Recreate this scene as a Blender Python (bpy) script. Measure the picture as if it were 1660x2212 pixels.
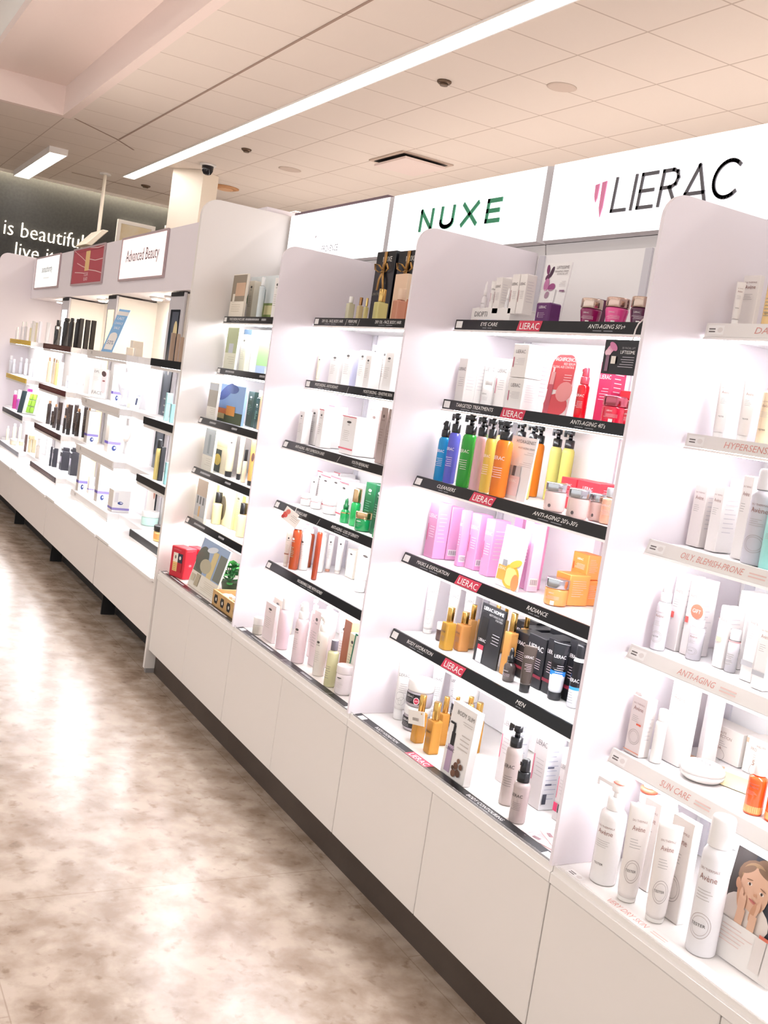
import bpy, math, random
from mathutils import Vector, Matrix
random.seed(7)
for o in list(bpy.data.objects): bpy.data.objects.remove(o)
SC = bpy.context.scene
COL = SC.collection
# ------------------------------------------------------------------ camera
cam = bpy.data.cameras.new('camera'); camo = bpy.data.objects.new('camera', cam); COL.objects.link(camo)
cam.sensor_fit = 'VERTICAL'; cam.sensor_height = 36.0; cam.lens = 2278.8254 / 2212 * 36.0
cam.clip_start = .05; cam.clip_end = 80
yaw, pitch, roll = 1.0579, -0.1075, 0.1493
_f = Vector((-math.sin(yaw)*math.cos(pitch), math.cos(yaw)*math.cos(pitch), math.sin(pitch)))
_r = Vector((math.cos(yaw), math.sin(yaw), 0)); _u = _r.cross(_f)
_r2 = math.cos(roll)*_r + math.sin(roll)*_u; _u2 = -math.sin(roll)*_r + math.cos(roll)*_u
M = Matrix((( _r2.x, _u2.x, -_f.x, 3.3725), (_r2.y, _u2.y, -_f.y, -1.3705), (_r2.z, _u2.z, -_f.z, 1.3152), (0, 0, 0, 1)))
camo.matrix_world = M
SC.camera = camo
# ------------------------------------------------------------------ light and exposure
SC.view_settings.view_transform = 'Standard'; SC.view_settings.look = 'None'
SC.view_settings.gamma = 1.0; SC.view_settings.use_curve_mapping = False
SC.view_settings.exposure = 0.75
WORLD = .8          # store light coming in from the rest of the shop
LED = 24.0            # strips under the shelves
SIGN = .72            # backlit signs
CEIL = 9.0            # recessed ceiling line
AISLE_FILL = 3.6           # unseen fill light lines added over the aisle behind the camera
COVE = 45.0
UP_FILL = 11.0            # unseen up-light strips added to brighten the ceiling
SPOT = 220.0
w = bpy.data.worlds.new('world'); SC.world = w; w.use_nodes = True
w.node_tree.nodes['Background'].inputs[0].default_value = (1.0, .975, .955, 1)
w.node_tree.nodes['Background'].inputs[1].default_value = WORLD
SC.cycles.max_bounces = 8; SC.cycles.diffuse_bounces = 4; SC.cycles.glossy_bounces = 3; SC.cycles.transmission_bounces = 6
SC.cycles.transparent_max_bounces = 8
SC.cycles.sample_clamp_indirect = 6.0
SC.cycles.caustics_reflective = False; SC.cycles.caustics_refractive = False
SC.cycles.use_denoising = True
# ------------------------------------------------------------------ materials
def lin(h):
    h = h.lstrip('#'); v = [int(h[i:i+2], 16)/255 for i in (0, 2, 4)]
    return tuple((c/12.92 if c <= .04045 else ((c+.055)/1.055)**2.4) for c in v) + (1,)
_MC = {}
def mat(col, rough=.45, metal=0., trans=0., emit=0., spec=.5, coat=0., alpha=1.):
    k = (col, rough, metal, trans, emit, spec, coat, alpha)
    if k in _MC: return _MC[k]
    m = bpy.data.materials.new('m_%s_%d' % (col.lstrip('#'), len(_MC))); m.use_nodes = True
    b = m.node_tree.nodes['Principled BSDF']
    b.inputs['Base Color'].default_value = lin(col); b.inputs['Roughness'].default_value = rough
    b.inputs['Metallic'].default_value = metal; b.inputs['Transmission Weight'].default_value = trans
    b.inputs['Specular IOR Level'].default_value = spec; b.inputs['Coat Weight'].default_value = coat
    b.inputs['Alpha'].default_value = alpha
    if trans: b.inputs['IOR'].default_value = 1.25
    if emit:
        b.inputs['Emission Color'].default_value = lin(col); b.inputs['Emission Strength'].default_value = emit
    _MC[k] = m; return m
def node_mat(name): 
    m = bpy.data.materials.new(name); m.use_nodes = True; nt = m.node_tree
    return m, nt, nt.nodes['Principled BSDF'], nt.nodes.new, nt.links.new
def mk_floor():
    m, nt, b, N, L = node_mat('floor_vinyl')
    tc = N('ShaderNodeTexCoord'); mp = N('ShaderNodeMapping'); L(tc.outputs['Object'], mp.inputs[0])
    n1 = N('ShaderNodeTexNoise'); n1.inputs['Scale'].default_value = 9; n1.inputs['Detail'].default_value = 6; n1.inputs['Roughness'].default_value = .55; n1.inputs['Distortion'].default_value = .15
    n2 = N('ShaderNodeTexNoise'); n2.inputs['Scale'].default_value = 1.6; n2.inputs['Detail'].default_value = 4
    n3 = N('ShaderNodeTexNoise'); n3.inputs['Scale'].default_value = 26; n3.inputs['Detail'].default_value = 6; n3.inputs['Distortion'].default_value = .2
    for n in (n1, n2, n3): L(mp.outputs[0], n.inputs['Vector'])
    r1 = N('ShaderNodeValToRGB'); e = r1.color_ramp.elements
    e[0].position = .35; e[0].color = lin('#9f8d7d'); e[1].position = .63; e[1].color = lin('#c9bcae')
    x = e.new(.5); x.color = lin('#b7a899')
    L(n1.outputs['Fac'], r1.inputs[0])
    mx = N('ShaderNodeMix'); mx.data_type = 'RGBA'; mx.blend_type = 'MULTIPLY'; mx.inputs[0].default_value = .4
    r2 = N('ShaderNodeValToRGB'); e = r2.color_ramp.elements
    e[0].position = .38; e[0].color = lin('#dacdc3'); e[1].position = .62; e[1].color = (1, 1, 1, 1)
    L(n2.outputs['Fac'], r2.inputs[0]); L(r1.outputs[0], mx.inputs[6]); L(r2.outputs[0], mx.inputs[7])
    m2 = N('ShaderNodeMix'); m2.data_type = 'RGBA'; m2.blend_type = 'MULTIPLY'; m2.inputs[0].default_value = .5
    r3 = N('ShaderNodeValToRGB'); e = r3.color_ramp.elements
    e[0].position = .3; e[0].color = lin('#ae9a8c'); e[1].position = .42; e[1].color = (1, 1, 1, 1)
    L(n3.outputs['Fac'], r3.inputs[0]); L(mx.outputs[2], m2.inputs[6]); L(r3.outputs[0], m2.inputs[7])
    br = N('ShaderNodeTexBrick'); br.offset = .5; br.inputs['Color1'].default_value = (1, 1, 1, 1); br.inputs['Color2'].default_value = (.97, .965, .96, 1)
    br.inputs['Mortar'].default_value = (.72, .68, .65, 1); br.inputs['Scale'].default_value = 1; br.inputs['Mortar Size'].default_value = .0016
    br.inputs['Brick Width'].default_value = .92; br.inputs['Row Height'].default_value = .92
    L(mp.outputs[0], br.inputs['Vector'])
    m3 = N('ShaderNodeMix'); m3.data_type = 'RGBA'; m3.blend_type = 'MULTIPLY'; m3.inputs[0].default_value = .8
    L(m2.outputs[2], m3.inputs[6]); L(br.outputs[0], m3.inputs[7])
    L(m3.outputs[2], b.inputs['Base Color'])
    b.inputs['Roughness'].default_value = .22; b.inputs['Specular IOR Level'].default_value = .5
    bp = N('ShaderNodeBump'); bp.inputs['Strength'].default_value = .05; bp.inputs['Distance'].default_value = .02
    n4 = N('ShaderNodeTexNoise'); n4.inputs['Scale'].default_value = 6; L(mp.outputs[0], n4.inputs['Vector'])
    L(n4.outputs['Fac'], bp.inputs['Height']); L(bp.outputs[0], b.inputs['Normal'])
    return m
def mk_ceiling():
    m, nt, b, N, L = node_mat('ceiling_tile')
    tc = N('ShaderNodeTexCoord'); mp = N('ShaderNodeMapping'); L(tc.outputs['Object'], mp.inputs[0])
    mp.inputs['Location'].default_value = (-.43, -1.24-.002, 0)
    br = N('ShaderNodeTexBrick'); br.offset = 0; br.squash = 1
    for k, c in (('Color1', '#e8ddd4'), ('Color2', '#e6dbd2'), ('Mortar', '#c6b6ab')): br.inputs[k].default_value = lin(c)
    br.inputs['Scale'].default_value = 1; br.inputs['Mortar Size'].default_value = .007; br.inputs['Mortar Smooth'].default_value = .3
    br.inputs['Brick Width'].default_value = .61; br.inputs['Row Height'].default_value = .635
    L(mp.outputs[0], br.inputs['Vector']); L(br.outputs[0], b.inputs['Base Color'])
    n = N('ShaderNodeTexNoise'); n.inputs['Scale'].default_value = 240; L(tc.outputs['Object'], n.inputs['Vector'])
    bp = N('ShaderNodeBump'); bp.inputs['Strength'].default_value = .08; bp.inputs['Distance'].default_value = .002
    L(n.outputs['Fac'], bp.inputs['Height']); L(bp.outputs[0], b.inputs['Normal'])
    b.inputs['Roughness'].default_value = .9
    return m
def mk_frost(name, col, tr=.45):
    m, nt, b, N, L = node_mat(name)
    b.inputs['Base Color'].default_value = lin(col); b.inputs['Roughness'].default_value = .35
    t = N('ShaderNodeBsdfTranslucent'); t.inputs['Color'].default_value = lin(col)
    mx = N('ShaderNodeMixShader'); mx.inputs[0].default_value = tr
    L(b.outputs[0], mx.inputs[1]); L(t.outputs[0], mx.inputs[2]); L(mx.outputs[0], nt.nodes['Material Output'].inputs['Surface'])
    return m
def mk_clear(name, col='#ffffff', fac=.86):
    m, nt, b, N, L = node_mat(name)
    t = N('ShaderNodeBsdfTransparent'); t.inputs['Color'].default_value = lin(col)
    b.inputs['Base Color'].default_value = lin(col); b.inputs['Roughness'].default_value = .08
    mx = N('ShaderNodeMixShader'); mx.inputs[0].default_value = fac
    L(b.outputs[0], mx.inputs[1]); L(t.outputs[0], mx.inputs[2]); L(mx.outputs[0], nt.nodes['Material Output'].inputs['Surface'])
    return m
def mk_speckle(name, c1, c2, scale=60, rough=.5):
    m, nt, b, N, L = node_mat(name)
    tc = N('ShaderNodeTexCoord'); n = N('ShaderNodeTexNoise'); n.inputs['Scale'].default_value = scale; n.inputs['Detail'].default_value = 4
    L(tc.outputs['Object'], n.inputs['Vector'])
    r = N('ShaderNodeValToRGB'); e = r.color_ramp.elements; e[0].position = .35; e[0].color = lin(c1); e[1].position = .65; e[1].color = lin(c2)
    L(n.outputs['Fac'], r.inputs[0]); L(r.outputs[0], b.inputs['Base Color']); b.inputs['Roughness'].default_value = rough
    return m
WHITE = mat('#f1edea', .35); LAM = mat('#e9e4e0', .38); PANEL = mat('#f6f4f5', .5)
FLOORM = mk_floor(); CEILM = mk_ceiling(); FIN = mk_frost('frosted_acrylic', '#f8f3f7', .3)
CLEAR = mk_clear('clear_acrylic'); KICK = mk_speckle('kick_brown', '#40352f', '#4d423b', 3, .5)
DARKWALL = mk_speckle('charcoal_wall', '#333332', '#3a3a38', 30, .8)
BLACK = mat('#0c0e13', .3, spec=.35); BLACKSOFT = mat('#17181b', .45); GREY = mat('#b9b4b6', .5)
BOARD = mat('#f4f2f3', .4)
WOOD = mk_speckle('light_wood', '#c49a63', '#d3ac76', 25, .6)
def glow(col, s): return mat(col, .5, 0, 0, s)
# ------------------------------------------------------------------ mesh helpers
class MB:
    def __init__(s): s.v = []; s.f = []; s.m = []; s.mats = []; s.sm = []
    def mi(s, m):
        if m not in s.mats: s.mats.append(m)
        return s.mats.index(m)
    def add(s, vs, fs, m, smooth=False):
        o = len(s.v); s.v += [tuple(v) for v in vs]; k = s.mi(m)
        for f in fs: s.f.append([i+o for i in f]); s.m.append(k); s.sm.append(smooth)
        return s
    def box(s, x0, x1, y0, y1, z0, z1, m, bev=0.):
        if bev <= 0:
            vs = [(x0,y0,z0),(x1,y0,z0),(x1,y1,z0),(x0,y1,z0),(x0,y0,z1),(x1,y0,z1),(x1,y1,z1),(x0,y1,z1)]
            return s.add(vs, [(0,3,2,1),(4,5,6,7),(0,1,5,4),(1,2,6,5),(2,3,7,6),(3,0,4,7)], m)
        b = min(bev, (x1-x0)/3, (y1-y0)/3, (z1-z0)/3)
        P = lambda bx, by: [(x0+bx,y0+by),(x1-bx,y0+by),(x1-bx,y1-by),(x0+bx,y1-by)]
        ring = []
        for z, i in ((z0, b), (z0+b, 0), (z1-b, 0), (z1, b)):
            c = b if i == 0 else b
            if i: pts = [(x0+b,y0+b),(x0+b,y0+b),(x1-b,y0+b),(x1-b,y0+b),(x1-b,y1-b),(x1-b,y1-b),(x0+b,y1-b),(x0+b,y1-b)]
            else: pts = [(x0,y0+b),(x0+b,y0),(x1-b,y0),(x1,y0+b),(x1,y1-b),(x1-b,y1),(x0+b,y1),(x0,y1-b)]
            ring.append([(a, c2, z) for a, c2 in pts])
        vs = sum(ring, []); fs = []
        for k in range(3):
            for j in range(8): fs.append((k*8+j, k*8+(j+1) % 8, k*8+8+(j+1) % 8, k*8+8+j))
        fs.append(tuple(range(7, -1, -1))); fs.append(tuple(range(24, 32)))
        return s.add(vs, fs, m)
    def lathe(s, prof, m, n=28, p=2., sx=1., sy=1., cx=0., cy=0., capb=True, capt=True, smooth=True):
        vs = []
        for r, z in prof:
            for k in range(n):
                a = 2*math.pi*k/n; c, q = math.cos(a), math.sin(a)
                d = (abs(c)**p+abs(q)**p)**(-1/p) if p != 2 else 1
                vs.append((cx+r*sx*d*c, cy+r*sy*d*q, z))
        fs = [(i*n+k, i*n+(k+1) % n, (i+1)*n+(k+1) % n, (i+1)*n+k) for i in range(len(prof)-1) for k in range(n)]
        s.add(vs, fs, m, smooth)
        o = len(s.v)-len(vs); k = s.mi(m)
        if capb: s.f.append([o+i for i in range(n-1, -1, -1)]); s.m.append(k); s.sm.append(False)
        if capt: s.f.append([o+(len(prof)-1)*n+i for i in range(n)]); s.m.append(k); s.sm.append(False)
        return s
    def prism(s, pts, y0, y1, m):            # polygon in x,z extruded along y
        n = len(pts); vs = [(x, y0, z) for x, z in pts]+[(x, y1, z) for x, z in pts]
        return s.add(vs, [tuple(range(n)), tuple(range(2*n-1, n-1, -1))]+[((i+1) % n, i, n+i, n+(i+1) % n) for i in range(n)], m)
    def prism_x(s, pts, x0, x1, m):          # polygon in y,z extruded along x
        n = len(pts); vs = [(x0, y, z) for y, z in pts]+[(x1, y, z) for y, z in pts]
        return s.add(vs, [tuple(range(n-1, -1, -1)), tuple(range(n, 2*n))]+[(i, (i+1) % n, n+(i+1) % n, n+i) for i in range(n)], m)
    def tube(s, pts, r, m, n=8):
        rings = []
        for i, p in enumerate(pts):
            p = Vector(p); d = (Vector(pts[min(i+1, len(pts)-1)])-Vector(pts[max(i-1, 0)])).normalized()
            a = d.cross(Vector((0, 0, 1))); a = a.normalized() if a.length > 1e-4 else Vector((1, 0, 0)); b = d.cross(a)
            rings += [tuple(p+r*(math.cos(2*math.pi*k/n)*a+math.sin(2*math.pi*k/n)*b)) for k in range(n)]
        fs = [(i*n+k, i*n+(k+1) % n, (i+1)*n+(k+1) % n, (i+1)*n+k) for i in range(len(pts)-1) for k in range(n)]
        fs += [tuple(range(n)), tuple(range(len(rings)-1, len(rings)-n-1, -1))]
        return s.add(rings, fs, m, True)
    def xf(s, fn): s.v = [tuple(fn(v)) for v in s.v]; return s
    def build(s, name, parent=None, loc=(0, 0, 0)):
        me = bpy.data.meshes.new(name); me.from_pydata(s.v, [], s.f)
        for m in s.mats: me.materials.append(m)
        for i, p in enumerate(me.polygons): p.material_index = s.m[i]; p.use_smooth = s.sm[i]
        me.update()
        o = bpy.data.objects.new(name, me); COL.objects.link(o); o.location = loc
        if parent: o.parent = parent
        return o
def tag(o, label=None, cat=None, group=None, kind=None):
    if label: o['label'] = label
    if cat: o['category'] = cat
    if group: o['group'] = group
    if kind: o['kind'] = kind
    return o
def thing(name, label, cat, loc=(0, 0, 0), rz=0., group=None):
    o = bpy.data.objects.new(name, None); COL.objects.link(o); o.location = loc; o.rotation_euler = (0, 0, rz)
    o.empty_display_size = .02
    return tag(o, label, cat, group)
def struct(o): o['kind'] = 'structure'; return o
_TX = {}
def text_mesh(s, shear=0., off=0.):
    k = (s, shear, off)
    if k in _TX: return _TX[k]
    c = bpy.data.curves.new('t', 'FONT'); c.body = s; c.size = 1; c.resolution_u = 2; c.shear = shear; c.offset = off
    o = bpy.data.objects.new('t', c); COL.objects.link(o)
    me = bpy.data.meshes.new_from_object(o.evaluated_get(bpy.context.evaluated_depsgraph_get()))
    vs = [(v.co.x, v.co.y) for v in me.vertices]; fs = [tuple(p.vertices) for p in me.polygons]
    bpy.data.objects.remove(o); bpy.data.curves.remove(c); bpy.data.meshes.remove(me)
    if vs:
        x0 = min(v[0] for v in vs); vs = [(a-x0, b) for a, b in vs]; W = max(v[0] for v in vs)
    else: W = 1
    _TX[k] = (vs, fs, W); return _TX[k]
STROKE = {  # thin capital letters as centre lines on a unit-high cell
 'L': (.55, [[(0, 1), (0, 0), (.55, 0)]]), 'I': (.0, [[(0, 0), (0, 1)]]),
 'E': (.56, [[(.56, 1), (0, 1), (0, 0), (.56, 0)], [(0, .5), (.5, .5)]]),
 'R': (.6, [[(0, 0), (0, 1), (.36, 1), (.52, .93), (.58, .76), (.52, .58), (.36, .5), (0, .5)], [(.3, .5), (.62, 0)]]),
 'A': (.82, [[(0, 0), (.44, 1), (.82, 0)], [(.1, .22), (.74, .22)]]),
 'C': (.84, [[(.84*.5+.46*math.cos(math.radians(a)), .5+.5*math.sin(math.radians(a))) for a in range(48, 316, 12)]]),
 'N': (.62, [[(0, 0), (0, 1), (.62, 0), (.62, 1)]]), 'X': (.68, [[(0, 0), (.68, 1)], [(0, 1), (.68, 0)]]),
 'U': (.62, [[(0, 1), (0, .3)]+[(.31-.31*math.cos(math.radians(a)), .3-.3*math.sin(math.radians(a))) for a in range(15, 180, 15)]+[(.62, .3), (.62, 1)]]),
}
def stroke_word(mb, word, x0, z0, width, h, th, m, y, dep=.004, gap=.3, shear=0.):
    tot = sum(STROKE[c][0] for c in word)+gap*(len(word)-1); sx = width/tot; x = x0
    for c in word:
        cw, lines = STROKE[c]
        for ln in lines:
            pts = [(x+px*sx+shear*pz*h, z0+pz*h) for px, pz in ln]
            for (ax, az), (bx, bz) in zip(pts, pts[1:]):
                d = math.hypot(bx-ax, bz-az) or 1e-6; ux, uz = (bx-ax)/d*th/2, (bz-az)/d*th/2
                q = [(ax-ux+uz, az-uz-ux), (bx+ux+uz, bz+uz-ux), (bx+ux-uz, bz+uz+ux), (ax-ux-uz, az-uz+ux)]
                mb.prism(q, y-dep, y, m)
        x += (cw+gap)*sx
# printed art on a face: items placed in u (0..1 across), v (0..1 up)
INK = {}
def ink(c):
    return mat(c, .5)
def firm(c):
    v = [int(c[i:i+2], 16) for i in (1, 3, 5)]; m = sum(v)/3
    return '#%02x%02x%02x' % tuple(int(x*.74) for x in v) if 120 < m < 226 else c
def art_mesh(items, wd, ht, place, mb=None, seg=1):
    mb = mb or MB(); lay = 0
    def put(poly, col):
        nonlocal lay
        lay += 1
        mb.add([place(x, z, lay) for x, z in poly], [tuple(range(len(poly)))], ink(col))
    def rect(u0, v0, u1, v1, col):
        nonlocal lay
        lay += 1
        n = max(1, int(seg*abs(u1-u0)+.999)) if seg > 1 else 1
        vs = []; fs = []
        for i in range(n+1):
            u = u0+(u1-u0)*i/n
            vs += [place((u-.5)*wd, v0*ht, lay), place((u-.5)*wd, v1*ht, lay)]
        for i in range(n): fs.append((2*i, 2*i+2, 2*i+3, 2*i+1))
        mb.add(vs, fs, ink(col))
    for it in items:
        k = it[0]
        if k in ('t', 'o'): it = [firm(q) if isinstance(q, str) and q.startswith('#') else q for q in it]
        if k == 'r': rect(*it[1:6])
        elif k == 'rr':
            _, u0, v0, u1, v1, col = it; pts = [((u0-.5)*wd, v0*ht), ((u1-.5)*wd, v0*ht)]
            R = (u1-u0)*wd*.32
            for a in range(0, 181, 15):
                ca, sa = math.cos(math.radians(a)), math.sin(math.radians(a))
                X = ((u1-.5)*wd-R if a <= 90 else (u0-.5)*wd+R)+R*ca; pts.append((X, v1*ht-R+R*sa))
            put(pts, col)
        elif k == 'e':
            _, u, v, ru, rv, col = it[:6]; an = math.radians(it[6]) if len(it) > 6 else 0
            pts = []
            for a in range(0, 360, 20):
                x, z = ru*wd*math.cos(math.radians(a)), rv*ht*math.sin(math.radians(a))
                pts.append(((u-.5)*wd+x*math.cos(an)-z*math.sin(an), v*ht+x*math.sin(an)+z*math.cos(an)))
            put(pts, col)
        elif k == 'o':                                     # thin ring
            _, u, v, ru, rv, col = it[:6]; lay += 1; vs = []; n = 28
            for a in range(n):
                c, q = math.cos(2*math.pi*a/n), math.sin(2*math.pi*a/n)
                for s_ in (1, .955): vs.append(place((u-.5)*wd+ru*wd*c*s_, v*ht+rv*ht*q*s_, lay))
            mb.add(vs, [(2*i, (2*i+2) % (2*n), (2*i+3) % (2*n), 2*i+1) for i in range(n)], ink(col))
        elif k == 't':
            _, s, u, v, hh, col, al = it[:7]; maxw = it[7] if len(it) > 7 else .92
            vs, fs, W = text_mesh(s); lay += 1
            sc = hh*ht/.72; sx = min(sc, maxw*wd/W); ox = (u-.5)*wd-(W*sx if al == 'R' else (W*sx/2 if al == 'C' else 0))
            mb.add([place(ox+x*sx, v*ht+z*sc*(.5+.5*sx/sc), lay) for x, z in vs], fs, ink(col))
        elif k == 'p':                                     # unreadably small print
            _, u0, u1, v, n, dv, col = it
            for i in range(n):
                a = u0+(u1-u0)*random.uniform(0, .35) if (u0+u1) > 1.05 else u0
                b = u1 if (u0+u1) > 1.05 else u1-(u1-u0)*random.uniform(0, .4)
                rect(a, v-i*dv, b, v-i*dv+dv*.2, col)
    return mb
def front(y=-.0006): return lambda x, z, l: (x, y-.00018*l, z)
# ------------------------------------------------------------------ structure
W = .914; CZ = 3.5
MB().box(-12.5, 9, -9, 10, -.1, 0, FLOORM).build('floor')['kind'] = 'structure'
c = MB()
for (x0, x1, y0, y1) in ((-11.56, 9, .66, 10), (-11.56, -7.5, -9, .66)): c.box(x0, x1, y0, y1, CZ, CZ+.12, CEILM)
struct(c.build('ceiling'))
PINK = mat('#f0e0da', .9); PALE = mat('#f3f1ed', .9)
c = MB(); c.box(-7.5, 9, .58, .66, CZ, 3.9, PINK); c.box(-7.5, -7.4, -9, .58, CZ, 4.4, PINK); c.box(-7.4, 9, -.145, .58, 3.77, 3.85, PINK)
c.box(-7.4, 9, -.145, -.06, 3.851, 4.4, PALE); c.box(-7.4, 9, -9, -.145, 4.4, 4.5, PALE)
struct(c.build('ceiling_recess'))
struct(MB().box(-11.85, -11.7, -9, 10, 0, CZ+.3, DARKWALL).build('wall_end'))
struct(MB().box(-12, 9, 10, 10.15, 0, CZ, mat('#e4dbd3', .8)).build('wall_rear'))
struct(MB().box(-11.575, -11.56, -9, 10, CZ-.035, CZ+.2, mat('#f4eee4', .7)).build('trim_1'))
# dark reveal joints in the ceiling
RV = mat('#a48d80', .9); r = MB()
r.box(-7.86, 9, 1.228, 1.246, CZ-.004, CZ-.001, RV)
for (ax, ay, bx, by) in ((-7.40, .69, -7.87, 1.21), (-7.87, 1.21, -8.21, 1.48)):
    d = Vector((bx-ax, by-ay, 0)).normalized(); n = Vector((-d.y, d.x, 0))*.009; z0, z1 = CZ-.004, CZ-.001
    q = [Vector((ax, ay, 0))-n, Vector((bx, by, 0))-n, Vector((bx, by, 0))+n, Vector((ax, ay, 0))+n]
    r.add([(p.x, p.y, z) for z in (z0, z1) for p in q], [(3, 2, 1, 0), (4, 5, 6, 7), (0, 1, 5, 4), (1, 2, 6, 5), (2, 3, 7, 6), (3, 0, 4, 7)], RV)
r.box(-10.62, -10.6, 1.34, 9, CZ-.004, CZ-.001, RV)
struct(r.build('trim_2'))
# turned square column
COLM = mat('#f0e6d6', .7); A = Vector((-8.69, 2.066)); B = Vector((-8.36, 2.316)); n = Vector((-(B-A).y, (B-A).x)).normalized()*.30
q = [A, B, B+n, A+n]
struct(MB().add([(p.x, p.y, z) for z in (0, CZ-.002) for p in q], [(3, 2, 1, 0), (4, 5, 6, 7), (0, 1, 5, 4), (1, 2, 6, 5), (2, 3, 7, 6), (3, 0, 4, 7)], COLM).build('column'))
# ------------------------------------------------------------------ ceiling fittings
def ceil_line(name, label, x0, x1, y0, y1, s, z=CZ, dep=.03):
    t = thing(name, label, 'ceiling light', ((x0+x1)/2, (y0+y1)/2, z)); hx, hy = (x1-x0)/2, (y1-y0)/2
    f = MB(); f.box(-hx-.012, hx+.012, -hy-.012, -hy, -dep, -.001, WHITE); f.box(-hx-.012, hx+.012, hy, hy+.012, -dep, -.001, WHITE)
    f.box(-hx-.012, -hx, -hy, hy, -dep, -.001, WHITE); f.box(hx, hx+.012, -hy, hy, -dep, -.001, WHITE); f.build('frame', t)
    MB().box(-hx, hx, -hy, hy, -dep+.006, -.002, glow('#fff6f2', s)).build('diffuser', t)
    return t
ceil_line('ceiling_light', 'long white ceiling light line running above the lit display bays', -9.98, 6.5, 1.83, 1.965, CEIL, dep=.012)
ceil_line('ceiling_light', 'short fluorescent ceiling light near the charcoal end wall', -11.5, -9.15, .80, .98, CEIL, dep=.07)
for y in (-2.6, -5.6):  # fill lights added out of view for more light on doors and floor
    ceil_line('ceiling_light', 'added unseen fill light line over the aisle, %s' % ('nearer the shelves' if y > -4 else 'further from the shelves'), -7.2, 6.5, y-.15, y+.15, AISLE_FILL, z=4.4, dep=.02)
def disc(name, label, cat, x, y, r, m, dep=.012, inner=None):
    t = thing(name, label, cat, (x, y, CZ))
    MB().lathe([(r*.8, -dep), (r, -dep*.5), (r, -.001)], m, 24).build('rim', t)
    if inner: MB().lathe([(r*.55, -dep*1.6), (r*.6, -dep*1.01)], inner, 20).build('centre', t)
    return t
CW = mat('#e3d5ca', .7); BZ = mat('#6e5a4a', .4, .6)
disc('sprinkler', 'small dark ceiling sprinkler above the green-letter sign', 'sprinkler', -3.17, 2.28, .05, BZ, .02, BZ)
disc('sprinkler', 'small ceiling sprinkler between the light line and the dome camera', 'sprinkler', -6.79, 2.22, .05, BZ, .02, BZ)
disc('sprinkler', 'small ceiling sprinkler beyond the light line, near the end wall', 'sprinkler', -10.3, 2.2, .06, BZ, .02, BZ)
disc('ceiling_speaker', 'round pale speaker flush in the ceiling tiles', 'speaker', -2.57, 2.83, .1, mat('#d3c2b6', .8), .006)
disc('ceiling_speaker', 'round pale speaker disc in the ceiling right of the column', 'speaker', -7.2, 2.86, .12, mat('#cdbcb0', .8), .006)
disc('downlight', 'round warm downlight on the ceiling beside the column', 'downlight', -9.1, 2.83, .17, mat('#c89468', .6), .02, mat('#e3b58c', .6))
t = thing('security_camera', 'black dome security camera on the ceiling beside the column', 'security camera', (-8.0, 2.24, CZ))
MB().lathe([(.085, -.02), (.09, -.001)], WHITE, 24).build('base_plate', t)
MB().lathe([(.015, -.115), (.04, -.105), (.06, -.07), (.064, -.0205)], mat('#191a1f', .15), 24).build('dome', t)
t = thing('ceiling_vent', 'square white ceiling air diffuser with a dark gap', 'vent', (-5.55, 3.38, CZ))
MB().box(-.33, .33, -.27, .27, -.012, -.001, mat('#c9b6a8', .8)).build('frame', t)
MB().box(-.29, .29, -.235, .235, -.014, -.0125, mat('#2b2522', .8)).build('opening', t)
MB().box(-.27, .33, -.235, .19, -.06, -.04, mat('#ead9d3', .7)).build('face_plate', t)
# hanging sign, wall words, pictures
t = thing('hanging_sign', 'cream slab sign hung on a pole before the charcoal wall', 'sign', (-10.1, 1.64, CZ))
MB().tube([(0, 0, -.001), (0, 0, -.74)], .022, mat('#e2d8c6', .6)).build('pole', t)
MB().lathe([(.07, -.02), (.07, -.001)], WHITE, 16).build('ceiling_cup', t)
s = MB().box(-.28, .28, -.045, .045, -.30, 0, mat('#e6dcc8', .6), .01); s.xf(lambda v: (v[0], v[1]*.9+(-v[2])*-.62+.02, v[2]*.72-.70)); s.build('panel', t)
def wall_word(word, y, z, h, lab):
    vs, fs, Wd = text_mesh(word, 0., -.014); sc = h/.72; o = MB(); m = glow('#fff5e4', .9); k = len(vs)
    P = [(-11.665, y+a*sc*.87, z+b*sc) for a, b in vs]
    o.add(P, fs, m); o.add([(-11.70, p[1], p[2]) for p in P], [tuple(reversed(f)) for f in fs], m)
    ed = {}
    for f in fs:
        for a, b in zip(f, f[1:]+f[:1]): ed[(a, b)] = 1
    o.add(P+[(-11.70, p[1], p[2]) for p in P], [(a, a+k, b+k, b) for (a, b) in ed if (b, a) not in ed], m)
    return tag(o.build('wall_lettering'), lab, 'wall lettering')
for full, y, z in (('is beautiful', .77, 2.69), ('live it', .94, 2.425)):
    a, b_ = full.split(); sc = .205/.72; off = (text_mesh(full)[2]-text_mesh(b_)[2])*sc*.87
    wall_word(a, y, z, .205, 'white raised word %s on the charcoal end wall' % a.upper()); wall_word(b_, y+off, z, .205, 'white raised word %s on the charcoal end wall' % b_.upper())
def picture(y0, y1, z0, z1, lab):
    t = thing('framed_picture', lab, 'picture', (-11.695, (y0+y1)/2, z0)); hw, h = (y1-y0)/2, z1-z0
    f = MB()
    for a in ((-hw, hw, 0, .05), (-hw, hw, h-.05, h), (-hw, -hw+.05, .05, h-.05), (hw-.05, hw, .05, h-.05)): f.box(0, .05, a[0], a[1], a[2], a[3], WHITE)
    f.build('frame', t)
    MB().box(.002, .02, -hw+.05, hw-.05, .05, h-.05, mk_speckle('art_paper', '#f3e2b8', '#f8efd9', 4, .6)).build('print', t)
picture(2.23, 2.76, 2.55, 3.19, 'white framed pale yellow picture on the charcoal wall')
picture(2.9, 3.45, 2.6, 3.24, 'second white frame on the charcoal wall, half hidden by the column')
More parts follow.
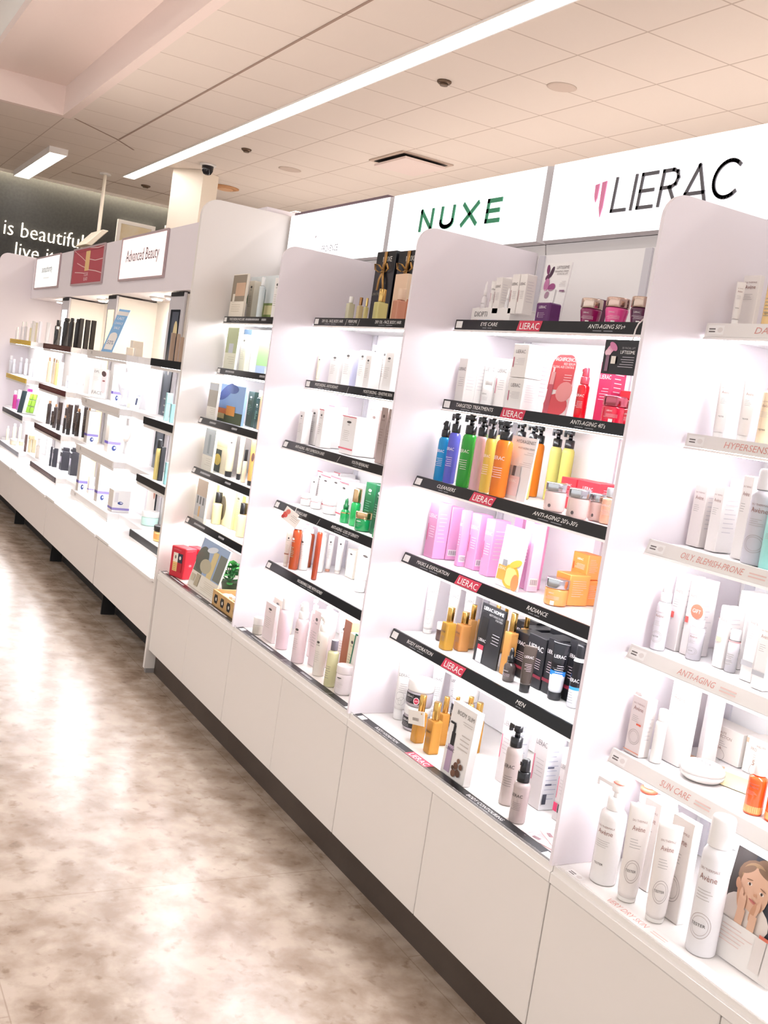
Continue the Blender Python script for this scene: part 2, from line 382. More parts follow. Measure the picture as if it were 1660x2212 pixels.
t = thing('cove_light', 'hidden light strip washing the top of the charcoal wall', 'cove light', (-11.63, .5, CZ+.16))
MB().box(-.04, .04, -9, 9, .0, .03, WHITE).build('housing', t)
MB().box(-.03, .03, -8.9, 8.9, -.012, -.001, glow('#fff3dc', COVE)).build('lamp', t)
# ------------------------------------------------------------------ lit bays on the right
ZT = {1: 1.5478, 2: 1.3339, 3: 1.1195, 4: .9084, 5: .6942}
YF = {1: .139, 2: .139, 3: .0914, 4: .0914, 5: .0914}
STRIP = {'M': BLACK, 'N': BLACK, 'L': BLACK, 'A': mat('#e9e5e2', .4)}
BX = {'M': -W, 'N': 0., 'L': W, 'A': 2*W}
BAYN = {'M': 'far slim-carton bay', 'N': 'green-letter bay', 'L': 'red-tag bay', 'A': 'white-strip bay'}
WT, PKT = '#f5f3f1', '#d89a92'
TXT = {   # (text, x0, x1, colour) along each strip, in metres
 'L1': [('EYE CARE', 1.051, 1.128), ('ANTI-AGING 50\'s+', 1.485, 1.609)], 'L2': [('TARGETED TREATMENTS', .994, 1.168), ('ANTI-AGING 40\'s', 1.479, 1.599)],
 'L3': [('CLEANSERS', 1.044, 1.132), ('ANTI-AGING 20\'s-30\'s', 1.465, 1.625)], 'L4': [('MASKS & EXFOLIATION', 1.002, 1.164), ('RADIANCE', 1.5, 1.576)],
 'L5': [('BODY HYDRATION', 1.015, 1.147), ('MEN', 1.517, 1.552)], 'L6': [('BODY HYDRATION', 1.035, 1.155), ('BODY CONTOURING', 1.484, 1.627)],
 'N1': [('DRY OIL - FACE, BODY, HAIR', .077, .238), ('PERFUME', .278, .339), ('DRY OIL - FACE, BODY, HAIR', .464, .628)], 'N2': [('MOISTURIZING - ANTIOXIDANT', .092, .27), ('MOISTURIZING - SENSITIVE SKIN', .453, .638)],
 'N3': [('ANTI-AGING - FIRST EXPRESSION LINES', .115, .345), ('YOUTH REVEALING', .542, .652)], 'N4': [('WRINKLE LINES', .19, .281), ('ANTI-AGING - LOSS OF DENSITY', .47, .656)],
 'N5': [('NOURISHING CARE WITH HONEY', .282, .472)], 'N6': [('', .125, .311), ('', .543, .617)],
 'M1': [('MOISTURIZING FACE CARE', -.831, -.66), ('', -.65, -.505), ('', -.476, -.43)], 'M2': [('', -.80, -.70), ('', -.42, -.37)], 'M3': [('', -.766, -.69), ('', -.507, -.45), ('', -.2, -.12)], 'M4': [('', -.80, -.68), ('', -.50, -.44), ('', -.2, -.12)], 'M5': [('', -.794, -.66), ('', -.491, -.433), ('', -.2, -.12)], 'M6': [('', -.802, -.629), ('', -.464, -.413), ('', -.315, -.127)],
 'A1': [('DAILY', 1.964, 2.03)], 'A2': [('HYPERSENSITIVE', 1.941, 2.09)], 'A3': [('OILY, BLEMISH-PRONE', 1.934, 2.087)], 'A4': [('ANTI-AGING', 1.978, 2.071)], 'A5': [('SUN CARE', 1.986, 2.062)], 'A6': [('VERY DRY SKIN', 1.977, 2.083)]}
SEP = {'N1': (.262, .352), 'N2': (.344,), 'N3': (.453,), 'N4': (.375,), 'N6': (.413, .748)}
TAGX = {'L1': (1.214, 1.314), 'L2': (1.203, 1.305), 'L3': (1.207, 1.311), 'L4': (1.2, 1.308), 'L5': (1.198, 1.3), 'L6': (1.215, 1.318)}
SHN = {'L1': 'EYE CARE', 'L2': 'TARGETED TREATMENTS', 'L3': 'CLEANSERS', 'L4': 'MASKS', 'L5': 'BODY HYDRATION and MEN', 'N1': 'PERFUME', 'N2': 'MOISTURIZING', 'N3': 'YOUTH REVEALING', 'N4': 'LOSS OF DENSITY', 'N5': 'NOURISHING CARE',
 'A1': 'DAILY', 'A2': 'HYPERSENSITIVE', 'A3': 'OILY, BLEMISH-PRONE', 'A4': 'ANTI-AGING', 'A5': 'SUN CARE'}
LEDM = glow('#fdfbff', LED)
def strip_text(key, px, parent):
    """lettering of one strip; px(u, v, lift) maps metres along / up the strip face"""
    if key not in TXT: return
    b = MB(); av = key[0] == 'A'; col = PKT if av else WT
    for s, x0, x1 in TXT[key]:
        if not s:                                              # worn, unreadable condensed print
            x = x0
            while x < x1:
                q = random.uniform(.0015, .004); h0 = random.uniform(.0, .0015)
                b.add([px(x, .0105+h0, .0004), px(x+q, .0105+h0, .0004), px(x+q, .019, .0004), px(x, .019, .0004)], [(0, 1, 2, 3)], ink('#c9c9cd')); x += q+random.uniform(.0008, .002)
            continue
        vs, fs, Wd = text_mesh(s, .18 if key[0] in 'LA' else 0.)
        hh = .0125 if av else .0098; sc = hh/.72; sx = (x1-x0)/Wd
        vb = .0075 if av else .0105
        b.add([px(x0+x*sx, vb+y*sc, .0004) for x, y in vs], fs, ink(col))
        if not av:                                             # fine print below
            for k in range(2):
                a = x0+(x1-x0)*(.15+.3*k); b.add([px(a, .0045, .0004), px(a+(x1-x0)*.24, .0045, .0004), px(a+(x1-x0)*.24, .0062, .0004), px(a, .0062, .0004)], [(0, 1, 2, 3)], ink('#8d9096'))
        else:
            for k in range(2): b.add([px(x1+.012, .008+.006*k, .0004), px(x1+.05, .008+.006*k, .0004), px(x1+.05, .0105+.006*k, .0004), px(x1+.012, .0105+.006*k, .0004)], [(0, 1, 2, 3)], ink('#e3c3bd'))
    for x in SEP.get(key, ()): b.add([px(x-.004, .002, .0004), px(x-.0025, .002, .0004), px(x+.004, .022, .0004), px(x+.0025, .022, .0004)], [(0, 1, 2, 3)], ink(WT))
    b.build('lettering', parent)
    if key in TAGX:
        x0, x1 = TAGX[key]; b = MB()
        b.add([px(x0, .0005, .0006), px(x1-.006, .0005, .0006), px(x1, .0255, .0006), px(x0+.006, .0255, .0006)], [(0, 1, 2, 3)], ink('#cf3552'))
        vs, fs, Wd = text_mesh('LIERAC'); sx = (x1-x0-.022)/Wd; sc = .0165/.72
        b.add([px(x0+.012+x*sx, .0045+y*sc, .001) for x, y in vs], fs, ink('#ffffff')); b.build('brand_tag', parent)
def ticket(px, x0, parent, av):
    b = MB(); w_, m = (.042, ink('#f4f2f0')) if av else (.03, ink('#f4f3f1'))
    b.add([px(x0, .004, .0005), px(x0+w_, .004, .0005), px(x0+w_, .022, .0005), px(x0, .022, .0005)], [(0, 1, 2, 3)], m)
    if av:
        for k in range(2): b.add([px(x0+.004, .0085+.005*k, .0008), px(x0+.02, .0085+.005*k, .0008), px(x0+.02, .011+.005*k, .0008), px(x0+.004, .011+.005*k, .0008)], [(0, 1, 2, 3)], ink('#6a6361'))
        b.add([px(x0+.032+.007*math.cos(a*.6), .013+.005*math.sin(a*.6), .0008) for a in range(10)], [tuple(range(10))], ink('#e2dcd9'))
    b.build('price_ticket', parent)
def bay_shelf(bay, lv):
    x0, x1 = BX[bay]+.013, BX[bay]+W-.006; zt, yf = ZT[lv], YF[lv]; key = bay+str(lv); tl = .002 if lv < 3 else .009
    if key in SHN: lab = 'white shelf with the %s %s strip' % (SHN[key], 'grey' if bay == 'A' else 'black')
    else: lab = '%s black-edged shelf of the far slim-carton bay' % ['topmost', 'second highest', 'middle', 'fourth', 'lowest'][lv-1]
    t = thing('display_shelf', lab, 'shelf', (x0, yf, zt), group='shelves of the lit bays'); L = x1-x0
    b = MB().box(0, L, .012, .371-yf, -.024, -.0065, BOARD); b.build('board', t)
    b = MB(); b.prism_x([(.011, -.0064), (.006, 0), (0, 0), (-tl, -.026), (-tl+.006, -.026)], 0, L, STRIP[bay]); s = b.build('label_strip', t)
    MB().prism_x([(-tl, -.0265), (-tl-.004, -.031), (.011, -.031), (.011, -.0265)], 0, L, WHITE).build('lip', t)
    dx = Vector((0, tl, .026)).normalized(); nn = Vector((0, -.026, tl)).normalized(); base = Vector((0, -tl, -.026))
    def px(x, v, l): p = base+dx*v+nn*l; return (x-x0, p.y, p.z)
    strip_text(key, px, s); ticket(px, x0+.006, s, bay == 'A')
    MB().box(.01, L-.01, .03, .045, -.032, -.0245, LEDM).build('led_strip', t)
for bay in 'ALNM':
    for lv in range(1, 6): bay_shelf(bay, lv)
# back panels with slotted uprights, header signs, base cabinets, dividers
for i, bay in enumerate('MNLA'):
    x0 = BX[bay]; x1 = x0+W; nm = BAYN[bay]
    t = thing('back_panel', 'white back panel of the %s' % nm, 'back panel', (x0, .378, .452))
    MB().box(.001, W-.001, 0, .02, 0, 1.312, PANEL).build('board', t)
    b = MB(); b.box(W*.5-.012, W*.5+.012, -.006, -.0005, 0, 1.31, mat('#d5d3da', .4)); b.build('slotted_rail', t)
    b = MB(); b.box(.016, .04, -.006, -.0005, 0, 1.31, mat('#d5d3da', .4)); b.build('slotted_rail', t)
    t = thing('light_box_sign', {'M': 'lit white header sign with faint thin lettering', 'N': 'lit white header sign with green capital letters', 'L': 'lit white header sign with grey letters and pink mark', 'A': 'lit blank white header sign at the right edge'}[bay], 'sign', (x0, .375, 1.80))
    MB().box(.003, W-.003, .022, .14, 0, .186, mat('#e6e3e4', .5)).build('housing', t)
    MB().prism_x([(0.03, -.03), (.024, -.002), (.14, -.002), (.14, -.03)], .003, W-.003, mat('#dcd9da', .5)).build('underside', t)
    b = MB(); o = .016
    b.add([(o, 0, .004), (W-o, 0, .004), (W-o, 0, .21), (o, 0, .21), (.003, .0215, 0), (W-.003, .0215, 0), (W-.003, .0215, .214), (.003, .0215, .214)], [(0, 1, 2, 3)], glow('#fdfbff', SIGN))
    b.add([(o, 0, .004), (W-o, 0, .004), (W-o, 0, .21), (o, 0, .21), (.003, .0215, 0), (W-.003, .0215, 0), (W-.003, .0215, .214), (.003, .0215, .214)], [(1, 5, 6, 2), (4, 0, 3, 7), (3, 2, 6, 7), (4, 5, 1, 0)], mat('#d9d6da', .5))
    b.build('face', t)
    if bay == 'M': MB().box(.06, W-.03, -.004, .02, .2105, .2185, mat('#75606a', .6)).build('top_rail', t)
    b = MB()
    if bay == 'L':
        g = mat('#5c5a60', .5)
        stroke_word(b, 'LIERAC', 1.206-x0, .062, .418, .08, .0085, g, -.0012, .003, .26, .05); b.build('lettering', t)
        b = MB(); pk = mat('#e98bb4', .5)
        b.prism([(1.127-x0, .135), (1.143-x0, .137), (1.141-x0, .1), (1.136-x0, .09), (1.129-x0, .105)], -.004, -.0012, pk)
        b.prism([(1.153-x0, .139), (1.171-x0, .141), (1.169-x0, .075), (1.163-x0, .05), (1.155-x0, .075)], -.004, -.0012, pk); b.build('emblem', t)
    if bay == 'N': stroke_word(b, 'NUXE', .232-x0, .078, .462, .06, .013, mat('#2f9068', .5), -.0012, .003, .52, .03); b.build('lettering', t)
    if bay == 'M':
        art_mesh([['t', 'COMPAGNIE DE', .40, .235, .06, '#cfcbd2', 'R', .2], ['t', 'PROVENCE', .41, .20, .14, '#b4b0ba', 'L', .16], ['e', .33, .5, .008, .02, '#bdb9c2', 30]], W, .214, lambda x, z, l: (W/2+x, -.0006-.0002*l, z), b); b.build('lettering', t)
    # base
    t = thing('base_cabinet', {'M': 'white base cabinet under the far bay with red cartons', 'N': 'white base cabinet under the pale pink products', 'L': 'white base cabinet under the red-tag bay', 'A': 'white base cabinet at the right edge of the frame'}[bay], 'cabinet', (x0, 0, 0))
    MB().box(.002, W-.002, .022, .52, .1027, .4115, LAM).build('carcass', t)
    MB().box(.0, W, .036, .52, 0, .102, KICK).build('kickboard', t)
    for k in range(2):
        a = .0015 if k else .0025; MB().box(k*W/2+a, (k+1)*W/2-.0015, 0, .02, .1035, .411, LAM, .0015).build('door', t)
    b = MB(); b.prism_x([(-.002, .4135), (-.002, .4335), (.0035, .4355), (.0035, .4487), (.52, .4487), (.52, .4135)], .001, W-.001, WHITE); b.build('worktop', t)
    b = MB(); y0, y1, za, zb = .0045, .031, .4487, .4525
    b.prism_x([(y0, za), (y0, za+.001), (y1, zb), (y1, za)], .012, W-.008, STRIP[bay]); s = b.build('label_strip', t)
    def px(x, v, l, y0=y0, x0=x0): return (x-x0, y0+v*1.0, .4497+v*(.0028/.0265)+l)
    strip_text(bay+'6', px, s); ticket(px, x0+.03, s, bay == 'A')
    if bay != 'A': ticket(px, x0+W-.05, s, False)
    MB().box(.002, W-.002, .0002, .0022, .4487, .4555, CLEAR).build('clear_lip', t)
def fin(x, lab, z0=.4495, zt=1.77, floor=False, y1=.374):
    y0 = -.006; R = .05; pts = [(y0, z0), (y1, z0), (y1, zt)]
    for a in range(0, 91, 15): pts.append((y0+R-R*math.sin(math.radians(a)), zt-R+R*math.cos(math.radians(a))))
    t = MB().prism_x(pts, -.0045, .0045, FIN).build('divider_panel', loc=(x, 0, 0))
    tag(t, lab, 'divider panel')
fin(0, 'frosted divider panel between the far bay and the green-letter bay')
fin(W, 'frosted divider panel between the green-letter bay and the red-tag bay')
fin(2*W, 'frosted divider panel between the red-tag bay and the white-strip bay')
fin(3*W, 'frosted divider panel at the right end of the white-strip bay')
t = thing('end_panel', 'tall white end panel with rounded top, standing on the floor', 'end panel', (-W-.012, 0, 0))
pts = [(-.008, .02), (.52, .02), (.52, 2.012)]+[(-.008+.07-.07*math.sin(math.radians(a)), 2.012-.07+.07*math.cos(math.radians(a))) for a in range(0, 91, 15)]
MB().prism_x(pts, -.013, .009, LAM).build('panel', t)
MB().box(-.013, .009, .0, .5, 0, .0195, mat('#8f8a88', .6)).build('foot', t)
# ------------------------------------------------------------------ the run of units further left
BS = {1: 1.333, 2: 1.045, 3: .76, 4: .48}
XB = [-6.29, -4.63, -3.30, -1.97, -.94]
LWH = mat('#ece7e6', .45); LIL = mat('#ece5ea', .5); CREAM = mat('#f3ece2', .6)
NAMES = ['leftmost', 'third from the end panel', 'second from the end panel', 'next to the end panel']
for i in range(4):
    xa, xb = XB[i], XB[i+1]; L = xb-xa
    t = thing('drawer_base', 'white drawer base of the left run, unit %s' % NAMES[i], 'drawer unit', (xa, 0, 0), group='drawer bases of the left run')
    MB().box(.002, L-.002, .03, .62, .146, .39, LWH).build('carcass', t)
    MB().box(.0, L, .13, .62, 0, .1455, BLACKSOFT).build('kickboard', t)
    MB().box(.03, .045, .05, .12, 0, .145, BLACKSOFT).build('foot', t)
    MB().box(.008, L-.008, 0, .029, .147, .385, mat('#ece5e1', .4), .002).build('drawer_front', t)
    MB().box(.001, L-.001, -.004, .62, .3905, .4025, WHITE).build('worktop', t)
    MB().box(.25, L-.03, -.012, -.0045, .388, .4015, WHITE).build('handle', t)
SX = [(-5.99, -5.035), (-4.525, -3.61), (-3.14, -2.245), (-1.77, -.955)]
PE = [-6.285, -5.032, -4.768, -3.602, -3.368, -2.242, -1.978, -.955]; PM = [-6.285, -4.9, -3.485, -2.11, -.955]
BSC = {0: ['#e9c658', '#e9c658', '#4c4c52', '#8a8a92'], 1: ['#5f3f3a', '#5c2c2b', '#43252a', '#3b2629'], 2: ['#e6e0dc']*4, 3: ['#171a1e']*4}
SN = ['with the yellow strips', 'with the dark brown strips', 'with the pale device strips', 'with the black strips by the end panel']
LED2 = glow('#fbfbff', LED*.7)
for i, (xa, xb) in enumerate(SX):
    for lv in range(1, 5):
        z = BS[lv]; L = xb-xa
        t = thing('display_shelf', '%s shelf of the unit %s' % (['top', 'second', 'third', 'lowest'][lv-1], SN[i]), 'shelf', (xa, .1, z), group='shelves of the left run')
        b = MB().box(0, L, .006, .068, -.036, -.0005, BOARD); b.box(PM[i]-xa+.0005, PM[i+1]-xa-.0005, .068, .197, -.036, -.0005, BOARD); b.build('board', t)
        s = MB().box(0 if i else .01, L*(1 if i in (2, 3) else .98), 0, .0055, -.034, .001, mat(BSC[i][lv-1], .4)); s = s.build('label_strip', t)
        art = {0: [['p', .08, .6, .5, 1, .2, '#8a6a20']], 1: [['p', .1, .9, .65, 2, .25, '#b08f86']], 2: [['t', 'DPL', .12, .3, .45, '#b9b0ab', 'L', .2]], 3: [['t', 'No7', .97, .2, .6, '#d9bb86', 'R', .2]]}[i]
        MBx = art_mesh(art, L, .035, lambda x, zz, l, L=L: (L/2+x, -.0006-.0002*l, zz-.034)); MBx.build('lettering', s)
        MB().box(0, L, .004, .009, -.05, -.0365, WHITE).build('lip', t)
        MB().box(.02, L-.02, .05, .075, -.046, -.0365, LED2).build('led_strip', t)
PX = [(-5.03, -4.77), (-3.6, -3.37), (-2.24, -1.98)]
for i, (xa, xb) in enumerate(PX):
    L = xb-xa; t = thing('display_post', ['grey post with a bright white picture strip, leftmost', 'grey post with a pale gold picture strip', 'grey post with a dark picture strip beside the end panel'][i], 'display post', (xa, .2985, .403))
    MB().box(0, L, 0, .009, 0, 1.29, mat('#cfcbcf', .45)).build('casing', t)
    MB().box(L*.08, L*.9, -.003, -.0005, 1.27, 1.292, BLACKSOFT).build('top_slot', t)
    f = MB(); f.box(L*.2, L*.8, -.004, -.0005, .02, 1.2, [glow('#f7f6ff', 1.1), glow('#f3dfb0', .75), mat('#1c222b', .3)][i])
    if i == 2:
        art_mesh([['r', .25, .30, .95, .99, '#4d5361'], ['e', .75, .9, .22, .05, '#e3d2a0'], ['e', .65, .84, .12, .04, '#c9ae74'], ['e', .6, .72, .08, .012, '#ffffff'], ['p', .4, .9, .6, 3, .03, '#b7b3b0'], ['r', .0, .0, .95, .28, '#f3ece8'], ['e', .8, .2, .12, .05, '#c9836a']], L*.6, 1.18, lambda x, z, l: (L*.5+x, -.0045-.0002*l, z+.02), f)
    f.build('picture_strip', t)
NX = [-6.29, -5.03, -4.77, -3.6, -3.37, -2.24, -1.98, -.95]
t = thing('cabinet_back', 'white and cream backing of the left run of shelves', 'back panel', (0, .56, .403))
MB().box(-6.29, -.95, -.25, -.225, 0, .915, PANEL).build('lower_back', t); MB().box(-6.29, -.95, 0, .03, .93, 1.29, CREAM).build('niche_back', t)
MB().box(-6.29, -.95, -.25, 0, .9155, .9295, WHITE).build('niche_floor', t)
for xa, xb in PX: MB().box(xa+.004, xb-.004, -.25, -.0005, .93, 1.285, CREAM).build('partition', t)
t = thing('fascia', 'lilac grey header board above the left run', 'header board', (0, .28, 1.70))
MB().box(-6.29, -.95, 0, .275, 0, .335, LIL).build('board', t)
SGN = [(-6.12, -5.16, 'lit white header sign with pale grey letters, leftmost of three', '#f5f6f4'), (-4.66, -3.745, 'dark red header sign with a gold bar and white streaks', '#8f3d44'), (-3.28, -2.345, 'lit pink and white header sign reading Advanced Beauty', '#fae6e4')]
for k, (xa, xb, lab, c_) in enumerate(SGN):
    L = xb-xa; h = .24; t = thing('light_box_sign', lab, 'sign', (xa, .279, 1.785)); 
    f = MB(); g = mat('#b7a3a6', .5); f.box(-.012, L+.012, -.012, -.0005, -.012, 0, g); f.box(-.012, L+.012, -.012, -.0005, h, h+.012, g); f.box(-.012, 0, -.012, -.0005, 0, h, g); f.box(L, L+.012, -.012, -.0005, 0, h, g); f.build('frame', t)
    MB().box(0, L, -.008, -.001, 0, h, glow(c_, [.42, .3, .42][k])).build('face', t)
    ART = [[['t', 'skinauthority', .5, .5, .24, '#7f868b', 'C', .86], ['t', 'the healthy skin company', .5, .28, .07, '#d9dbdc', 'C', .6]],
      [['r', .43, .35, .57, .92, '#e8c68a'], ['t', 'OSCAR', .5, .2, .11, '#f0dfe0', 'C', .16], ['t', 'BLANDI', .5, .07, .1, '#f0dfe0', 'C', .16], ['r', .0, .92, .98, .935, '#8f3d44']],
      [['t', 'Advanced Beauty', .5, .42, .3, '#9a8088', 'C', .84]]][k]
    b = art_mesh(ART, L, h, lambda x, z, l: (L/2+x, -.0085-.0003*l, z))
    if k == 1:
        for (p, q_, r_) in (((.02, .98), (.3, .75), (.44, .62)), ((.15, .6), (.35, .48), (.44, .44)), ((.57, .66), (.75, .6), (1., .62)), ((.56, .36), (.8, .3), (1., .22)), ((.1, .33), (.3, .3), (.44, .27)), ((.55, .99), (.8, .94), (1., .97))):
            for (a, b_) in ((p, q_), (q_, r_)):
                b.add([(a[0]*L, -.0092, a[1]*h), (b_[0]*L, -.0092, b_[1]*h), (b_[0]*L, -.0092, b_[1]*h+.006), (a[0]*L, -.0092, a[1]*h+.006)], [(0, 1, 2, 3)], ink('#e3c3c0'))
    b.build('lettering', t)
def added_uplight(xa, xb, y, z, lab, k=1.):  # added strip, hidden from view, that throws light onto the ceiling
    t = thing('added_uplight_strip', lab, 'light', (xa, y, z)); L = xb-xa
    MB().box(0, L, -.05, .05, 0, .012, WHITE).build('housing', t); MB().box(.01, L-.01, -.042, .042, .0125, .0155, glow('#fff1e6', UP_FILL*k)).build('lamp', t)
added_uplight(-6.25, -.98, .47, 2.036, 'slim unseen up-light strip added on top of the lilac header board')
added_uplight(-.88, 3.6, .455, 1.9875, 'slim unseen up-light strip added on top of the lit header signs', .5)
for y, lab in ((3.5, 'unseen white shelving unit added to carry an up-light behind the lit bays'), (6.6, 'unseen white shelving unit added to carry an up-light farther behind the lit bays')):  # unseen units added only as supports for the ceiling fill strips
    t = thing('added_shelving_unit', lab, 'added shelving unit', (-3, y, 0))
    b = MB().box(-7, 7, -.04, .04, .1, 1.98, LWH); b.build('back_board', t); MB().box(-7, 7, -.45, .45, 0, .0995, LWH).build('plinth', t)
    for z in (.5, .9, 1.3, 1.7): MB().box(-7, 7, -.42, -.0405, z, z+.02, LWH).build('shelf_board', t); MB().box(-7, 7, .0405, .42, z, z+.02, LWH).build('shelf_board', t)
    MB().box(-7, 7, -.2, .2, 1.9805, 2.0, LWH).build('top_board', t)
    added_uplight(-9.9, 3.9, y, 2.0005, 'added up-light strip on the %s added shelving unit behind the lit bays' % ('nearer' if y < 5 else 'farther'), 1.25)
# end fin of the left run
pts = [(.0, .403), (.61, .403), (.61, 2.05)]+[(.07-.07*math.sin(math.radians(a)), 2.05-.07+.07*math.cos(math.radians(a))) for a in range(0, 91, 15)]
tag(MB().prism_x(pts, -.012, .012, LIL).build('end_panel', loc=(-6.305, 0, 0)), 'pale lilac end panel with rounded top at the far left', 'end panel')
for i, x in enumerate((-5.75, -4.3, -4.05, -2.95, -2.65)):
    t = thing('spotlight', 'small recessed spotlight in the niche ceiling, %s' % ['far left over clear bottles', 'over the domed black bottle', 'over the tall black bottles', 'left one over the cream boxes', 'right one over the cream boxes'][i], 'spotlight', (x, .43, 1.6985), group='niche spotlights')
    MB().lathe([(.035, -.012), (.045, -.004), (.045, -.001)], WHITE, 20).build('rim', t)
    MB().lathe([(.028, -.016), (.028, -.0125)], glow('#fff4e4', SPOT), 16).build('lens', t)
# ------------------------------------------------------------------ products
NAMEOF = {'box': ('carton', 'carton'), 'jar': ('cream_jar', 'jar'), 'pump': ('pump_bottle', 'bottle'), 'capb': ('bottle', 'bottle'), 'tube': ('squeeze_tube', 'tube'), 'drop': ('dropper_bottle', 'bottle'),
 'can': ('spray_can', 'bottle'), 'card': ('display_card', 'display card'), 'tray': ('display_tray', 'display tray'), 'tag': ('price_tag', 'tag'), 'leaflet': ('leaflet_stack', 'leaflets'), 'giftbox': ('gift_carton', 'gift box'),
 'redbox': ('gift_carton', 'gift box'), 'plant': ('leafy_plant', 'plant'), 'crate': ('wooden_tray', 'tray'), 'giftdisc': ('gift_sticker', 'sticker'), 'mat': ('paper_mat', 'mat'), 'compact': ('powder_compact', 'compact'), 'pot': ('tester_pot', 'pot'),
 'girlcard': ('photo_leaflet', 'leaflet'), 'banner': ('sale_sign', 'sign'), 'facedisp': ('model_head', 'display head'), 'greenset': ('gift_set', 'gift set'), 'stand': ('acrylic_stand', 'stand')}
def prints(o, wd):
    st = o.get('st'); a = []; wide = wd > .06
    tc = {'LI': '#6f686b', 'LIW': '#fbf3f6', 'LIB': '#34302f'}.get(st)
    if tc:
        a.append(['t', 'LIERAC', .5, .72, .085 if not wide else .11, tc, 'C', .8])
        if o.get('sc') or (st == 'LI' and not o.get('nostripe') and not o.get('flowers')): a.append(['r', .1, .3, .15, .6, o.get('sc', '#b3365f')])
        a.append(['p', .22, .85, .56, 5, .045, {'LI': '#b9b3b5', 'LIW': '#f3dfe8', 'LIB': '#7b7472'}[st]])
        if o.get('flowers'): a += [['o', .45, .3, .3, .1, '#cfcac8'], ['o', .6, .2, .25, .09, '#cfcac8'], ['o', .4, .18, .22, .07, '#cfcac8']]
    if st in ('NU', 'NUW', 'NUD'):
        c = {'NU': '#4a4644', 'NUW': '#e8f0ea', 'NUD': '#5b4844'}[st]
        a += [['e', .5, .84, .16, .03, c], ['t', 'NUXE', .5, .755, .03, c, 'C', .5], ['p', .2, .8, .6, 6, .05, {'NU': '#c3bcb8', 'NUW': '#7fb59a', 'NUD': '#8a7570'}[st]]]
    if st == 'AV':
        a += [['t', 'EAU THERMALE', .5, .86, .03, '#dcb6b0', 'C', .7], ['t', 'Av\u00e8ne', .5, .76, .075, '#d59d94', 'C', .62], ['p', .2, .75, .66, 4, .03, '#b5afae']]
    if o.get('tester'): a.append(['t', 'TESTER', .46, .3, .032, '#2b2624', 'C', .5])
    if o.get('circ'): a += [['o', .52, .31, .36, .13, '#e2d2cf'], ['o', .52, .31, .28, .1, '#e2d2cf']]
    if o.get('lines') and not st: a.append(['p', .2, .8, .62, 6, .07, '#9a9388' if o['col'] > '#8' else '#8d7a66'])
    if o.get('redtop'): a.append(['r', 0, .975, 1, 1, '#c65a68'])
    if o.get('redb2'): a += [['r', 0, .97, 1, 1, '#c65a68'], ['r', 0, .12, 1, .16, '#c65a68']]
    if o.get('redb'): a.append(['r', 0, .2, 1, .26, '#7c1f33'])
    if o.get('blackl'): a += [['r', .02, .2, .98, .9, '#201e23'], ['t', 'LIERAC', .36, .62, .16, '#f0ecee', 'C', .4], ['p', .2, .55, .5, 3, .1, '#b8b2b6']]
    if o.get('reddot'): a += [['e', .66, .45, .11, .26, '#f3eeee'], ['e', .66, .45, .09, .21, '#c5304e'], ['t', 'NEW', .66, .4, .1, '#ffffff', 'C', .14]]
    if o.get('dot'): a += [['e', .5, .25, .07, .1, '#6a5f60']]
    if o.get('sticker'): a.append(['r', .52, .0, .68, .28, '#f3efec'])
    if o.get('redsq'): a.append(['r', .1, .42, .4, .5, '#cf5a55'])
    if o.get('beige'): a.append(['r', .1, .42, .6, .5, '#dcc7ae'])
    if o.get('greyb'): a.append(['r', 0, .2, 1, .27, '#b5b4b8'])
    if o.get('orange'): a += [['r', 0, .05, 1, .065, '#e79a7c'], ['r', .55, .52, .85, .55, '#e0654a']]
    if o.get('sq2'): a += [['r', .02, .12, .42, .24, '#c21f5a'], ['r', .5, .12, .95, .24, '#222530']]
    if o.get('prot'): a += [['t', 'HAUTE', .5, .78, .07, '#dcb6a8', 'C', .4], ['t', 'PROTECTION', .5, .66, .09, '#dcb6a8', 'C', .62], ['p', .3, .7, .55, 3, .06, '#b9b2ae'], ['t', '50+', .45, .28, .14, '#e0a590', 'C', .3], ['o', .45, .15, .2, .2, '#ead9d2'], ['r', .02, .82, .1, .95, '#cfae98']]
    if o.get('arches'): a += [['o', .3, .4, .14, .16, '#5d4e50'], ['o', .66, .4, .14, .16, '#5d4e50'], ['e', .3, .36, .06, .06, '#7a6668'], ['e', .66, .36, .06, .06, '#7a6668']]
    if o.get('peach'): a.append(['r', .2, .35, .9, .62, '#eec7b0'])
    if o.get('window'): a += [['r', .12, .42, .48, .72, '#c9c6cc'], ['r', .52, .42, .9, .72, '#8c8294'], ['r', .1, .38, .92, .41, '#8d8b92'], ['r', 0, .95, 1, 1, '#f2f0ee']]
    if o.get('n7'): a += [['t', 'No7', .5, .55, .14, '#d9c48e', 'C', .8], ['p', .2, .8, .3, 3, .05, '#b8a878']]
    if o.get('purple'): a.append(['r', 0, .22 if o['purple'] == 1 else .1, 1, .29 if o['purple'] == 1 else .2, '#5b4a99'])
    if o.get('brown'): a.append(['r', .05, .3, .95, .34, '#a8705a'])
    if o.get('redband'): a.append(['r', 0, .93, 1, 1, '#cf8d90'])
    if o.get('orangel'): a += [['r', .3, .2, .8, .8, '#e9a45c'], ['p', .1, .3, .7, 3, .15, '#9a7a3a']]
    if o.get('seal'): a.append(['e', .5, .6, .22, .11, '#5a4038'])
    return a
def cyl(r, eps=.0005, z0=0., sy=1., yaw=0.):
    def f(x, z, l):
        a = x/max(r, 1e-4)+yaw; R = r+eps+.00015*l
        return (R*math.sin(a), -R*sy*math.cos(a), z+z0)
    return f
def mtl(c, o): return mat(c, .22, 1.) if (o.get('metal') or o.get('gcap')) else mat(c, .35)
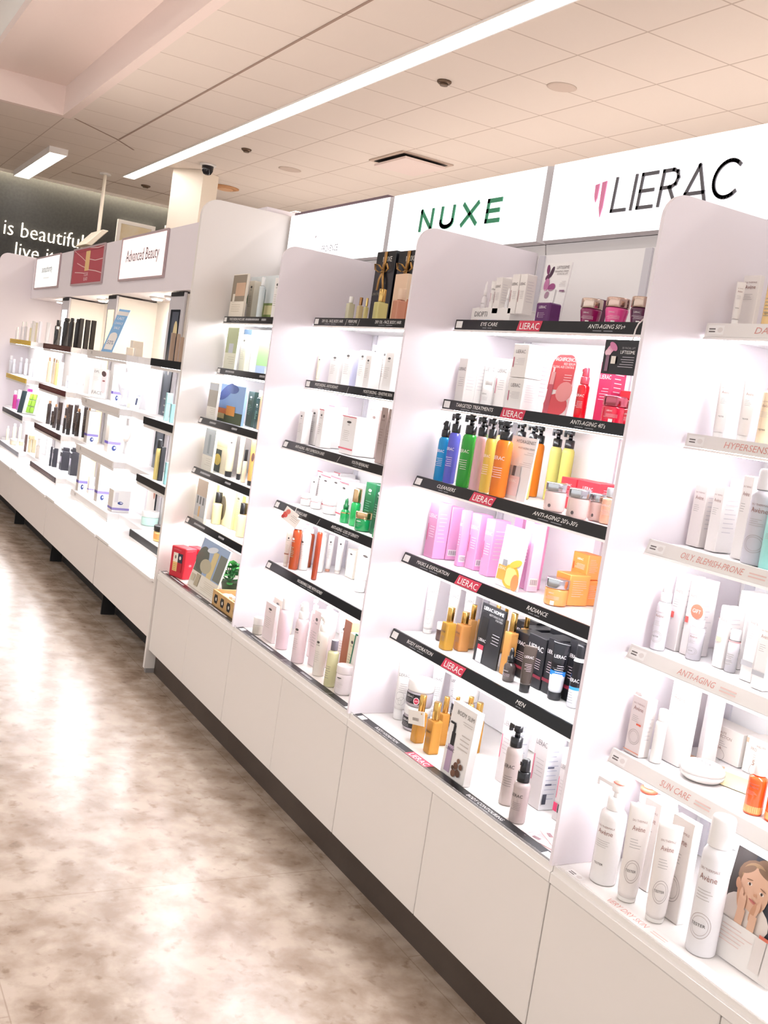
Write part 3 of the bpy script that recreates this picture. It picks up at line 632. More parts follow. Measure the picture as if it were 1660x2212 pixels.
def P_box(t, w, d, h, o):
    m1, m2 = mat(o['col'], .4), mat(o.get('side', o['col']), .4)
    b = MB().box(-w/2, w/2, 0, d, 0, h, m1, min(.0012, w*.05)); k = b.mi(m2)
    for i, f in enumerate(b.f):
        xs = [b.v[j][0] for j in f]
        if min(xs) > w/2-.0013*1.2 and len(f) == 4: b.m[i] = k
    if o.get('flap'): b.prism([(-w/2, h), (0, h+.001), (-w*.1, h+.007), (-w*.4, h+.006)], d*.1, d*.9, m1)
    b.build('body', t)
    a = prints(o, w)
    if a: art_mesh(a, w, h, front()).build('print', t)
    s = []
    if o.get('bar'): s += [['r', .1, .08, .85, .2, '#f8f4f6']]+[['r', .2+.06*i, .1, .2+.06*i+(.02 if i % 3 else .035), .18, '#6a6068'] for i in range(10)]
    if o.get('side_p'): s += [['p', .1, .85, .85, 14, .055, '#c5c8d6'], ['r', .1, .5, .5, .52, '#4a4f66'], ['r', .1, .3, .5, .32, '#4a4f66'], ['r', .05, .08, .3, .2, '#262a38']]
    if o.get('st') in ('LI', 'LIW', 'AV') and not s and d > .02: s += [['p', .15, .85, .8, 8, .07, '#d6d0d3' if o['col'] > '#8' else '#3b3d46']]
    if o.get('purple'): s += [['r', 0, .22 if o['purple'] == 1 else .1, 1, .29 if o['purple'] == 1 else .2, '#8f82c4']]
    if o.get('device'): s += [['e', .45, .12 if o['purple'] == 1 else .42, .16, .07, '#2f4386'], ['e', .5, .13 if o['purple'] == 1 else .43, .08, .03, '#d5d9ea'], ['r', .1, .45, .3, .9, '#e4e2e6']]
    if s: art_mesh(s, d, h, lambda x, z, l: (w/2+.0006+.00018*l, d/2+x, z)).build('side_print', t)
def P_jar(t, w, d, h, o):
    r = w/2; L = o.get('lid', .4); hb = h*(1-L); fl = o.get('flare', 1.)
    tr = .0
    MB().lathe([(r*.8*fl, 0), (r*.93*fl, hb*.05), (r*.97*fl, hb*.15), (r*.98, hb*.86), (r*.95, hb*.96), (r*.86, hb*.999)], mat(o['col'], .15, coat=.3), 32).build('body', t)
    lm = mat(o['cap'], .2, 1.) if (o.get('ribs') or o.get('metal')) else mat(o['cap'], .3)
    MB().lathe([(r*.97, hb+.0002), (r*1.0, hb+.002), (r*1.0, h-.003), (r*.97, h-.0008), (r*.8, h)], lm, 32).build('lid', t)
    a = prints(o, 2*r)
    if a: art_mesh(a, 2*r, hb*.9, cyl(r*.985, z0=hb*.05, yaw=.45), seg=10).build('label', t)
def pump_head(t, r, z0, z1, cm, o):
    h = z1-z0; b = MB(); q = min(r*.74, .0165)
    b.lathe([(q, z0+.0002), (q*1.02, z0+h*.02), (q*1.02, z0+h*.42), (q*.8, z0+h*.46)], cm, 20)
    if o.get('spray'):
        b.lathe([(q*.8, z0+h*.461), (q*.82, z0+h*.5), (q*.7, z1-h*.06), (q*.5, z1)], cm, 18); b.box(-q*.25, q*.25, -q*.95, -q*.6, z1-h*.28, z1-h*.12, cm)
    else:
        b.lathe([(q*.45, z0+h*.461), (q*.42, z0+h*.7)], cm, 14)
        b.lathe([(q*.7, z0+h*.7), (q*.75, z0+h*.74), (q*.75, z1-h*.1), (q*.6, z1)], cm, 18)
        L = q*(3.4 if o.get('long') else 2.1); b.box(-L, 0, -q*.32, q*.32, z1-h*.24, z1-h*.06, cm, q*.1); b.box(-L, -L+q*.4, -q*.28, q*.28, z1-h*.42, z1-h*.2, cm)
    b.build('pump', t)
    if o.get('otop'): MB().lathe([(q*.62, z1+.0002), (q*.5, z1+.002)], mat(o['otop'], .4), 16, sx=1.4).build('pump_button', t)
    if o.get('ocol'): MB().lathe([(q*1.1, z0+h*.5), (q*1.1, z0+h*.68)], mat(o['ocol'], .4), 18).build('lock_clip', t)
def P_pump(t, w, d, h, o):
    r = w/2; hd = o.get('head', .27); zb = h*(1-hd); bm = mat(o['col'], .12, trans=.35 if o.get('liq') else 0., coat=.2)
    sh = min(r*.9, zb*.12)
    MB().lathe([(r*.92, 0), (r*.99, .002), (r, zb*.03), (r, zb-sh), (r*.95, zb-sh*.45), (r*.78, zb-sh*.12), (min(r*.62, .0135), zb)], bm, 30).build('body', t)
    cm = mat(o['cap'], .25)
    if o.get('plain') or o.get('gcap'):
        c = mat(o['cap'], .2, 1.) if o.get('gcap') else cm
        MB().lathe([(r*.9, zb+.0003), (r*.92, zb+.002), (r*.9, h-.004), (r*.8, h)], c, 26).build('cap', t)
        if o.get('ring'): MB().lathe([(r*1.01, zb-.0035), (r*1.01, zb-.001)], mat('#e0a5a5', .3), 26, capb=False, capt=False).build('ring', t)
    else: pump_head(t, r, zb, h, cm, o)
    a = prints(o, 2*r)
    if a: art_mesh(a, 2*r, zb*.9, cyl(r, yaw=.35), seg=10).build('label', t)
def P_capb(t, w, d, h, o):
    sq = o.get('sq'); hd = o.get('head', .3); zb = h*(1-hd); r = w/2*(.76 if sq else 1); p = 7. if sq else 2.
    bm = mat(o['col'], .1, trans=.3 if sq else 0., coat=.3); sh = min(r*.5, zb*.12)
    if sq: sh = .004; prof = [(r*.95, 0), (r, .002), (r, zb-.006), (r*.96, zb-.003), (r*.5, zb-.0025), (r*.48, zb)]
    else: prof = [(r*.95, 0), (r, .002), (r, zb-sh), (r*.96, zb-sh*.6), (r*.6, zb-sh*.2), (r*.5, zb)]
    MB().lathe(prof, bm, 32, p, smooth=not sq).build('body', t)
    cr = r*.62
    if o.get('head', .3) >= .3 and not sq: cr = r*.7
    cm = mat(o['cap'], .2, 1.) if o.get('metal') else mat(o['cap'], .3)
    MB().lathe([(cr, zb+.0003), (cr*1.02, zb+.001), (cr*1.02, h-.0015), (cr*.92, h)], cm, 24).build('cap', t)
    if o.get('mid2'): MB().lathe([(r*1.004, .003), (r*1.004, zb*.22)], mat(o['mid2'], .2), 28, capb=False, capt=False).build('foot_band', t)
    a = prints(o, 2*r)
    if a:
        if sq: art_mesh(a, 2*r, zb*.85, lambda x, z, l: (x, -r-.0004-.00015*l, z)).build('label', t)
        else: art_mesh(a, 2*r, zb*.9, cyl(r, yaw=.35), seg=10).build('label', t)
def loft(b, secs, m, n=28):
    vs = []
    for rx, ry, z in secs:
        for k in range(n): a = 2*math.pi*k/n; vs.append((rx*math.cos(a), ry*math.sin(a), z))
    fs = [(i*n+k, i*n+(k+1) % n, (i+1)*n+(k+1) % n, (i+1)*n+k) for i in range(len(secs)-1) for k in range(n)]
    b.add(vs, fs, m, True); o = len(b.v)-len(vs)
    b.add([], [], m); b.f.append([o+i for i in range(n-1, -1, -1)]); b.m.append(b.mi(m)); b.sm.append(False)
    b.f.append([o+(len(secs)-1)*n+i for i in range(n)]); b.m.append(b.mi(m)); b.sm.append(False)
def P_tube(t, w, d, h, o):
    cn = o.get('capn', .12); zc = h*cn; r = w/2
    MB().lathe([(r*.72, 0), (r*.75, .001), (r*.78, zc-.001), (r*.74, zc)], mat(o['cap'], .3), 26).build('cap', t)
    H = h-zc; b = MB(); S = []
    for q in (0, .05, .2, .4, .6, .8, .94, .955, 1.):
        ry = r*.8*(1-q**1.5)+.0016; rx = r*(.82+.2*q)
        if q < .03: rx *= .93
        S.append((rx, ry, zc+.0003+H*q))
    if o.get('top'):
        loft(b, [s for s in S if s[2] >= zc+H*.39], mat(o['top'], .15)); loft(b, [S[0], S[1], S[2], S[3]], mat(o['col'], .15))
        b.build('body', t); s3 = S[3]; MB().lathe([(1, s3[2]-.008), (1, s3[2]+.003)], mat(o['mid'], .2), 26, sx=s3[0]*1.015, sy=s3[1]*1.03, capb=False, capt=False).build('band', t)
    else: loft(b, S, mat(o['col'], .28)); b.build('body', t)
    a = prints(o, 2*r)
    def pl(x, z, l):
        q = min(1, max(0, (z-zc)/H)); ry = r*.8*(1-q**1.5)+.0016; rx = r*(.82+.2*q); s = max(-.97, min(.97, x/rx))
        return (x, -ry*math.sqrt(1-s*s)-.0006-.00015*l, z)
    if a: art_mesh(a, 1.7*r, H*.95, lambda x, z, l: pl(x, z+zc, l), seg=10).build('label', t)
def P_drop(t, w, d, h, o):
    r = w/2; zb = h*.56; bm = mat(o['col'], .15, coat=.3)
    MB().lathe([(r*.93, 0), (r, .002), (r, zb*.72), (r*.92, zb*.86), (r*.55, zb*.97), (r*.5, zb)], bm, 26).build('body', t)
    cm = mat(o['cap'], .3); MB().lathe([(r*.6, zb+.0003), (r*.6, zb+h*.17), (r*.42, zb+h*.18), (r*.4, zb+h*.3), (r*.2, h)], cm, 20).build('dropper_cap', t)
    if o.get('gold'): MB().lathe([(r*1.01, zb*.7), (r*1.0, zb*.78)], mat('#d0ae7c', .25, 1.), 26, capb=False, capt=False).build('gold_band', t)
    a = prints(o, 2*r)
    if a: art_mesh(a, 2*r, zb*.75, cyl(r, yaw=.35), seg=8).build('label', t)
def P_can(t, w, d, h, o):
    r = w/2; zb = h*.78
    if o.get('neck'): zb = h*.9
    MB().lathe([(r*.93, 0), (r, .003), (r, zb*.9), (r*.97, zb*.94), (r*.8, zb*.985), (r*.7, zb)], mat(o['col'], .3, coat=.1), 32).build('body', t)
    cr = r*.8
    MB().lathe([(cr, zb+.0003), (cr*1.01, zb+.002), (cr*.99, h-.006), (cr*.9, h-.001), (cr*.6, h)], mat(o['cap'], .3), 28).build('cap', t)
    if o.get('blk'):
        MB().lathe([(r*1.006, zb*.42), (r*1.006, zb*.93)], mat('#14151a', .2), 30, capb=False, capt=False).build('sleeve', t)
        MB().lathe([(r*1.008, zb*.36), (r*1.008, zb*.42)], mat(o['mid'], .2), 30, capb=False, capt=False).build('band', t)
        art_mesh([['t', 'LIERAC', .5, .52, .09, '#ffffff', 'C', .9], ['p', .2, .8, .3, 5, .05, '#a9adb6']], 2*r, zb, cyl(r*1.01, yaw=.3), seg=8).build('label', t)
    a = prints(o, 2*r)
    if a: art_mesh(a, 2*r, zb*.92, cyl(r, yaw=.35), seg=10).build('label', t)
def P_card(t, w, d, h, o):
    tl = math.radians(o.get('tilt', 4)); th = o.get('thick', max(d, .003)); base = mat(o.get('base', '#f3f1f2'), .4)
    T = lambda v: (v[0], v[1]*math.cos(tl)+v[2]*math.sin(tl), v[2]*math.cos(tl)-v[1]*math.sin(tl)+th*math.sin(tl))
    b = MB()
    if o.get('round'):
        R = w*.32; pts = [(-w/2, 0), (w/2, 0)]+[((w/2-R if a <= 90 else -w/2+R)+R*math.cos(math.radians(a)), h-R+R*math.sin(math.radians(a))) for a in range(0, 181, 15)]
        b.prism(pts, 0, th, base)
    else: b.box(-w/2, w/2, 0, th, 0, h, base)
    b.xf(T).build('panel', t)
    if o.get('art'): f = front(); art_mesh(o['art'], w, h, lambda x, z, l: T(f(x, z, l))).build('printed_picture', t)
    ft = min(.03, h*.2); MB().box(-w/2, w/2, th+h*.02*0+.001, ft, 0, .0025, CLEAR).build('foot', t)
def P_tray(t, w, d, h, o):
    MB().box(-w/2, w/2, 0, d, 0, h, WHITE, .001).build('body', t)
    MB().box(-w/2, w/2, .012, d, h+.0002, h+.0036, WHITE).build('step', t)
    art_mesh([['t', 'DIOPTI', .1, .45, .34, '#a39da0', 'L', .5]]+[['r', .06+.17*i, .12, .2+.17*i, .26, c] for i, c in enumerate(('#e8d5d3', '#dcd9e6', '#cfe0ee', '#e2d5e6', '#ead9d5'))], w, h, front()).build('print', t)
def P_pot(t, w, d, h, o):
    zb = h*.62; MB().box(-w/2*.8, w/2*.8, 0, d, 0, zb, mat(o['col'], .15, trans=.15), .003).build('body', t)
    MB().box(-w/2*.66, w/2*.66, .003, d-.003, zb+.0003, h, CLEAR).build('cap', t)
    art_mesh([['t', 'LIERAC', .5, .72, .13, '#f6e9f2', 'C', .7], ['r', .22, .3, .25, .55, '#f0dcea'], ['p', .28, .75, .5, 4, .07, '#cfaec9']], w*.8, zb, front()).build('label', t)
def P_tag(t, w, d, h, o):
    T = lambda v: (v[0]*.97-v[2]*.22, v[1], v[2]*.97+v[0]*.22)
    MB().box(-w/2, w/2, 0, .0012, 0, h, mat('#f4f0ea', .5)).xf(T).build('card', t)
    art_mesh([['r', .3+.04*i, .3, .3+.04*i+(.015 if i % 3 else .028), .5, '#8a837c'] for i in range(10)]+[['e', .88, .85, .04, .06, '#c9a25c']], w, h, lambda x, z, l: T(front()(x, z, l))).build('print', t)
def P_leaflet(t, w, d, h, o):
    for i in range(3):
        a = [.0, .22, -.3][i]; T = lambda v, a=a, i=i: (v[0]*math.cos(a)-v[1]*math.sin(a)+.012*i, v[0]*math.sin(a)+v[1]*math.cos(a)+.02*i, v[2])
        b = MB().box(-w/2*.85, w/2*.85, -d/2, d/2, .0014*i, .0014*i+.001, mat('#f0d3d3', .5))
        art_mesh([['t', 'BODY SLIM', .5, .7, .1, '#b9797f', 'C', .7], ['r', .1, .3, .4, .6, '#e8b3b5'], ['p', .45, .9, .5, 5, .08, '#cf9a9c'], ['r', .12, .1, .3, .2, '#8a6a70']], w*.85, d, lambda x, z, l, i=i: (x, z-d/2, .0014*i+.0011+.0001*l), b)
        b.xf(T).build('leaflet', t)
def ribbon(b, pts, wid, m):
    vs = []
    for x, y, z in pts: vs += [(x-wid/2, y, z), (x+wid/2, y, z), (x+wid/2, y-.0012, z), (x-wid/2, y-.0012, z)]
    n = len(pts); fs = [(0, 1, 2, 3), (4*n-1, 4*n-2, 4*n-3, 4*n-4)]
    for i in range(n-1):
        for k in range(4): fs.append((4*i+k, 4*i+4+k, 4*i+4+(k+1) % 4, 4*i+(k+1) % 4))
    b.add(vs, fs, m, True)
def P_giftbox(t, w, d, h, o):
    MB().box(-w/2, w/2, 0, d, 0, h, mat('#15161c', .3), .002).build('body', t)
    g = mat('#b98a45', .3, .5); b = MB(); zk = h*.74
    ribbon(b, [(0, -.001, h*.99), (.002, -.003, h*.85), (0, -.004, zk)], .02, g)
    for s in (-1, 1):
        ribbon(b, [(0, -.004, zk), (s*w*.12, -.014, zk+.018), (s*w*.3, -.016, zk+.022), (s*w*.34, -.01, zk+.004), (s*w*.15, -.006, zk-.006), (0, -.004, zk)], .012, g)
        ribbon(b, [(0, -.004, zk), (s*w*.1, -.008, zk-.03), (s*w*.16, -.006, zk-.065)], .014, g)
    b.build('ribbon_bow', t)
    art_mesh([['t', 'NUXE', .6, .86, .07, '#e9e4dc', 'C', .6], ['t', 'Love from Paris', .4, .42, .06, '#cfc6b6', 'C', .75]], w, h, front()).build('print', t)
def P_redbox(t, w, d, h, o):
    w2 = w*.62; MB().box(-w2/2, w2/2, 0, d, 0, h, mat('#c8182f', .4), .003).build('body', t)
    art_mesh([['r', .2, .2, .52, .5, '#e8c27c'], ['r', .2, .5, .52, .8, '#efe6d6'], ['r', .52, .5, .84, .8, '#22243a'], ['r', .52, .2, .84, .5, '#b01226'], ['e', .36, .66, .06, .06, '#8a7a6a'], ['e', .68, .66, .07, .06, '#e0d8d0'], ['p', .24, .5, .42, 4, .06, '#a07a3c'], ['p', .2, .8, .93, 2, .03, '#e89aa2']], w2, h, front()).build('print', t)
    art_mesh([['o', .5, .45, .2, .08, '#ee8a96'], ['e', .5, .45, .12, .04, '#ee8a96'], ['p', .1, .9, .94, 2, .03, '#e89aa2']], d, h, lambda x, z, l: (w2/2+.0006+.0002*l, d/2+x, z)).build('side_print', t)
def P_plant(t, w, d, h, o):
    rnd = random.Random(3)
    MB().lathe([(.03, 0), (.038, .035), (.04, .036)], mat('#3b4a34', .6), 18).build('pot', t)
    b = MB(); G = [mat('#2f7a3a', .35), mat('#3f8f45', .35), mat('#255f31', .35)]
    for i in range(46):
        a = rnd.uniform(0, 6.283); rr = rnd.uniform(.005, .045); z = rnd.uniform(.03, .11); L = rnd.uniform(.035, .055); up = rnd.uniform(-.3, .9)
        c = Vector((rr*math.cos(a), rr*math.sin(a), z)); dv = Vector((math.cos(a), math.sin(a), up)).normalized(); s = dv.cross(Vector((0, 0, 1))).normalized(); n = s.cross(dv)
        pts = [c, c+dv*L*.35+s*L*.36+n*.004, c+dv*L*.75+s*L*.28, c+dv*L, c+dv*L*.75-s*L*.28, c+dv*L*.35-s*L*.36+n*.004, c+dv*L*.5-n*.004]
        b.add(pts, [(0, 1, 6), (1, 2, 6), (2, 3, 6), (3, 4, 6), (4, 5, 6), (5, 0, 6)], G[i % 3], True)
    b.build('foliage', t)
    b = MB()
    for i in range(9):
        a = i*.7; b.tube([(0, 0, .03), (.02*math.cos(a), .02*math.sin(a), .07), (.04*math.cos(a), .04*math.sin(a), .1)], .0018, G[2], 6)
    b.build('stem', t)
def P_crate(t, w, d, h, o):
    hh = .058; b = MB(); b.box(-w/2, w/2, 0, .008, .0, hh, WOOD); b.box(-w/2, w/2, d-.008, d, 0, hh, WOOD); b.box(-w/2, -w/2+.008, .008, d-.008, 0, hh, WOOD)
    b.box(w/2-.008, w/2, .008, d-.008, 0, hh, WOOD); b.box(-w/2+.008, w/2-.008, .008, d-.008, 0, .006, WOOD); b.box(-.003, .003, .008, d-.008, .0062, hh*.85, WOOD); b.build('tray', t)
    for i in range(4):
        x = -w/2+w*(.14+.24*i); q = MB().prism([(x-.019, hh*.5), (x-.012, hh*.78), (x+.012, hh*.78), (x+.019, hh*.5), (x+.012, hh*.22), (x-.012, hh*.22)], -.0012, -.0002, mat('#1a1a1c', .5))
        q = q.build('badge', t); art_mesh([['t', '6', (x+w/2)/w-.012, .4, .22, '#e9e4da', 'L', .2], ['r', (x+w/2)/w+.01, .4, (x+w/2)/w+.04, .6, '#e9e4da']], w, hh, lambda a, z, l: (a, -.0016-.0002*l, z)).build('numeral', q)
def P_giftdisc(t, w, d, h, o):
    r = .015; b = MB(); z = h+.0-.016
    b.prism([(r*1.05*math.cos(a*.35), z+r*.95*math.sin(a*.35)) for a in range(18)], 0, .001, mat('#ec7a62', .5)); b.build('disc', t)
    art_mesh([['t', 'GIFT', .5, .4, .26, '#fff4ee', 'C', .7]], 2*r, 2*r, lambda x, zz, l: (x, -.0004-.0002*l, z-r+zz)).build('lettering', t)
def P_mat(t, w, d, h, o):
    for i, c in enumerate(('#eac2a4', '#f5e7b8')):
        a = .6; T = lambda v, i=i: (v[0]*.8-v[1]*.6+i*.085, v[0]*.6*.0+v[1]*.8+v[0]*.25, v[2])
        MB().box(-.05, .05, -.045, .045, .0003+.0004*i, .0007+.0004*i, mat(c, .6)).xf(T).build('sheet', t)
def P_compact(t, w, d, h, o):
    r = w/2; z = .002
    MB().lathe([(r*.8, z), (r*.97, z+h*.2), (r, z+h*.42)], mat('#f2eeeb', .25), 36).build('base', t)
    MB().lathe([(r, z+h*.43), (r*.98, z+h*.65), (r*.8, z+h*.9), (r*.4, z+h)], mat('#f6f3f1', .22), 36).build('lid', t)
    art_mesh([['t', 'TESTER', .5, .42, .12, '#8f8886', 'C', .5], ['p', .3, .7, .32, 3, .06, '#c9c3c0']], 2*r, 2*r, lambda x, zz, l: (x, zz-r, z+h+.0003+.0002*l)).build('print', t)
def P_girlcard(t, w, d, h, o):
    tl = math.radians(7); T = lambda v: (v[0], v[1]*math.cos(tl)+v[2]*math.sin(tl), v[2]*math.cos(tl)-v[1]*math.sin(tl)+.004*math.sin(tl))
    MB().box(-w/2, w/2, 0, .004, 0, h, mat('#f1edea', .4)).xf(T).build('panel', t); f = front()
    sk, sk2, hr, hr2 = '#dcb296', '#c89676', '#7d6048', '#a3835f'
    art_mesh([['r', 0, .36, 1, 1, '#2a2d38'], ['r', 0, .36, .3, 1, '#3d3532'], ['e', .36, .46, .36, .16, '#ebe0d8', -8], ['r', 0, .36, .68, .42, '#ebe0d8'], ['e', .46, .93, .15, .07, hr, 20], ['e', .37, .8, .27, .16, hr, 10], ['e', .33, .83, .18, .1, hr2, 25],
      ['e', .14, .69, .035, .05, sk2, 10], ['e', .39, .7, .22, .2, sk, 12], ['e', .4, .79, .19, .09, sk, 8], ['e', .24, .85, .12, .03, hr, 35], ['e', .5, .875, .13, .028, hr, -14],
      ['e', .31, .735, .035, .014, '#f1e6dd', 5], ['e', .31, .735, .017, .014, '#3f2e26'], ['e', .51, .705, .035, .014, '#f1e6dd', -8], ['e', .51, .705, .017, .014, '#3f2e26'], ['e', .3, .772, .05, .006, '#8a664c', 10], ['e', .52, .742, .05, .006, '#8a664c', -14],
      ['e', .425, .665, .022, .014, sk2], ['e', .42, .606, .07, .01, '#b0625a', -12], ['e', .42, .596, .045, .007, '#c97f74', -12],
      ['e', .21, .6, .035, .12, sk2, 14], ['e', .25, .56, .035, .12, sk, 6], ['e', .3, .53, .035, .1, sk, 0], ['e', .5, .54, .04, .09, sk, -18], ['e', .46, .52, .035, .09, sk2, -10], ['r', .24, .36, .36, .5, sk], ['r', .44, .36, .55, .5, sk], ['r', 0, 0, 1, .36, '#f1edea'],
      ['t', 'TriX\u00e9ra', .74, .84, .05, '#ffffff', 'L', .26], ['p', .74, .97, .78, 2, .03, '#b9bac4'], ['p', .74, .97, .68, 3, .03, '#e6e6ea'], ['p', .1, .6, .3, 5, .035, '#e3cac4'], ['r', .62, .06, .78, .36, '#e4dcd8'], ['r', .8, .03, .98, .46, '#e9e2df'], ['r', .66, .36, .8, .39, '#d5715a']], w, h, lambda x, z, l: T(f(x, z, l))).build('printed_picture', t)
    MB().box(-w/2, w/2, .006, .03, 0, .0025, CLEAR).build('foot', t)
def P_banner(t, w, d, h, o):
    tl = math.radians(12); S = lambda v: (v[0]+(v[2]-h/2)*.22, v[1]+v[2]*math.sin(tl), v[2]*math.cos(tl))
    b = MB().box(-w/2, w/2, 0, .003, 0, h, mat('#86b6e2', .5)).xf(S); b.build('panel', t); f = front()
    art_mesh([['r', 0, .86, 1, .95, '#e6e3e0'], ['t', 'LAST', .5, .76, .07, '#f6f4f2', 'C', .6], ['t', 'CHANCE', .5, .65, .07, '#f6f4f2', 'C', .74], ['t', 'SALE', .5, .54, .07, '#f6f4f2', 'C', .5], ['r', .15, .06, .88, .38, '#efece8'], ['e', .5, .38, .34, .08, '#efece8'], ['t', '50%', .5, .18, .12, '#6f9fd0', 'C', .6]], w, h, lambda x, z, l: S(f(x, z, l))).build('print', t)
def P_facedisp(t, w, d, h, o):
    m = mat('#e6e6ec', .3); r = .06; b = MB(); loft(b, [(r*.6, r*.6, 0), (r*.45, r*.5, h*.15), (r*.42, r*.48, h*.28), (r*.72, r*.8, h*.42), (r*.85, r*1.0, h*.62), (r*.78, r*.95, h*.8), (r*.5, r*.6, h*.95), (r*.1, r*.1, h)], m); b.build('head', t)
    n = MB(); n.add([(0, -r*1.2, h*.52), (-.012, -r*.9, h*.5), (.012, -r*.9, h*.5), (0, -r*.92, h*.66)], [(0, 2, 1), (0, 1, 3), (0, 3, 2), (1, 2, 3)], m); n.build('nose', t)
def P_greenset(t, w, d, h, o):
    tl = math.radians(16); T = lambda v: (v[0], v[1]*math.cos(tl)+v[2]*math.sin(tl), v[2]*math.cos(tl)-v[1]*math.sin(tl)+.012)
    MB().box(-w/2, w/2, 0, .03, 0, h, mat('#e9ece6', .4), .001).xf(T).build('box', t)
    for i in range(2):
        for k in range(3):
            x = w*(.02+.2*i); z = h*(.06+.3*k); MB().box(x, x+w*.185, -.012, -.0005, z, z+h*.27, mat('#8bb83c', .4), .003).xf(T).build('green_soap', t)
    MB().box(-w*.45, -w*.2, -.008, -.0005, 0, h, mat('#1f3038', .35)).xf(T).build('dark_band', t)
def P_stand(t, w, d, h, o):
    T = lambda v: (v[0], v[1]+v[2]*.35, v[2])
    MB().box(-w/2, w/2, 0, .004, 0, h, CLEAR).xf(T).build('panel', t); MB().box(-w/2, w/2, 0, d, 0, .003, CLEAR).build('foot', t)
    b = MB(); loft(b, [(.012, .012, h*.5), (.02, .018, h*.65), (.018, .016, h*.85), (.008, .008, h*.95)], mat('#d9cfc6', .3)); b.xf(lambda v: (v[0], v[1]-.02+v[2]*.35, v[2])); b.build('device', t)
KIND = {k[2:]: v for k, v in list(globals().items()) if k.startswith('P_')}
RND = ('jar', 'pump', 'capb', 'tube', 'drop', 'can')
def place(kind, label, c, w, d, h, o, group=None):
    nm, cat = NAMEOF[kind]
    if kind == 'can' and (o['col'] in ('#1a1618', '#efd6de', '#f2efec', '#f0efee', '#ecd98a', '#a5e8e2') or o.get('blk')): nm = 'lotion_bottle'
    rz = math.radians(o.get('yaw', 46 if kind == 'tube' else 0))
    t = thing(nm, label, cat, c, rz, group)
    KIND[kind](t, w, d, h, o)
    return t
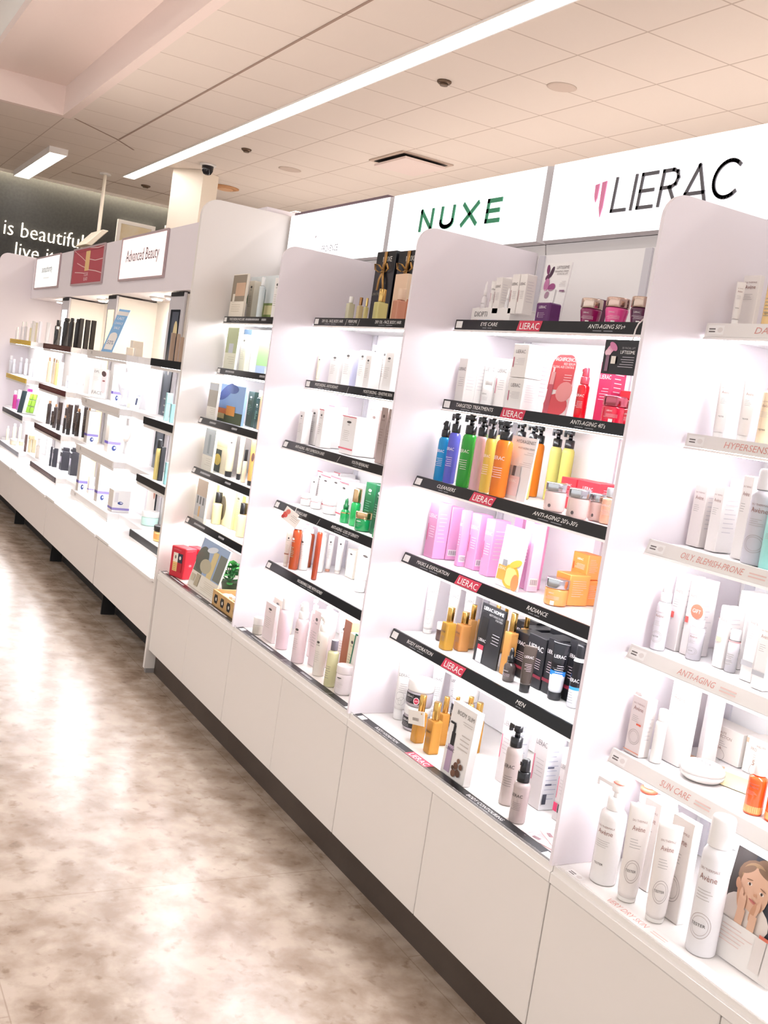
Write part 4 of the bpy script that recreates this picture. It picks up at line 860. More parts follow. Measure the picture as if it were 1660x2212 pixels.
DATA = [
 ['tray', 'white stepped eye care display tray, EYE CARE shelf', (1.0378, 0.17, 1.543), 0.1794, 0.13, 0.041, {'st': 'LI'}, 'products on the EYE CARE shelf'],
 ['drop', 'slim white dropper vial, leftmost on the eye care tray, EYE CARE shelf', (0.9886, 0.1777, 1.569), 0.0155, 0.0155, 0.0854, {'col': '#efe9ec', 'cap': '#f7f3f4', 'st': 'LI'}, 'products on the EYE CARE shelf'],
 ['tube', 'slim pale squeeze tube beside the dropper vial, EYE CARE shelf', (1.0259, 0.1784, 1.569), 0.0168, 0.0168, 0.0863, {'col': '#eeeae8', 'cap': '#f6f4f4', 'st': 'LI'}, 'products on the EYE CARE shelf'],
 ['box', 'narrow white carton with a dark edge stripe, EYE CARE shelf', (1.0559, 0.17, 1.569), 0.027, 0.03, 0.0938, {'col': '#ebe6e3', 'st': 'LI', 'sc': '#7b3b4d'}, 'products on the EYE CARE shelf'],
 ['box', 'white carton behind a small clear vial, EYE CARE shelf', (1.048, 0.2012, 1.569), 0.0339, 0.03, 0.0994, {'col': '#eee9e6', 'st': 'LI', 'sc': '#a3525f'}, 'products on the EYE CARE shelf'],
 ['drop', 'small clear vial in front of the white cartons, EYE CARE shelf', (1.0993, 0.175, 1.569), 0.01, 0.01, 0.0651, {'col': '#e8e6ea', 'cap': '#ffffff'}, 'products on the EYE CARE shelf'],
 ['box', 'white carton second from right of the eye care tray row, EYE CARE shelf', (1.1298, 0.17, 1.569), 0.0313, 0.03, 0.0994, {'col': '#eee9e6', 'st': 'LI', 'sc': '#a3525f'}, 'products on the EYE CARE shelf'],
 ['box', 'white carton at the right end of the eye care tray row, EYE CARE shelf', (1.1632, 0.17, 1.569), 0.0288, 0.031, 0.0991, {'col': '#eee9e6', 'st': 'LI', 'sc': '#a3525f'}, 'products on the EYE CARE shelf'],
 ['card', 'white display card with a purple orchid and purple tester pot, EYE CARE shelf', (1.2264, 0.21, 1.543), 0.1028, 0.004, 0.1606, {'tilt': 5, 'art': [['e', 0.18, 0.78, 0.1, 0.045, '#5d1a4c', 35], ['e', 0.3, 0.86, 0.06, 0.09, '#3d1238', -20], ['e', 0.14, 0.9, 0.06, 0.08, '#7a2a63', 15], ['e', 0.42, 0.62, 0.14, 0.06, '#9d4a84', 10], ['e', 0.2, 0.66, 0.1, 0.1, '#c77fae', 0], ['e', 0.3, 0.5, 0.08, 0.06, '#8a3a72', -40], ['r', 0.62, 0.37, 0.64, 0.58, '#6b6570'], ['t', 'LIFTISSIME', 0.95, 0.9, 0.05, '#6a5f66', 'R'], ['t', 'RESHAPING CREAM', 0.95, 0.85, 0.028, '#9a9096', 'R'], ['t', '3D FACIAL LIFT', 0.95, 0.81, 0.028, '#9a9096', 'R'], ['p', 0.72, 0.95, 0.7, 4, 0.024, '#b5abb0'], ['r', 0.78, 0.54, 0.97, 0.57, '#8a5b80']]}, 'products on the EYE CARE shelf'],
 ['pot', 'purple tester pot under a clear cap by the orchid card, EYE CARE shelf', (1.2821, 0.155, 1.543), 0.0692, 0.035, 0.0824, {'col': '#6d3a72', 'cap': '#e9dfe6', 'st': 'LIW'}, 'products on the EYE CARE shelf'],
 ['jar', 'magenta cream jar with ribbed silver lid, left of the three, EYE CARE shelf', (1.4147, 0.1951, 1.543), 0.0503, 0.0503, 0.0647, {'col': '#8d1257', 'cap': '#cdb9ac', 'st': 'LIW', 'lid': 0.36, 'flare': 0.82, 'ribs': 1, 'sticker': 1}, 'products on the EYE CARE shelf'],
 ['jar', 'bright pink cream jar with ribbed silver lid, EYE CARE shelf', (1.5026, 0.1967, 1.543), 0.0534, 0.0534, 0.0659, {'col': '#f0539b', 'cap': '#cdb0a4', 'st': 'LIW', 'lid': 0.34, 'flare': 0.82, 'ribs': 1, 'sticker': 1}, 'products on the EYE CARE shelf'],
 ['jar', 'dark plum cream jar with ribbed silver lid, EYE CARE shelf', (1.586, 0.1948, 1.543), 0.0496, 0.0496, 0.0664, {'col': '#55103d', 'cap': '#c3ad9f', 'st': 'LIW', 'lid': 0.36, 'flare': 0.82, 'ribs': 1, 'sticker': 1}, 'products on the EYE CARE shelf'],
 ['box', 'dark plum carton between the magenta jar and the pink jar, EYE CARE shelf', (1.3731, 0.235, 1.543), 0.0206, 0.03, 0.0733, {'col': '#5f2148'}, 'products on the EYE CARE shelf'],
 ['box', 'dark plum carton behind the plum jar, EYE CARE shelf', (1.5513, 0.25, 1.543), 0.0293, 0.05, 0.0803, {'col': '#4a1236', 'st': 'LIW'}, 'products on the EYE CARE shelf'],
 ['box', 'tall white carton, leftmost of the targeted treatments row, TARGETED TREATMENTS shelf', (0.9513, 0.1676, 1.329), 0.0418, 0.035, 0.1212, {'col': '#ebe7e4', 'st': 'LI', 'nostripe': 1}, 'products on the TARGETED TREATMENTS shelf'],
 ['box', 'tall white carton, second from left of the targeted row, TARGETED TREATMENTS shelf', (0.9504, 0.2035, 1.329), 0.0399, 0.035, 0.1318, {'col': '#ebe7e4', 'st': 'LI', 'nostripe': 1}, 'products on the TARGETED TREATMENTS shelf'],
 ['box', 'pale carton behind the white dropper bottle, TARGETED TREATMENTS shelf', (1.0054, 0.22, 1.329), 0.0506, 0.035, 0.1326, {'col': '#ece8e5', 'st': 'LI', 'nostripe': 1}, 'products on the TARGETED TREATMENTS shelf'],
 ['drop', 'white dropper bottle before the pale cartons, TARGETED TREATMENTS shelf', (1.0615, 0.1846, 1.329), 0.0291, 0.0291, 0.1034, {'col': '#f3f1f0', 'cap': '#fbfafa', 'st': 'LI'}, 'products on the TARGETED TREATMENTS shelf'],
 ['box', 'white carton with a magenta side line beside the stacked pair, TARGETED TREATMENTS shelf', (1.0916, 0.2, 1.329), 0.0482, 0.04, 0.1293, {'col': '#ece8e5', 'st': 'LI'}, 'products on the TARGETED TREATMENTS shelf'],
 ['box', 'small square white carton under its twin, TARGETED TREATMENTS shelf', (1.2024, 0.17, 1.329), 0.0651, 0.05, 0.082, {'col': '#ece8e5', 'st': 'LI'}, 'products on the TARGETED TREATMENTS shelf'],
 ['box', 'small square white carton stacked on its twin, TARGETED TREATMENTS shelf', (1.2024, 0.17, 1.412), 0.0644, 0.05, 0.083, {'col': '#ece8e5', 'st': 'LI'}, 'products on the TARGETED TREATMENTS shelf'],
 ['box', 'tall white carton right of the stacked pair, TARGETED TREATMENTS shelf', (1.1934, 0.2209, 1.329), 0.0455, 0.04, 0.1458, {'col': '#ece8e5', 'st': 'LI'}, 'products on the TARGETED TREATMENTS shelf'],
 ['box', 'tall white carton half behind the red display card, TARGETED TREATMENTS shelf', (1.1891, 0.2626, 1.329), 0.0383, 0.04, 0.1472, {'col': '#ece8e5', 'st': 'LI'}, 'products on the TARGETED TREATMENTS shelf'],
 ['card', 'red display card with rounded top and printed pump bottle, TARGETED TREATMENTS shelf', (1.3686, 0.17, 1.329), 0.0889, 0.004, 0.1489, {'tilt': 5, 'round': 1, 'base': '#f3e8e8', 'art': [['rr', 0.0, 0.42, 1, 0.99, '#cb4a50'], ['e', 0.5, 0.18, 0.5, 0.18, '#c5434a', 0], ['e', 0.75, 0.4, 0.34, 0.16, '#dd8d8d', 10], ['r', 0.04, 0.0, 0.26, 0.5, '#b34b58'], ['r', 0.06, 0.5, 0.24, 0.7, '#d99a9c'], ['r', 0.1, 0.7, 0.18, 0.78, '#ead0d0'], ['t', 'MAGNIFICENCE', 0.97, 0.88, 0.07, '#ffffff', 'R'], ['t', 'RED SERUM', 0.97, 0.82, 0.04, '#ffe9e9', 'R'], ['t', 'GLOBAL AGE CONTROL', 0.97, 0.77, 0.04, '#ffe9e9', 'R'], ['p', 0.6, 0.95, 0.66, 3, 0.04, '#ffdede']]}, 'products on the TARGETED TREATMENTS shelf'],
 ['pump', 'glossy red pump bottle standing alone, TARGETED TREATMENTS shelf', (1.4488, 0.1837, 1.329), 0.0275, 0.0275, 0.1206, {'col': '#c9121f', 'cap': '#d2485a', 'st': 'LIW', 'spray': 1, 'head': 0.32}, 'products on the TARGETED TREATMENTS shelf'],
 ['box', 'tall raspberry carton behind the red jar, TARGETED TREATMENTS shelf', (1.4881, 0.21, 1.329), 0.0466, 0.04, 0.1392, {'col': '#c4305c', 'st': 'LIW'}, 'products on the TARGETED TREATMENTS shelf'],
 ['jar', 'red cream jar with banded silver lid, TARGETED TREATMENTS shelf', (1.5499, 0.1977, 1.329), 0.0554, 0.0554, 0.0637, {'col': '#cf1d3c', 'cap': '#b8606f', 'st': 'LIW', 'lid': 0.36, 'ribs': 1, 'sticker': 1}, 'products on the TARGETED TREATMENTS shelf'],
 ['box', 'low red carton at the right fin, TARGETED TREATMENTS shelf', (1.5513, 0.227, 1.329), 0.0533, 0.05, 0.0794, {'col': '#c31d2c', 'st': 'LIW'}, 'products on the TARGETED TREATMENTS shelf'],
 ['capb', 'short red flask before the low red carton, TARGETED TREATMENTS shelf', (1.6174, 0.1844, 1.329), 0.0288, 0.0288, 0.0564, {'col': '#d62038', 'cap': '#9c3040', 'st': 'LIW', 'head': 0.3}, 'products on the TARGETED TREATMENTS shelf'],
 ['pump', 'sky blue bottle with black spray cap at the left end, CLEANSERS shelf', (0.9608, 0.141, 1.115), 0.0319, 0.0319, 0.1622, {'col': '#2f9fdd', 'cap': '#14161a', 'st': 'LIW', 'head': 0.27, 'spray': 1, 'liq': 1}, 'products on the CLEANSERS shelf'],
 ['pump', 'violet blue pump bottle second from the left fin, CLEANSERS shelf', (1.0082, 0.1407, 1.115), 0.0314, 0.0314, 0.1872, {'col': '#6a6bd6', 'cap': '#14161a', 'st': 'LIW', 'head': 0.28, 'liq': 1}, 'products on the CLEANSERS shelf'],
 ['pump', 'green pump bottle between the violet and pink ones, CLEANSERS shelf', (1.0823, 0.139, 1.115), 0.0379, 0.0379, 0.1892, {'col': '#3fae45', 'cap': '#14161a', 'st': 'LIW', 'head': 0.27, 'liq': 1}, 'products on the CLEANSERS shelf'],
 ['pump', 'pale pink pump bottle right of the green one, CLEANSERS shelf', (1.1283, 0.1448, 1.115), 0.0296, 0.0296, 0.1894, {'col': '#f5c6d2', 'cap': '#14161a', 'head': 0.27, 'liq': 1}, 'products on the CLEANSERS shelf'],
 ['pump', 'yellow pump bottle partly hidden by the orange one, CLEANSERS shelf', (1.168, 0.1482, 1.115), 0.0264, 0.0264, 0.1882, {'col': '#f6d265', 'cap': '#14161a', 'st': 'LIW', 'head': 0.27, 'liq': 1}, 'products on the CLEANSERS shelf'],
 ['pump', 'wide orange pump bottle left of the white card, CLEANSERS shelf', (1.2455, 0.1359, 1.115), 0.0417, 0.0417, 0.1868, {'col': '#f58a32', 'cap': '#14161a', 'st': 'LIW', 'head': 0.25, 'liq': 1}, 'products on the CLEANSERS shelf'],
 ['card', 'white display card with a printed chrome lidded jar, CLEANSERS shelf', (1.2797, 0.1578, 1.115), 0.101, 0.004, 0.1547, {'tilt': 4, 'art': [['t', 'HYDRAGENIST', 0.97, 0.9, 0.055, '#7c777c', 'R'], ['t', 'MOISTURIZING CREAM', 0.97, 0.81, 0.03, '#a39da2', 'R'], ['p', 0.6, 0.97, 0.76, 2, 0.03, '#c0b9bd'], ['p', 0.5, 0.97, 0.6, 3, 0.03, '#c9c2c6'], ['r', 0.12, 0.37, 0.62, 0.53, '#c9cbd0'], ['r', 0.3, 0.37, 0.42, 0.53, '#5c5f68'], ['r', 0.1, 0.06, 0.66, 0.37, '#eed5d8'], ['t', 'LIERAC', 0.38, 0.27, 0.05, '#ffffff', 'C']]}, 'products on the CLEANSERS shelf'],
 ['pump', 'orange pump bottle right of the white card, CLEANSERS shelf', (1.1387, 0.3203, 1.115), 0.03, 0.03, 0.1873, {'col': '#f28a2f', 'cap': '#14161a', 'head': 0.25, 'liq': 1}, 'products on the CLEANSERS shelf'],
 ['pump', 'yellow pump bottle right of the orange one, CLEANSERS shelf', (1.2002, 0.3303, 1.115), 0.0306, 0.0306, 0.186, {'col': '#f3f08e', 'cap': '#14161a', 'head': 0.25, 'liq': 1}, 'products on the CLEANSERS shelf'],
 ['pump', 'yellow pump bottle last in the cleanser row, CLEANSERS shelf', (1.2492, 0.331, 1.115), 0.0319, 0.0319, 0.1879, {'col': '#f2ef84', 'cap': '#14161a', 'head': 0.25, 'liq': 1}, 'products on the CLEANSERS shelf'],
 ['pump', 'pump bottle behind the white card with black head showing, CLEANSERS shelf', (1.1451, 0.2545, 1.115), 0.0289, 0.0289, 0.1917, {'col': '#f3b06a', 'cap': '#14161a', 'head': 0.25}, 'products on the CLEANSERS shelf'],
 ['pump', 'pump bottle behind the right edge of the white card, CLEANSERS shelf', (1.2213, 0.2341, 1.115), 0.0281, 0.0281, 0.1917, {'col': '#efe58e', 'cap': '#14161a', 'head': 0.25}, 'products on the CLEANSERS shelf'],
 ['pump', 'rear pump bottle behind the green and pink ones, CLEANSERS shelf', (0.9435, 0.2722, 1.115), 0.0271, 0.0271, 0.1923, {'col': '#7fbf6a', 'cap': '#14161a', 'head': 0.25}, 'products on the CLEANSERS shelf'],
 ['pump', 'rear pump bottle behind the yellow and orange ones, CLEANSERS shelf', (1.0012, 0.2933, 1.115), 0.0267, 0.0267, 0.193, {'col': '#f1cf74', 'cap': '#14161a', 'head': 0.25}, 'products on the CLEANSERS shelf'],
 ['box', 'low red carton behind the first pink jar, CLEANSERS shelf', (1.3454, 0.27, 1.115), 0.0588, 0.08, 0.0733, {'col': '#bf2537', 'st': 'LIW', 'nostripe': 1}, 'products on the CLEANSERS shelf'],
 ['box', 'low red carton behind the middle pink jar, CLEANSERS shelf', (1.4442, 0.25, 1.115), 0.0826, 0.08, 0.0762, {'col': '#c22a3b', 'st': 'LIW', 'nostripe': 1}, 'products on the CLEANSERS shelf'],
 ['jar', 'pale pink jar with chrome lid, left of the jar row, CLEANSERS shelf', (1.4517, 0.153, 1.115), 0.0508, 0.0508, 0.0654, {'col': '#f6ddd8', 'cap': '#c3c6cc', 'lid': 0.3, 'ribs': 1, 'dot': 1}, 'products on the CLEANSERS shelf'],
 ['jar', 'pale pink jar with chrome lid, middle of the jar row, CLEANSERS shelf', (1.5604, 0.1323, 1.115), 0.0486, 0.0486, 0.0653, {'col': '#f7dcd6', 'cap': '#c3c6cc', 'lid': 0.3, 'ribs': 1, 'dot': 1}, 'products on the CLEANSERS shelf'],
 ['jar', 'pale pink jar with chrome lid half behind the peach bottle, CLEANSERS shelf', (1.5672, 0.1808, 1.115), 0.0375, 0.0375, 0.0602, {'col': '#f7dcd6', 'cap': '#c3c6cc', 'lid': 0.3, 'ribs': 1, 'dot': 1}, 'products on the CLEANSERS shelf'],
 ['capb', 'peach lotion bottle with chrome cap at the right fin, CLEANSERS shelf', (1.6092, 0.1787, 1.115), 0.0348, 0.0348, 0.0786, {'col': '#f5b99c', 'cap': '#c6c8cd', 'head': 0.26, 'st': 'LIW'}, 'products on the CLEANSERS shelf'],
 ['box', 'slim pink carton, leftmost of the pink row, MASKS and EXFOLIATION shelf', (0.9542, 0.1466, 0.903), 0.0473, 0.04, 0.1521, {'col': '#d290b8', 'side': '#eaa9d6', 'st': 'LIW', 'sc': '#c21f63'}, 'products on the MASKS and EXFOLIATION shelf'],
 ['box', 'slim pink carton with barcode side, second of the pink row, MASKS and EXFOLIATION shelf', (0.9555, 0.188, 0.903), 0.0501, 0.0375, 0.1457, {'bar': 1, 'col': '#d290b8', 'side': '#eaa9d6', 'st': 'LIW', 'sc': '#c21f63'}, 'products on the MASKS and EXFOLIATION shelf'],
 ['box', 'slim pink carton turned side on in the middle of the row, MASKS and EXFOLIATION shelf', (1.0605, 0.17, 0.903), 0.014, 0.0256, 0.1494, {'bar': 1, 'col': '#d290b8', 'side': '#eaa9d6', 'st': 'LIW', 'sc': '#c21f63'}, 'products on the MASKS and EXFOLIATION shelf'],
 ['box', 'slim pink carton, fourth of the pink row, MASKS and EXFOLIATION shelf', (1.0954, 0.19, 0.903), 0.0407, 0.0383, 0.1476, {'bar': 1, 'col': '#d290b8', 'side': '#eaa9d6', 'st': 'LIW', 'sc': '#c21f63'}, 'products on the MASKS and EXFOLIATION shelf'],
 ['box', 'slim pink carton nearest the white orange-slice card, MASKS and EXFOLIATION shelf', (1.1751, 0.1812, 0.903), 0.0376, 0.05, 0.1459, {'col': '#d290b8', 'side': '#eaa9d6', 'st': 'LIW', 'sc': '#c21f63'}, 'products on the MASKS and EXFOLIATION shelf'],
 ['box', 'pale pink carton behind the orange-slice card, MASKS and EXFOLIATION shelf', (1.3115, 0.2, 0.903), 0.0324, 0.05, 0.1763, {'col': '#d290b8', 'side': '#eaa9d6', 'st': 'LIW', 'sc': '#c21f63'}, 'products on the MASKS and EXFOLIATION shelf'],
 ['box', 'faint pink carton with barcode right of the orange-slice card, MASKS and EXFOLIATION shelf', (1.3482, 0.19, 0.903), 0.0127, 0.0315, 0.1648, {'bar': 1, 'col': '#ecc9e6', 'side': '#f3dcf0'}, 'products on the MASKS and EXFOLIATION shelf'],
 ['box', 'pink carton at the back between the row and the card, MASKS and EXFOLIATION shelf', (1.1579, 0.28, 0.903), 0.035, 0.05, 0.1596, {'col': '#d290b8', 'side': '#eaa9d6', 'st': 'LIW', 'sc': '#c21f63'}, 'products on the MASKS and EXFOLIATION shelf'],
 ['card', 'white display card with an orange slice and serum bottle, MASKS and EXFOLIATION shelf', (1.3208, 0.1502, 0.903), 0.095, 0.004, 0.1495, {'tilt': 4, 'art': [['e', 0.62, 0.2, 0.36, 0.2, '#f7b23a', 0], ['e', 0.62, 0.2, 0.28, 0.15, '#fbd98a', 0], ['e', 0.85, 0.12, 0.16, 0.14, '#f08a52', 0], ['e', 0.75, 0.42, 0.26, 0.06, '#f6c04c', 20], ['r', 0.05, 0.1, 0.4, 0.34, '#eda54a'], ['r', 0.2, 0.34, 0.38, 0.44, '#9a9ca4'], ['r', 0.25, 0.44, 0.33, 0.5, '#e6e6ea'], ['t', 'LIERAC', 0.22, 0.27, 0.05, '#fff2d8', 'C'], ['t', 'MESOLIFT', 0.97, 0.9, 0.06, '#8d878a', 'R'], ['t', 'VITAMIN ENRICHED SERUM', 0.97, 0.83, 0.03, '#b2abae', 'R'], ['t', 'RADIANCE & LIFT', 0.97, 0.78, 0.03, '#b2abae', 'R'], ['p', 0.55, 0.97, 0.7, 4, 0.035, '#c9c3c6']]}, 'products on the MASKS and EXFOLIATION shelf'],
 ['jar', 'orange cream jar with chrome lid, MASKS and EXFOLIATION shelf', (1.4866, 0.1741, 0.903), 0.0556, 0.0556, 0.0625, {'col': '#f3a25c', 'cap': '#c3c6cc', 'st': 'LIW', 'lid': 0.36, 'ribs': 1, 'sticker': 1}, 'products on the MASKS and EXFOLIATION shelf'],
 ['box', 'orange carton at the bottom of the stack, MASKS and EXFOLIATION shelf', (1.4566, 0.264, 0.903), 0.0572, 0.0384, 0.0587, {'col': '#ef8138', 'side': '#f7ad62', 'st': 'LIW', 'sc': '#e0341c'}, 'products on the MASKS and EXFOLIATION shelf'],
 ['box', 'orange carton on top of the stack, MASKS and EXFOLIATION shelf', (1.4446, 0.264, 0.9622), 0.0572, 0.0384, 0.0587, {'col': '#ef8138', 'side': '#f7ad62', 'st': 'LIW', 'sc': '#e0341c'}, 'products on the MASKS and EXFOLIATION shelf'],
 ['box', 'orange carton behind the orange jar, MASKS and EXFOLIATION shelf', (1.4667, 0.203, 0.903), 0.0528, 0.06, 0.0719, {'col': '#ef8138', 'side': '#f7ad62', 'st': 'LIW', 'sc': '#e0341c'}, 'products on the MASKS and EXFOLIATION shelf'],
 ['box', 'orange carton cut off by the right fin, MASKS and EXFOLIATION shelf', (1.5876, 0.2349, 0.903), 0.0578, 0.08, 0.0964, {'col': '#ef8138', 'side': '#f7ad62', 'st': 'LIW', 'sc': '#e0341c'}, 'products on the MASKS and EXFOLIATION shelf'],
 ['tube', 'tall white squeeze tube with line-drawn flowers, front left, MEN shelf', (0.9462, 0.188, 0.689), 0.0323, 0.0323, 0.1596, {'col': '#f1efee', 'cap': '#f8f7f7', 'st': 'LI', 'flowers': 1, 'capn': 0.08}, 'products on the MEN shelf'],
 ['tube', 'tall white squeeze tube behind the front one, MEN shelf', (1.0001, 0.2259, 0.689), 0.0318, 0.0318, 0.1611, {'col': '#f3f1f0', 'cap': '#f8f7f7', 'st': 'LI', 'flowers': 1, 'capn': 0.08}, 'products on the MEN shelf'],
 ['tube', 'tall white squeeze tube third at the back, MEN shelf', (1.02, 0.2659, 0.689), 0.0318, 0.0318, 0.1512, {'col': '#f3f1f0', 'cap': '#f8f7f7', 'st': 'LI', 'flowers': 1, 'capn': 0.08}, 'products on the MEN shelf'],
 ['jar', 'small brown jar behind the first gold oil bottle, MEN shelf', (1.0225, 0.1808, 0.689), 0.0216, 0.0216, 0.0499, {'col': '#4b3731', 'cap': '#f1eeec', 'lid': 0.4}, 'products on the MEN shelf'],
 ['capb', 'gold body oil bottle with lettering, left of the black card, MEN shelf', (1.1109, 0.1476, 0.689), 0.0393, 0.0393, 0.1125, {'col': '#d9a645', 'st': 'LIB', 'head': 0.34, 'cap': '#c9a25c', 'sq': 1, 'metal': 1}, 'products on the MEN shelf'],
 ['capb', 'amber body oil bottle with lettering next to the card, MEN shelf', (1.1186, 0.1892, 0.689), 0.0422, 0.0422, 0.1034, {'col': '#d99a5a', 'st': 'LIB', 'head': 0.3, 'cap': '#c9a25c', 'sq': 1, 'metal': 1}, 'products on the MEN shelf'],
 ['capb', 'oil bottle with tall gold cap at the back left, MEN shelf', (1.0993, 0.2263, 0.689), 0.0289, 0.0289, 0.1193, {'col': '#dfa868', 'head': 0.33, 'cap': '#c9a25c', 'sq': 1, 'metal': 1}, 'products on the MEN shelf'],
 ['capb', 'oil bottle with gold cap just left of the black card top, MEN shelf', (1.1047, 0.2547, 0.689), 0.0251, 0.0251, 0.1233, {'col': '#e0ae6c', 'head': 0.33, 'cap': '#c9a25c', 'sq': 1, 'metal': 1}, 'products on the MEN shelf'],
 ['capb', 'oil bottle with gold cap behind the black card, MEN shelf', (1.1294, 0.2826, 0.689), 0.0251, 0.0251, 0.1283, {'col': '#e0b070', 'head': 0.3, 'cap': '#c9a25c', 'sq': 1, 'metal': 1}, 'products on the MEN shelf'],
 ['capb', 'oil bottle with gold cap, rear row right of the card, MEN shelf', (1.1291, 0.3107, 0.689), 0.0214, 0.0214, 0.1281, {'col': '#e3b878', 'head': 0.3, 'cap': '#c9a25c', 'sq': 1, 'metal': 1}, 'products on the MEN shelf'],
 ['capb', 'amber oil bottle showing right of the black card, MEN shelf', (1.3294, 0.1874, 0.689), 0.0349, 0.0349, 0.1544, {'col': '#dfa35c', 'head': 0.3, 'cap': '#c9a25c', 'sq': 1, 'metal': 1}, 'products on the MEN shelf'],
 ['capb', 'oil bottle with gold cap next to the black cartons, MEN shelf', (1.2995, 0.2513, 0.689), 0.0268, 0.0268, 0.1568, {'col': '#e0ae6c', 'head': 0.3, 'cap': '#c9a25c', 'sq': 1, 'metal': 1}, 'products on the MEN shelf'],
 ['card', 'tall black display card with a printed flacon, MEN shelf', (1.2535, 0.1735, 0.689), 0.1036, 0.004, 0.1493, {'tilt': 2, 'base': '#17181d', 'art': [['r', 0.1, 0.3, 0.38, 0.78, '#07080b'], ['r', 0.12, 0.16, 0.36, 0.3, '#b02740'], ['r', 0.12, 0.0, 0.36, 0.22, '#d9d9df'], ['t', 'LIERAC', 0.26, 0.36, 0.05, '#ffffff', 'C'], ['t', 'LIERAC HOMME', 0.95, 0.9, 0.06, '#ffffff', 'R'], ['t', 'RESTORING FLUID', 0.95, 0.83, 0.035, '#dddddd', 'R'], ['t', 'FOR MEN', 0.95, 0.78, 0.035, '#dddddd', 'R'], ['p', 0.62, 0.94, 0.55, 4, 0.05, '#c4c4c8']]}, 'products on the MEN shelf'],
 ['drop', 'small black dropper bottle in front of the black cartons, MEN shelf', (1.383, 0.1567, 0.689), 0.0295, 0.0295, 0.0808, {'col': '#4c4341', 'cap': '#14151a', 'st': 'LIW'}, 'products on the MEN shelf'],
 ['tube', 'dark brown squeeze tube with black cap, MEN shelf', (1.4661, 0.1443, 0.689), 0.0312, 0.0312, 0.1088, {'col': '#4b403a', 'cap': '#1d1c1d', 'st': 'LIW', 'capn': 0.17}, 'products on the MEN shelf'],
 ['tube', 'black, blue and clear squeeze tube, MEN shelf', (1.521, 0.1892, 0.689), 0.0398, 0.0398, 0.1334, {'col': '#dfe3ea', 'cap': '#23252b', 'st': 'LIW', 'top': '#14151b', 'mid': '#2e7fd0', 'capn': 0.14}, 'products on the MEN shelf'],
 ['can', 'black topped bottle with blue band at the right fin, MEN shelf', (1.5782, 0.1995, 0.689), 0.03, 0.03, 0.146, {'col': '#e3e6ea', 'cap': '#14151a', 'mid': '#3d9ad8', 'blk': 1}, 'products on the MEN shelf'],
 ['box', 'black carton at the front left of the black block, MEN shelf', (1.344, 0.2063, 0.689), 0.0583, 0.06, 0.1103, {'col': '#17181e', 'st': 'LIW', 'nostripe': 1, 'redb': 1}, 'products on the MEN shelf'],
 ['box', 'black carton behind the brown tube, MEN shelf', (1.4248, 0.1931, 0.689), 0.0687, 0.06, 0.1221, {'col': '#17181e', 'st': 'LIW', 'nostripe': 1, 'redb': 1}, 'products on the MEN shelf'],
 ['box', 'black carton nearest the right of the block, MEN shelf', (1.4804, 0.196, 0.689), 0.0389, 0.06, 0.1309, {'col': '#17181e', 'st': 'LIW', 'nostripe': 1, 'redb': 1}, 'products on the MEN shelf'],
 ['box', 'black carton in the middle row of the block, left, MEN shelf', (1.2824, 0.2662, 0.689), 0.05, 0.055, 0.1076, {'col': '#17181e', 'st': 'LIW', 'nostripe': 1, 'redb': 1}, 'products on the MEN shelf'],
 ['box', 'black carton in the middle row of the block, centre, MEN shelf', (1.2309, 0.317, 0.689), 0.0483, 0.055, 0.1121, {'col': '#17181e', 'st': 'LIW', 'nostripe': 1, 'redb': 1}, 'products on the MEN shelf'],
 ['box', 'black carton in the middle row of the block, right, MEN shelf', (1.3993, 0.254, 0.689), 0.0468, 0.055, 0.1147, {'col': '#17181e', 'st': 'LIW', 'nostripe': 1, 'redb': 1}, 'products on the MEN shelf'],
 ['box', 'black carton in the back row of the block, left, MEN shelf', (1.1833, 0.322, 0.689), 0.0448, 0.05, 0.0993, {'col': '#17181e', 'st': 'LIW', 'nostripe': 1, 'redb': 1}, 'products on the MEN shelf'],
 ['box', 'black carton in the back row of the block, centre, MEN shelf', (1.2808, 0.322, 0.689), 0.0497, 0.05, 0.1068, {'col': '#17181e', 'st': 'LIW', 'nostripe': 1, 'redb': 1}, 'products on the MEN shelf'],
 ['box', 'black carton in the back row of the block, right, MEN shelf', (1.3418, 0.315, 0.689), 0.054, 0.05, 0.1156, {'col': '#17181e', 'st': 'LIW', 'nostripe': 1, 'redb': 1}, 'products on the MEN shelf'],
 ['box', 'black carton behind the blue banded tube at right, MEN shelf', (1.539, 0.21, 0.689), 0.0372, 0.06, 0.1416, {'col': '#17181e', 'st': 'LIW', 'nostripe': 1, 'redb': 1}, 'products on the MEN shelf'],
 ['tube', 'tall white flower-lined tube in a clear stand, front left, BODY CONTOURING base', (0.9646, 0.1282, 0.4495), 0.0437, 0.0437, 0.1621, {'col': '#f3f1ef', 'cap': '#f8f7f7', 'st': 'LI', 'flowers': 1, 'capn': 0.18}, 'products on the BODY CONTOURING base'],
 ['tube', 'tall white tube behind the stacked white-lid jars, BODY CONTOURING base', (0.9475, 0.2501, 0.4495), 0.0349, 0.0349, 0.145, {'col': '#f3f1f2', 'cap': '#f8f7f7', 'st': 'LI', 'flowers': 1, 'capn': 0.1}, 'products on the BODY CONTOURING base'],
 ['tube', 'tall white tube third from the left at the back, BODY CONTOURING base', (0.9515, 0.3065, 0.4495), 0.033, 0.033, 0.1391, {'col': '#f3f1f2', 'cap': '#f8f7f7', 'st': 'LI', 'flowers': 1, 'capn': 0.1}, 'products on the BODY CONTOURING base'],
 ['jar', 'grey cream jar with white lid under another jar, BODY CONTOURING base', (1.0497, 0.1316, 0.4495), 0.0724, 0.0724, 0.066, {'col': '#b9b2bb', 'cap': '#f7f6f5', 'st': 'LIB', 'lid': 0.35, 'blackl': 1}, 'products on the BODY CONTOURING base'],
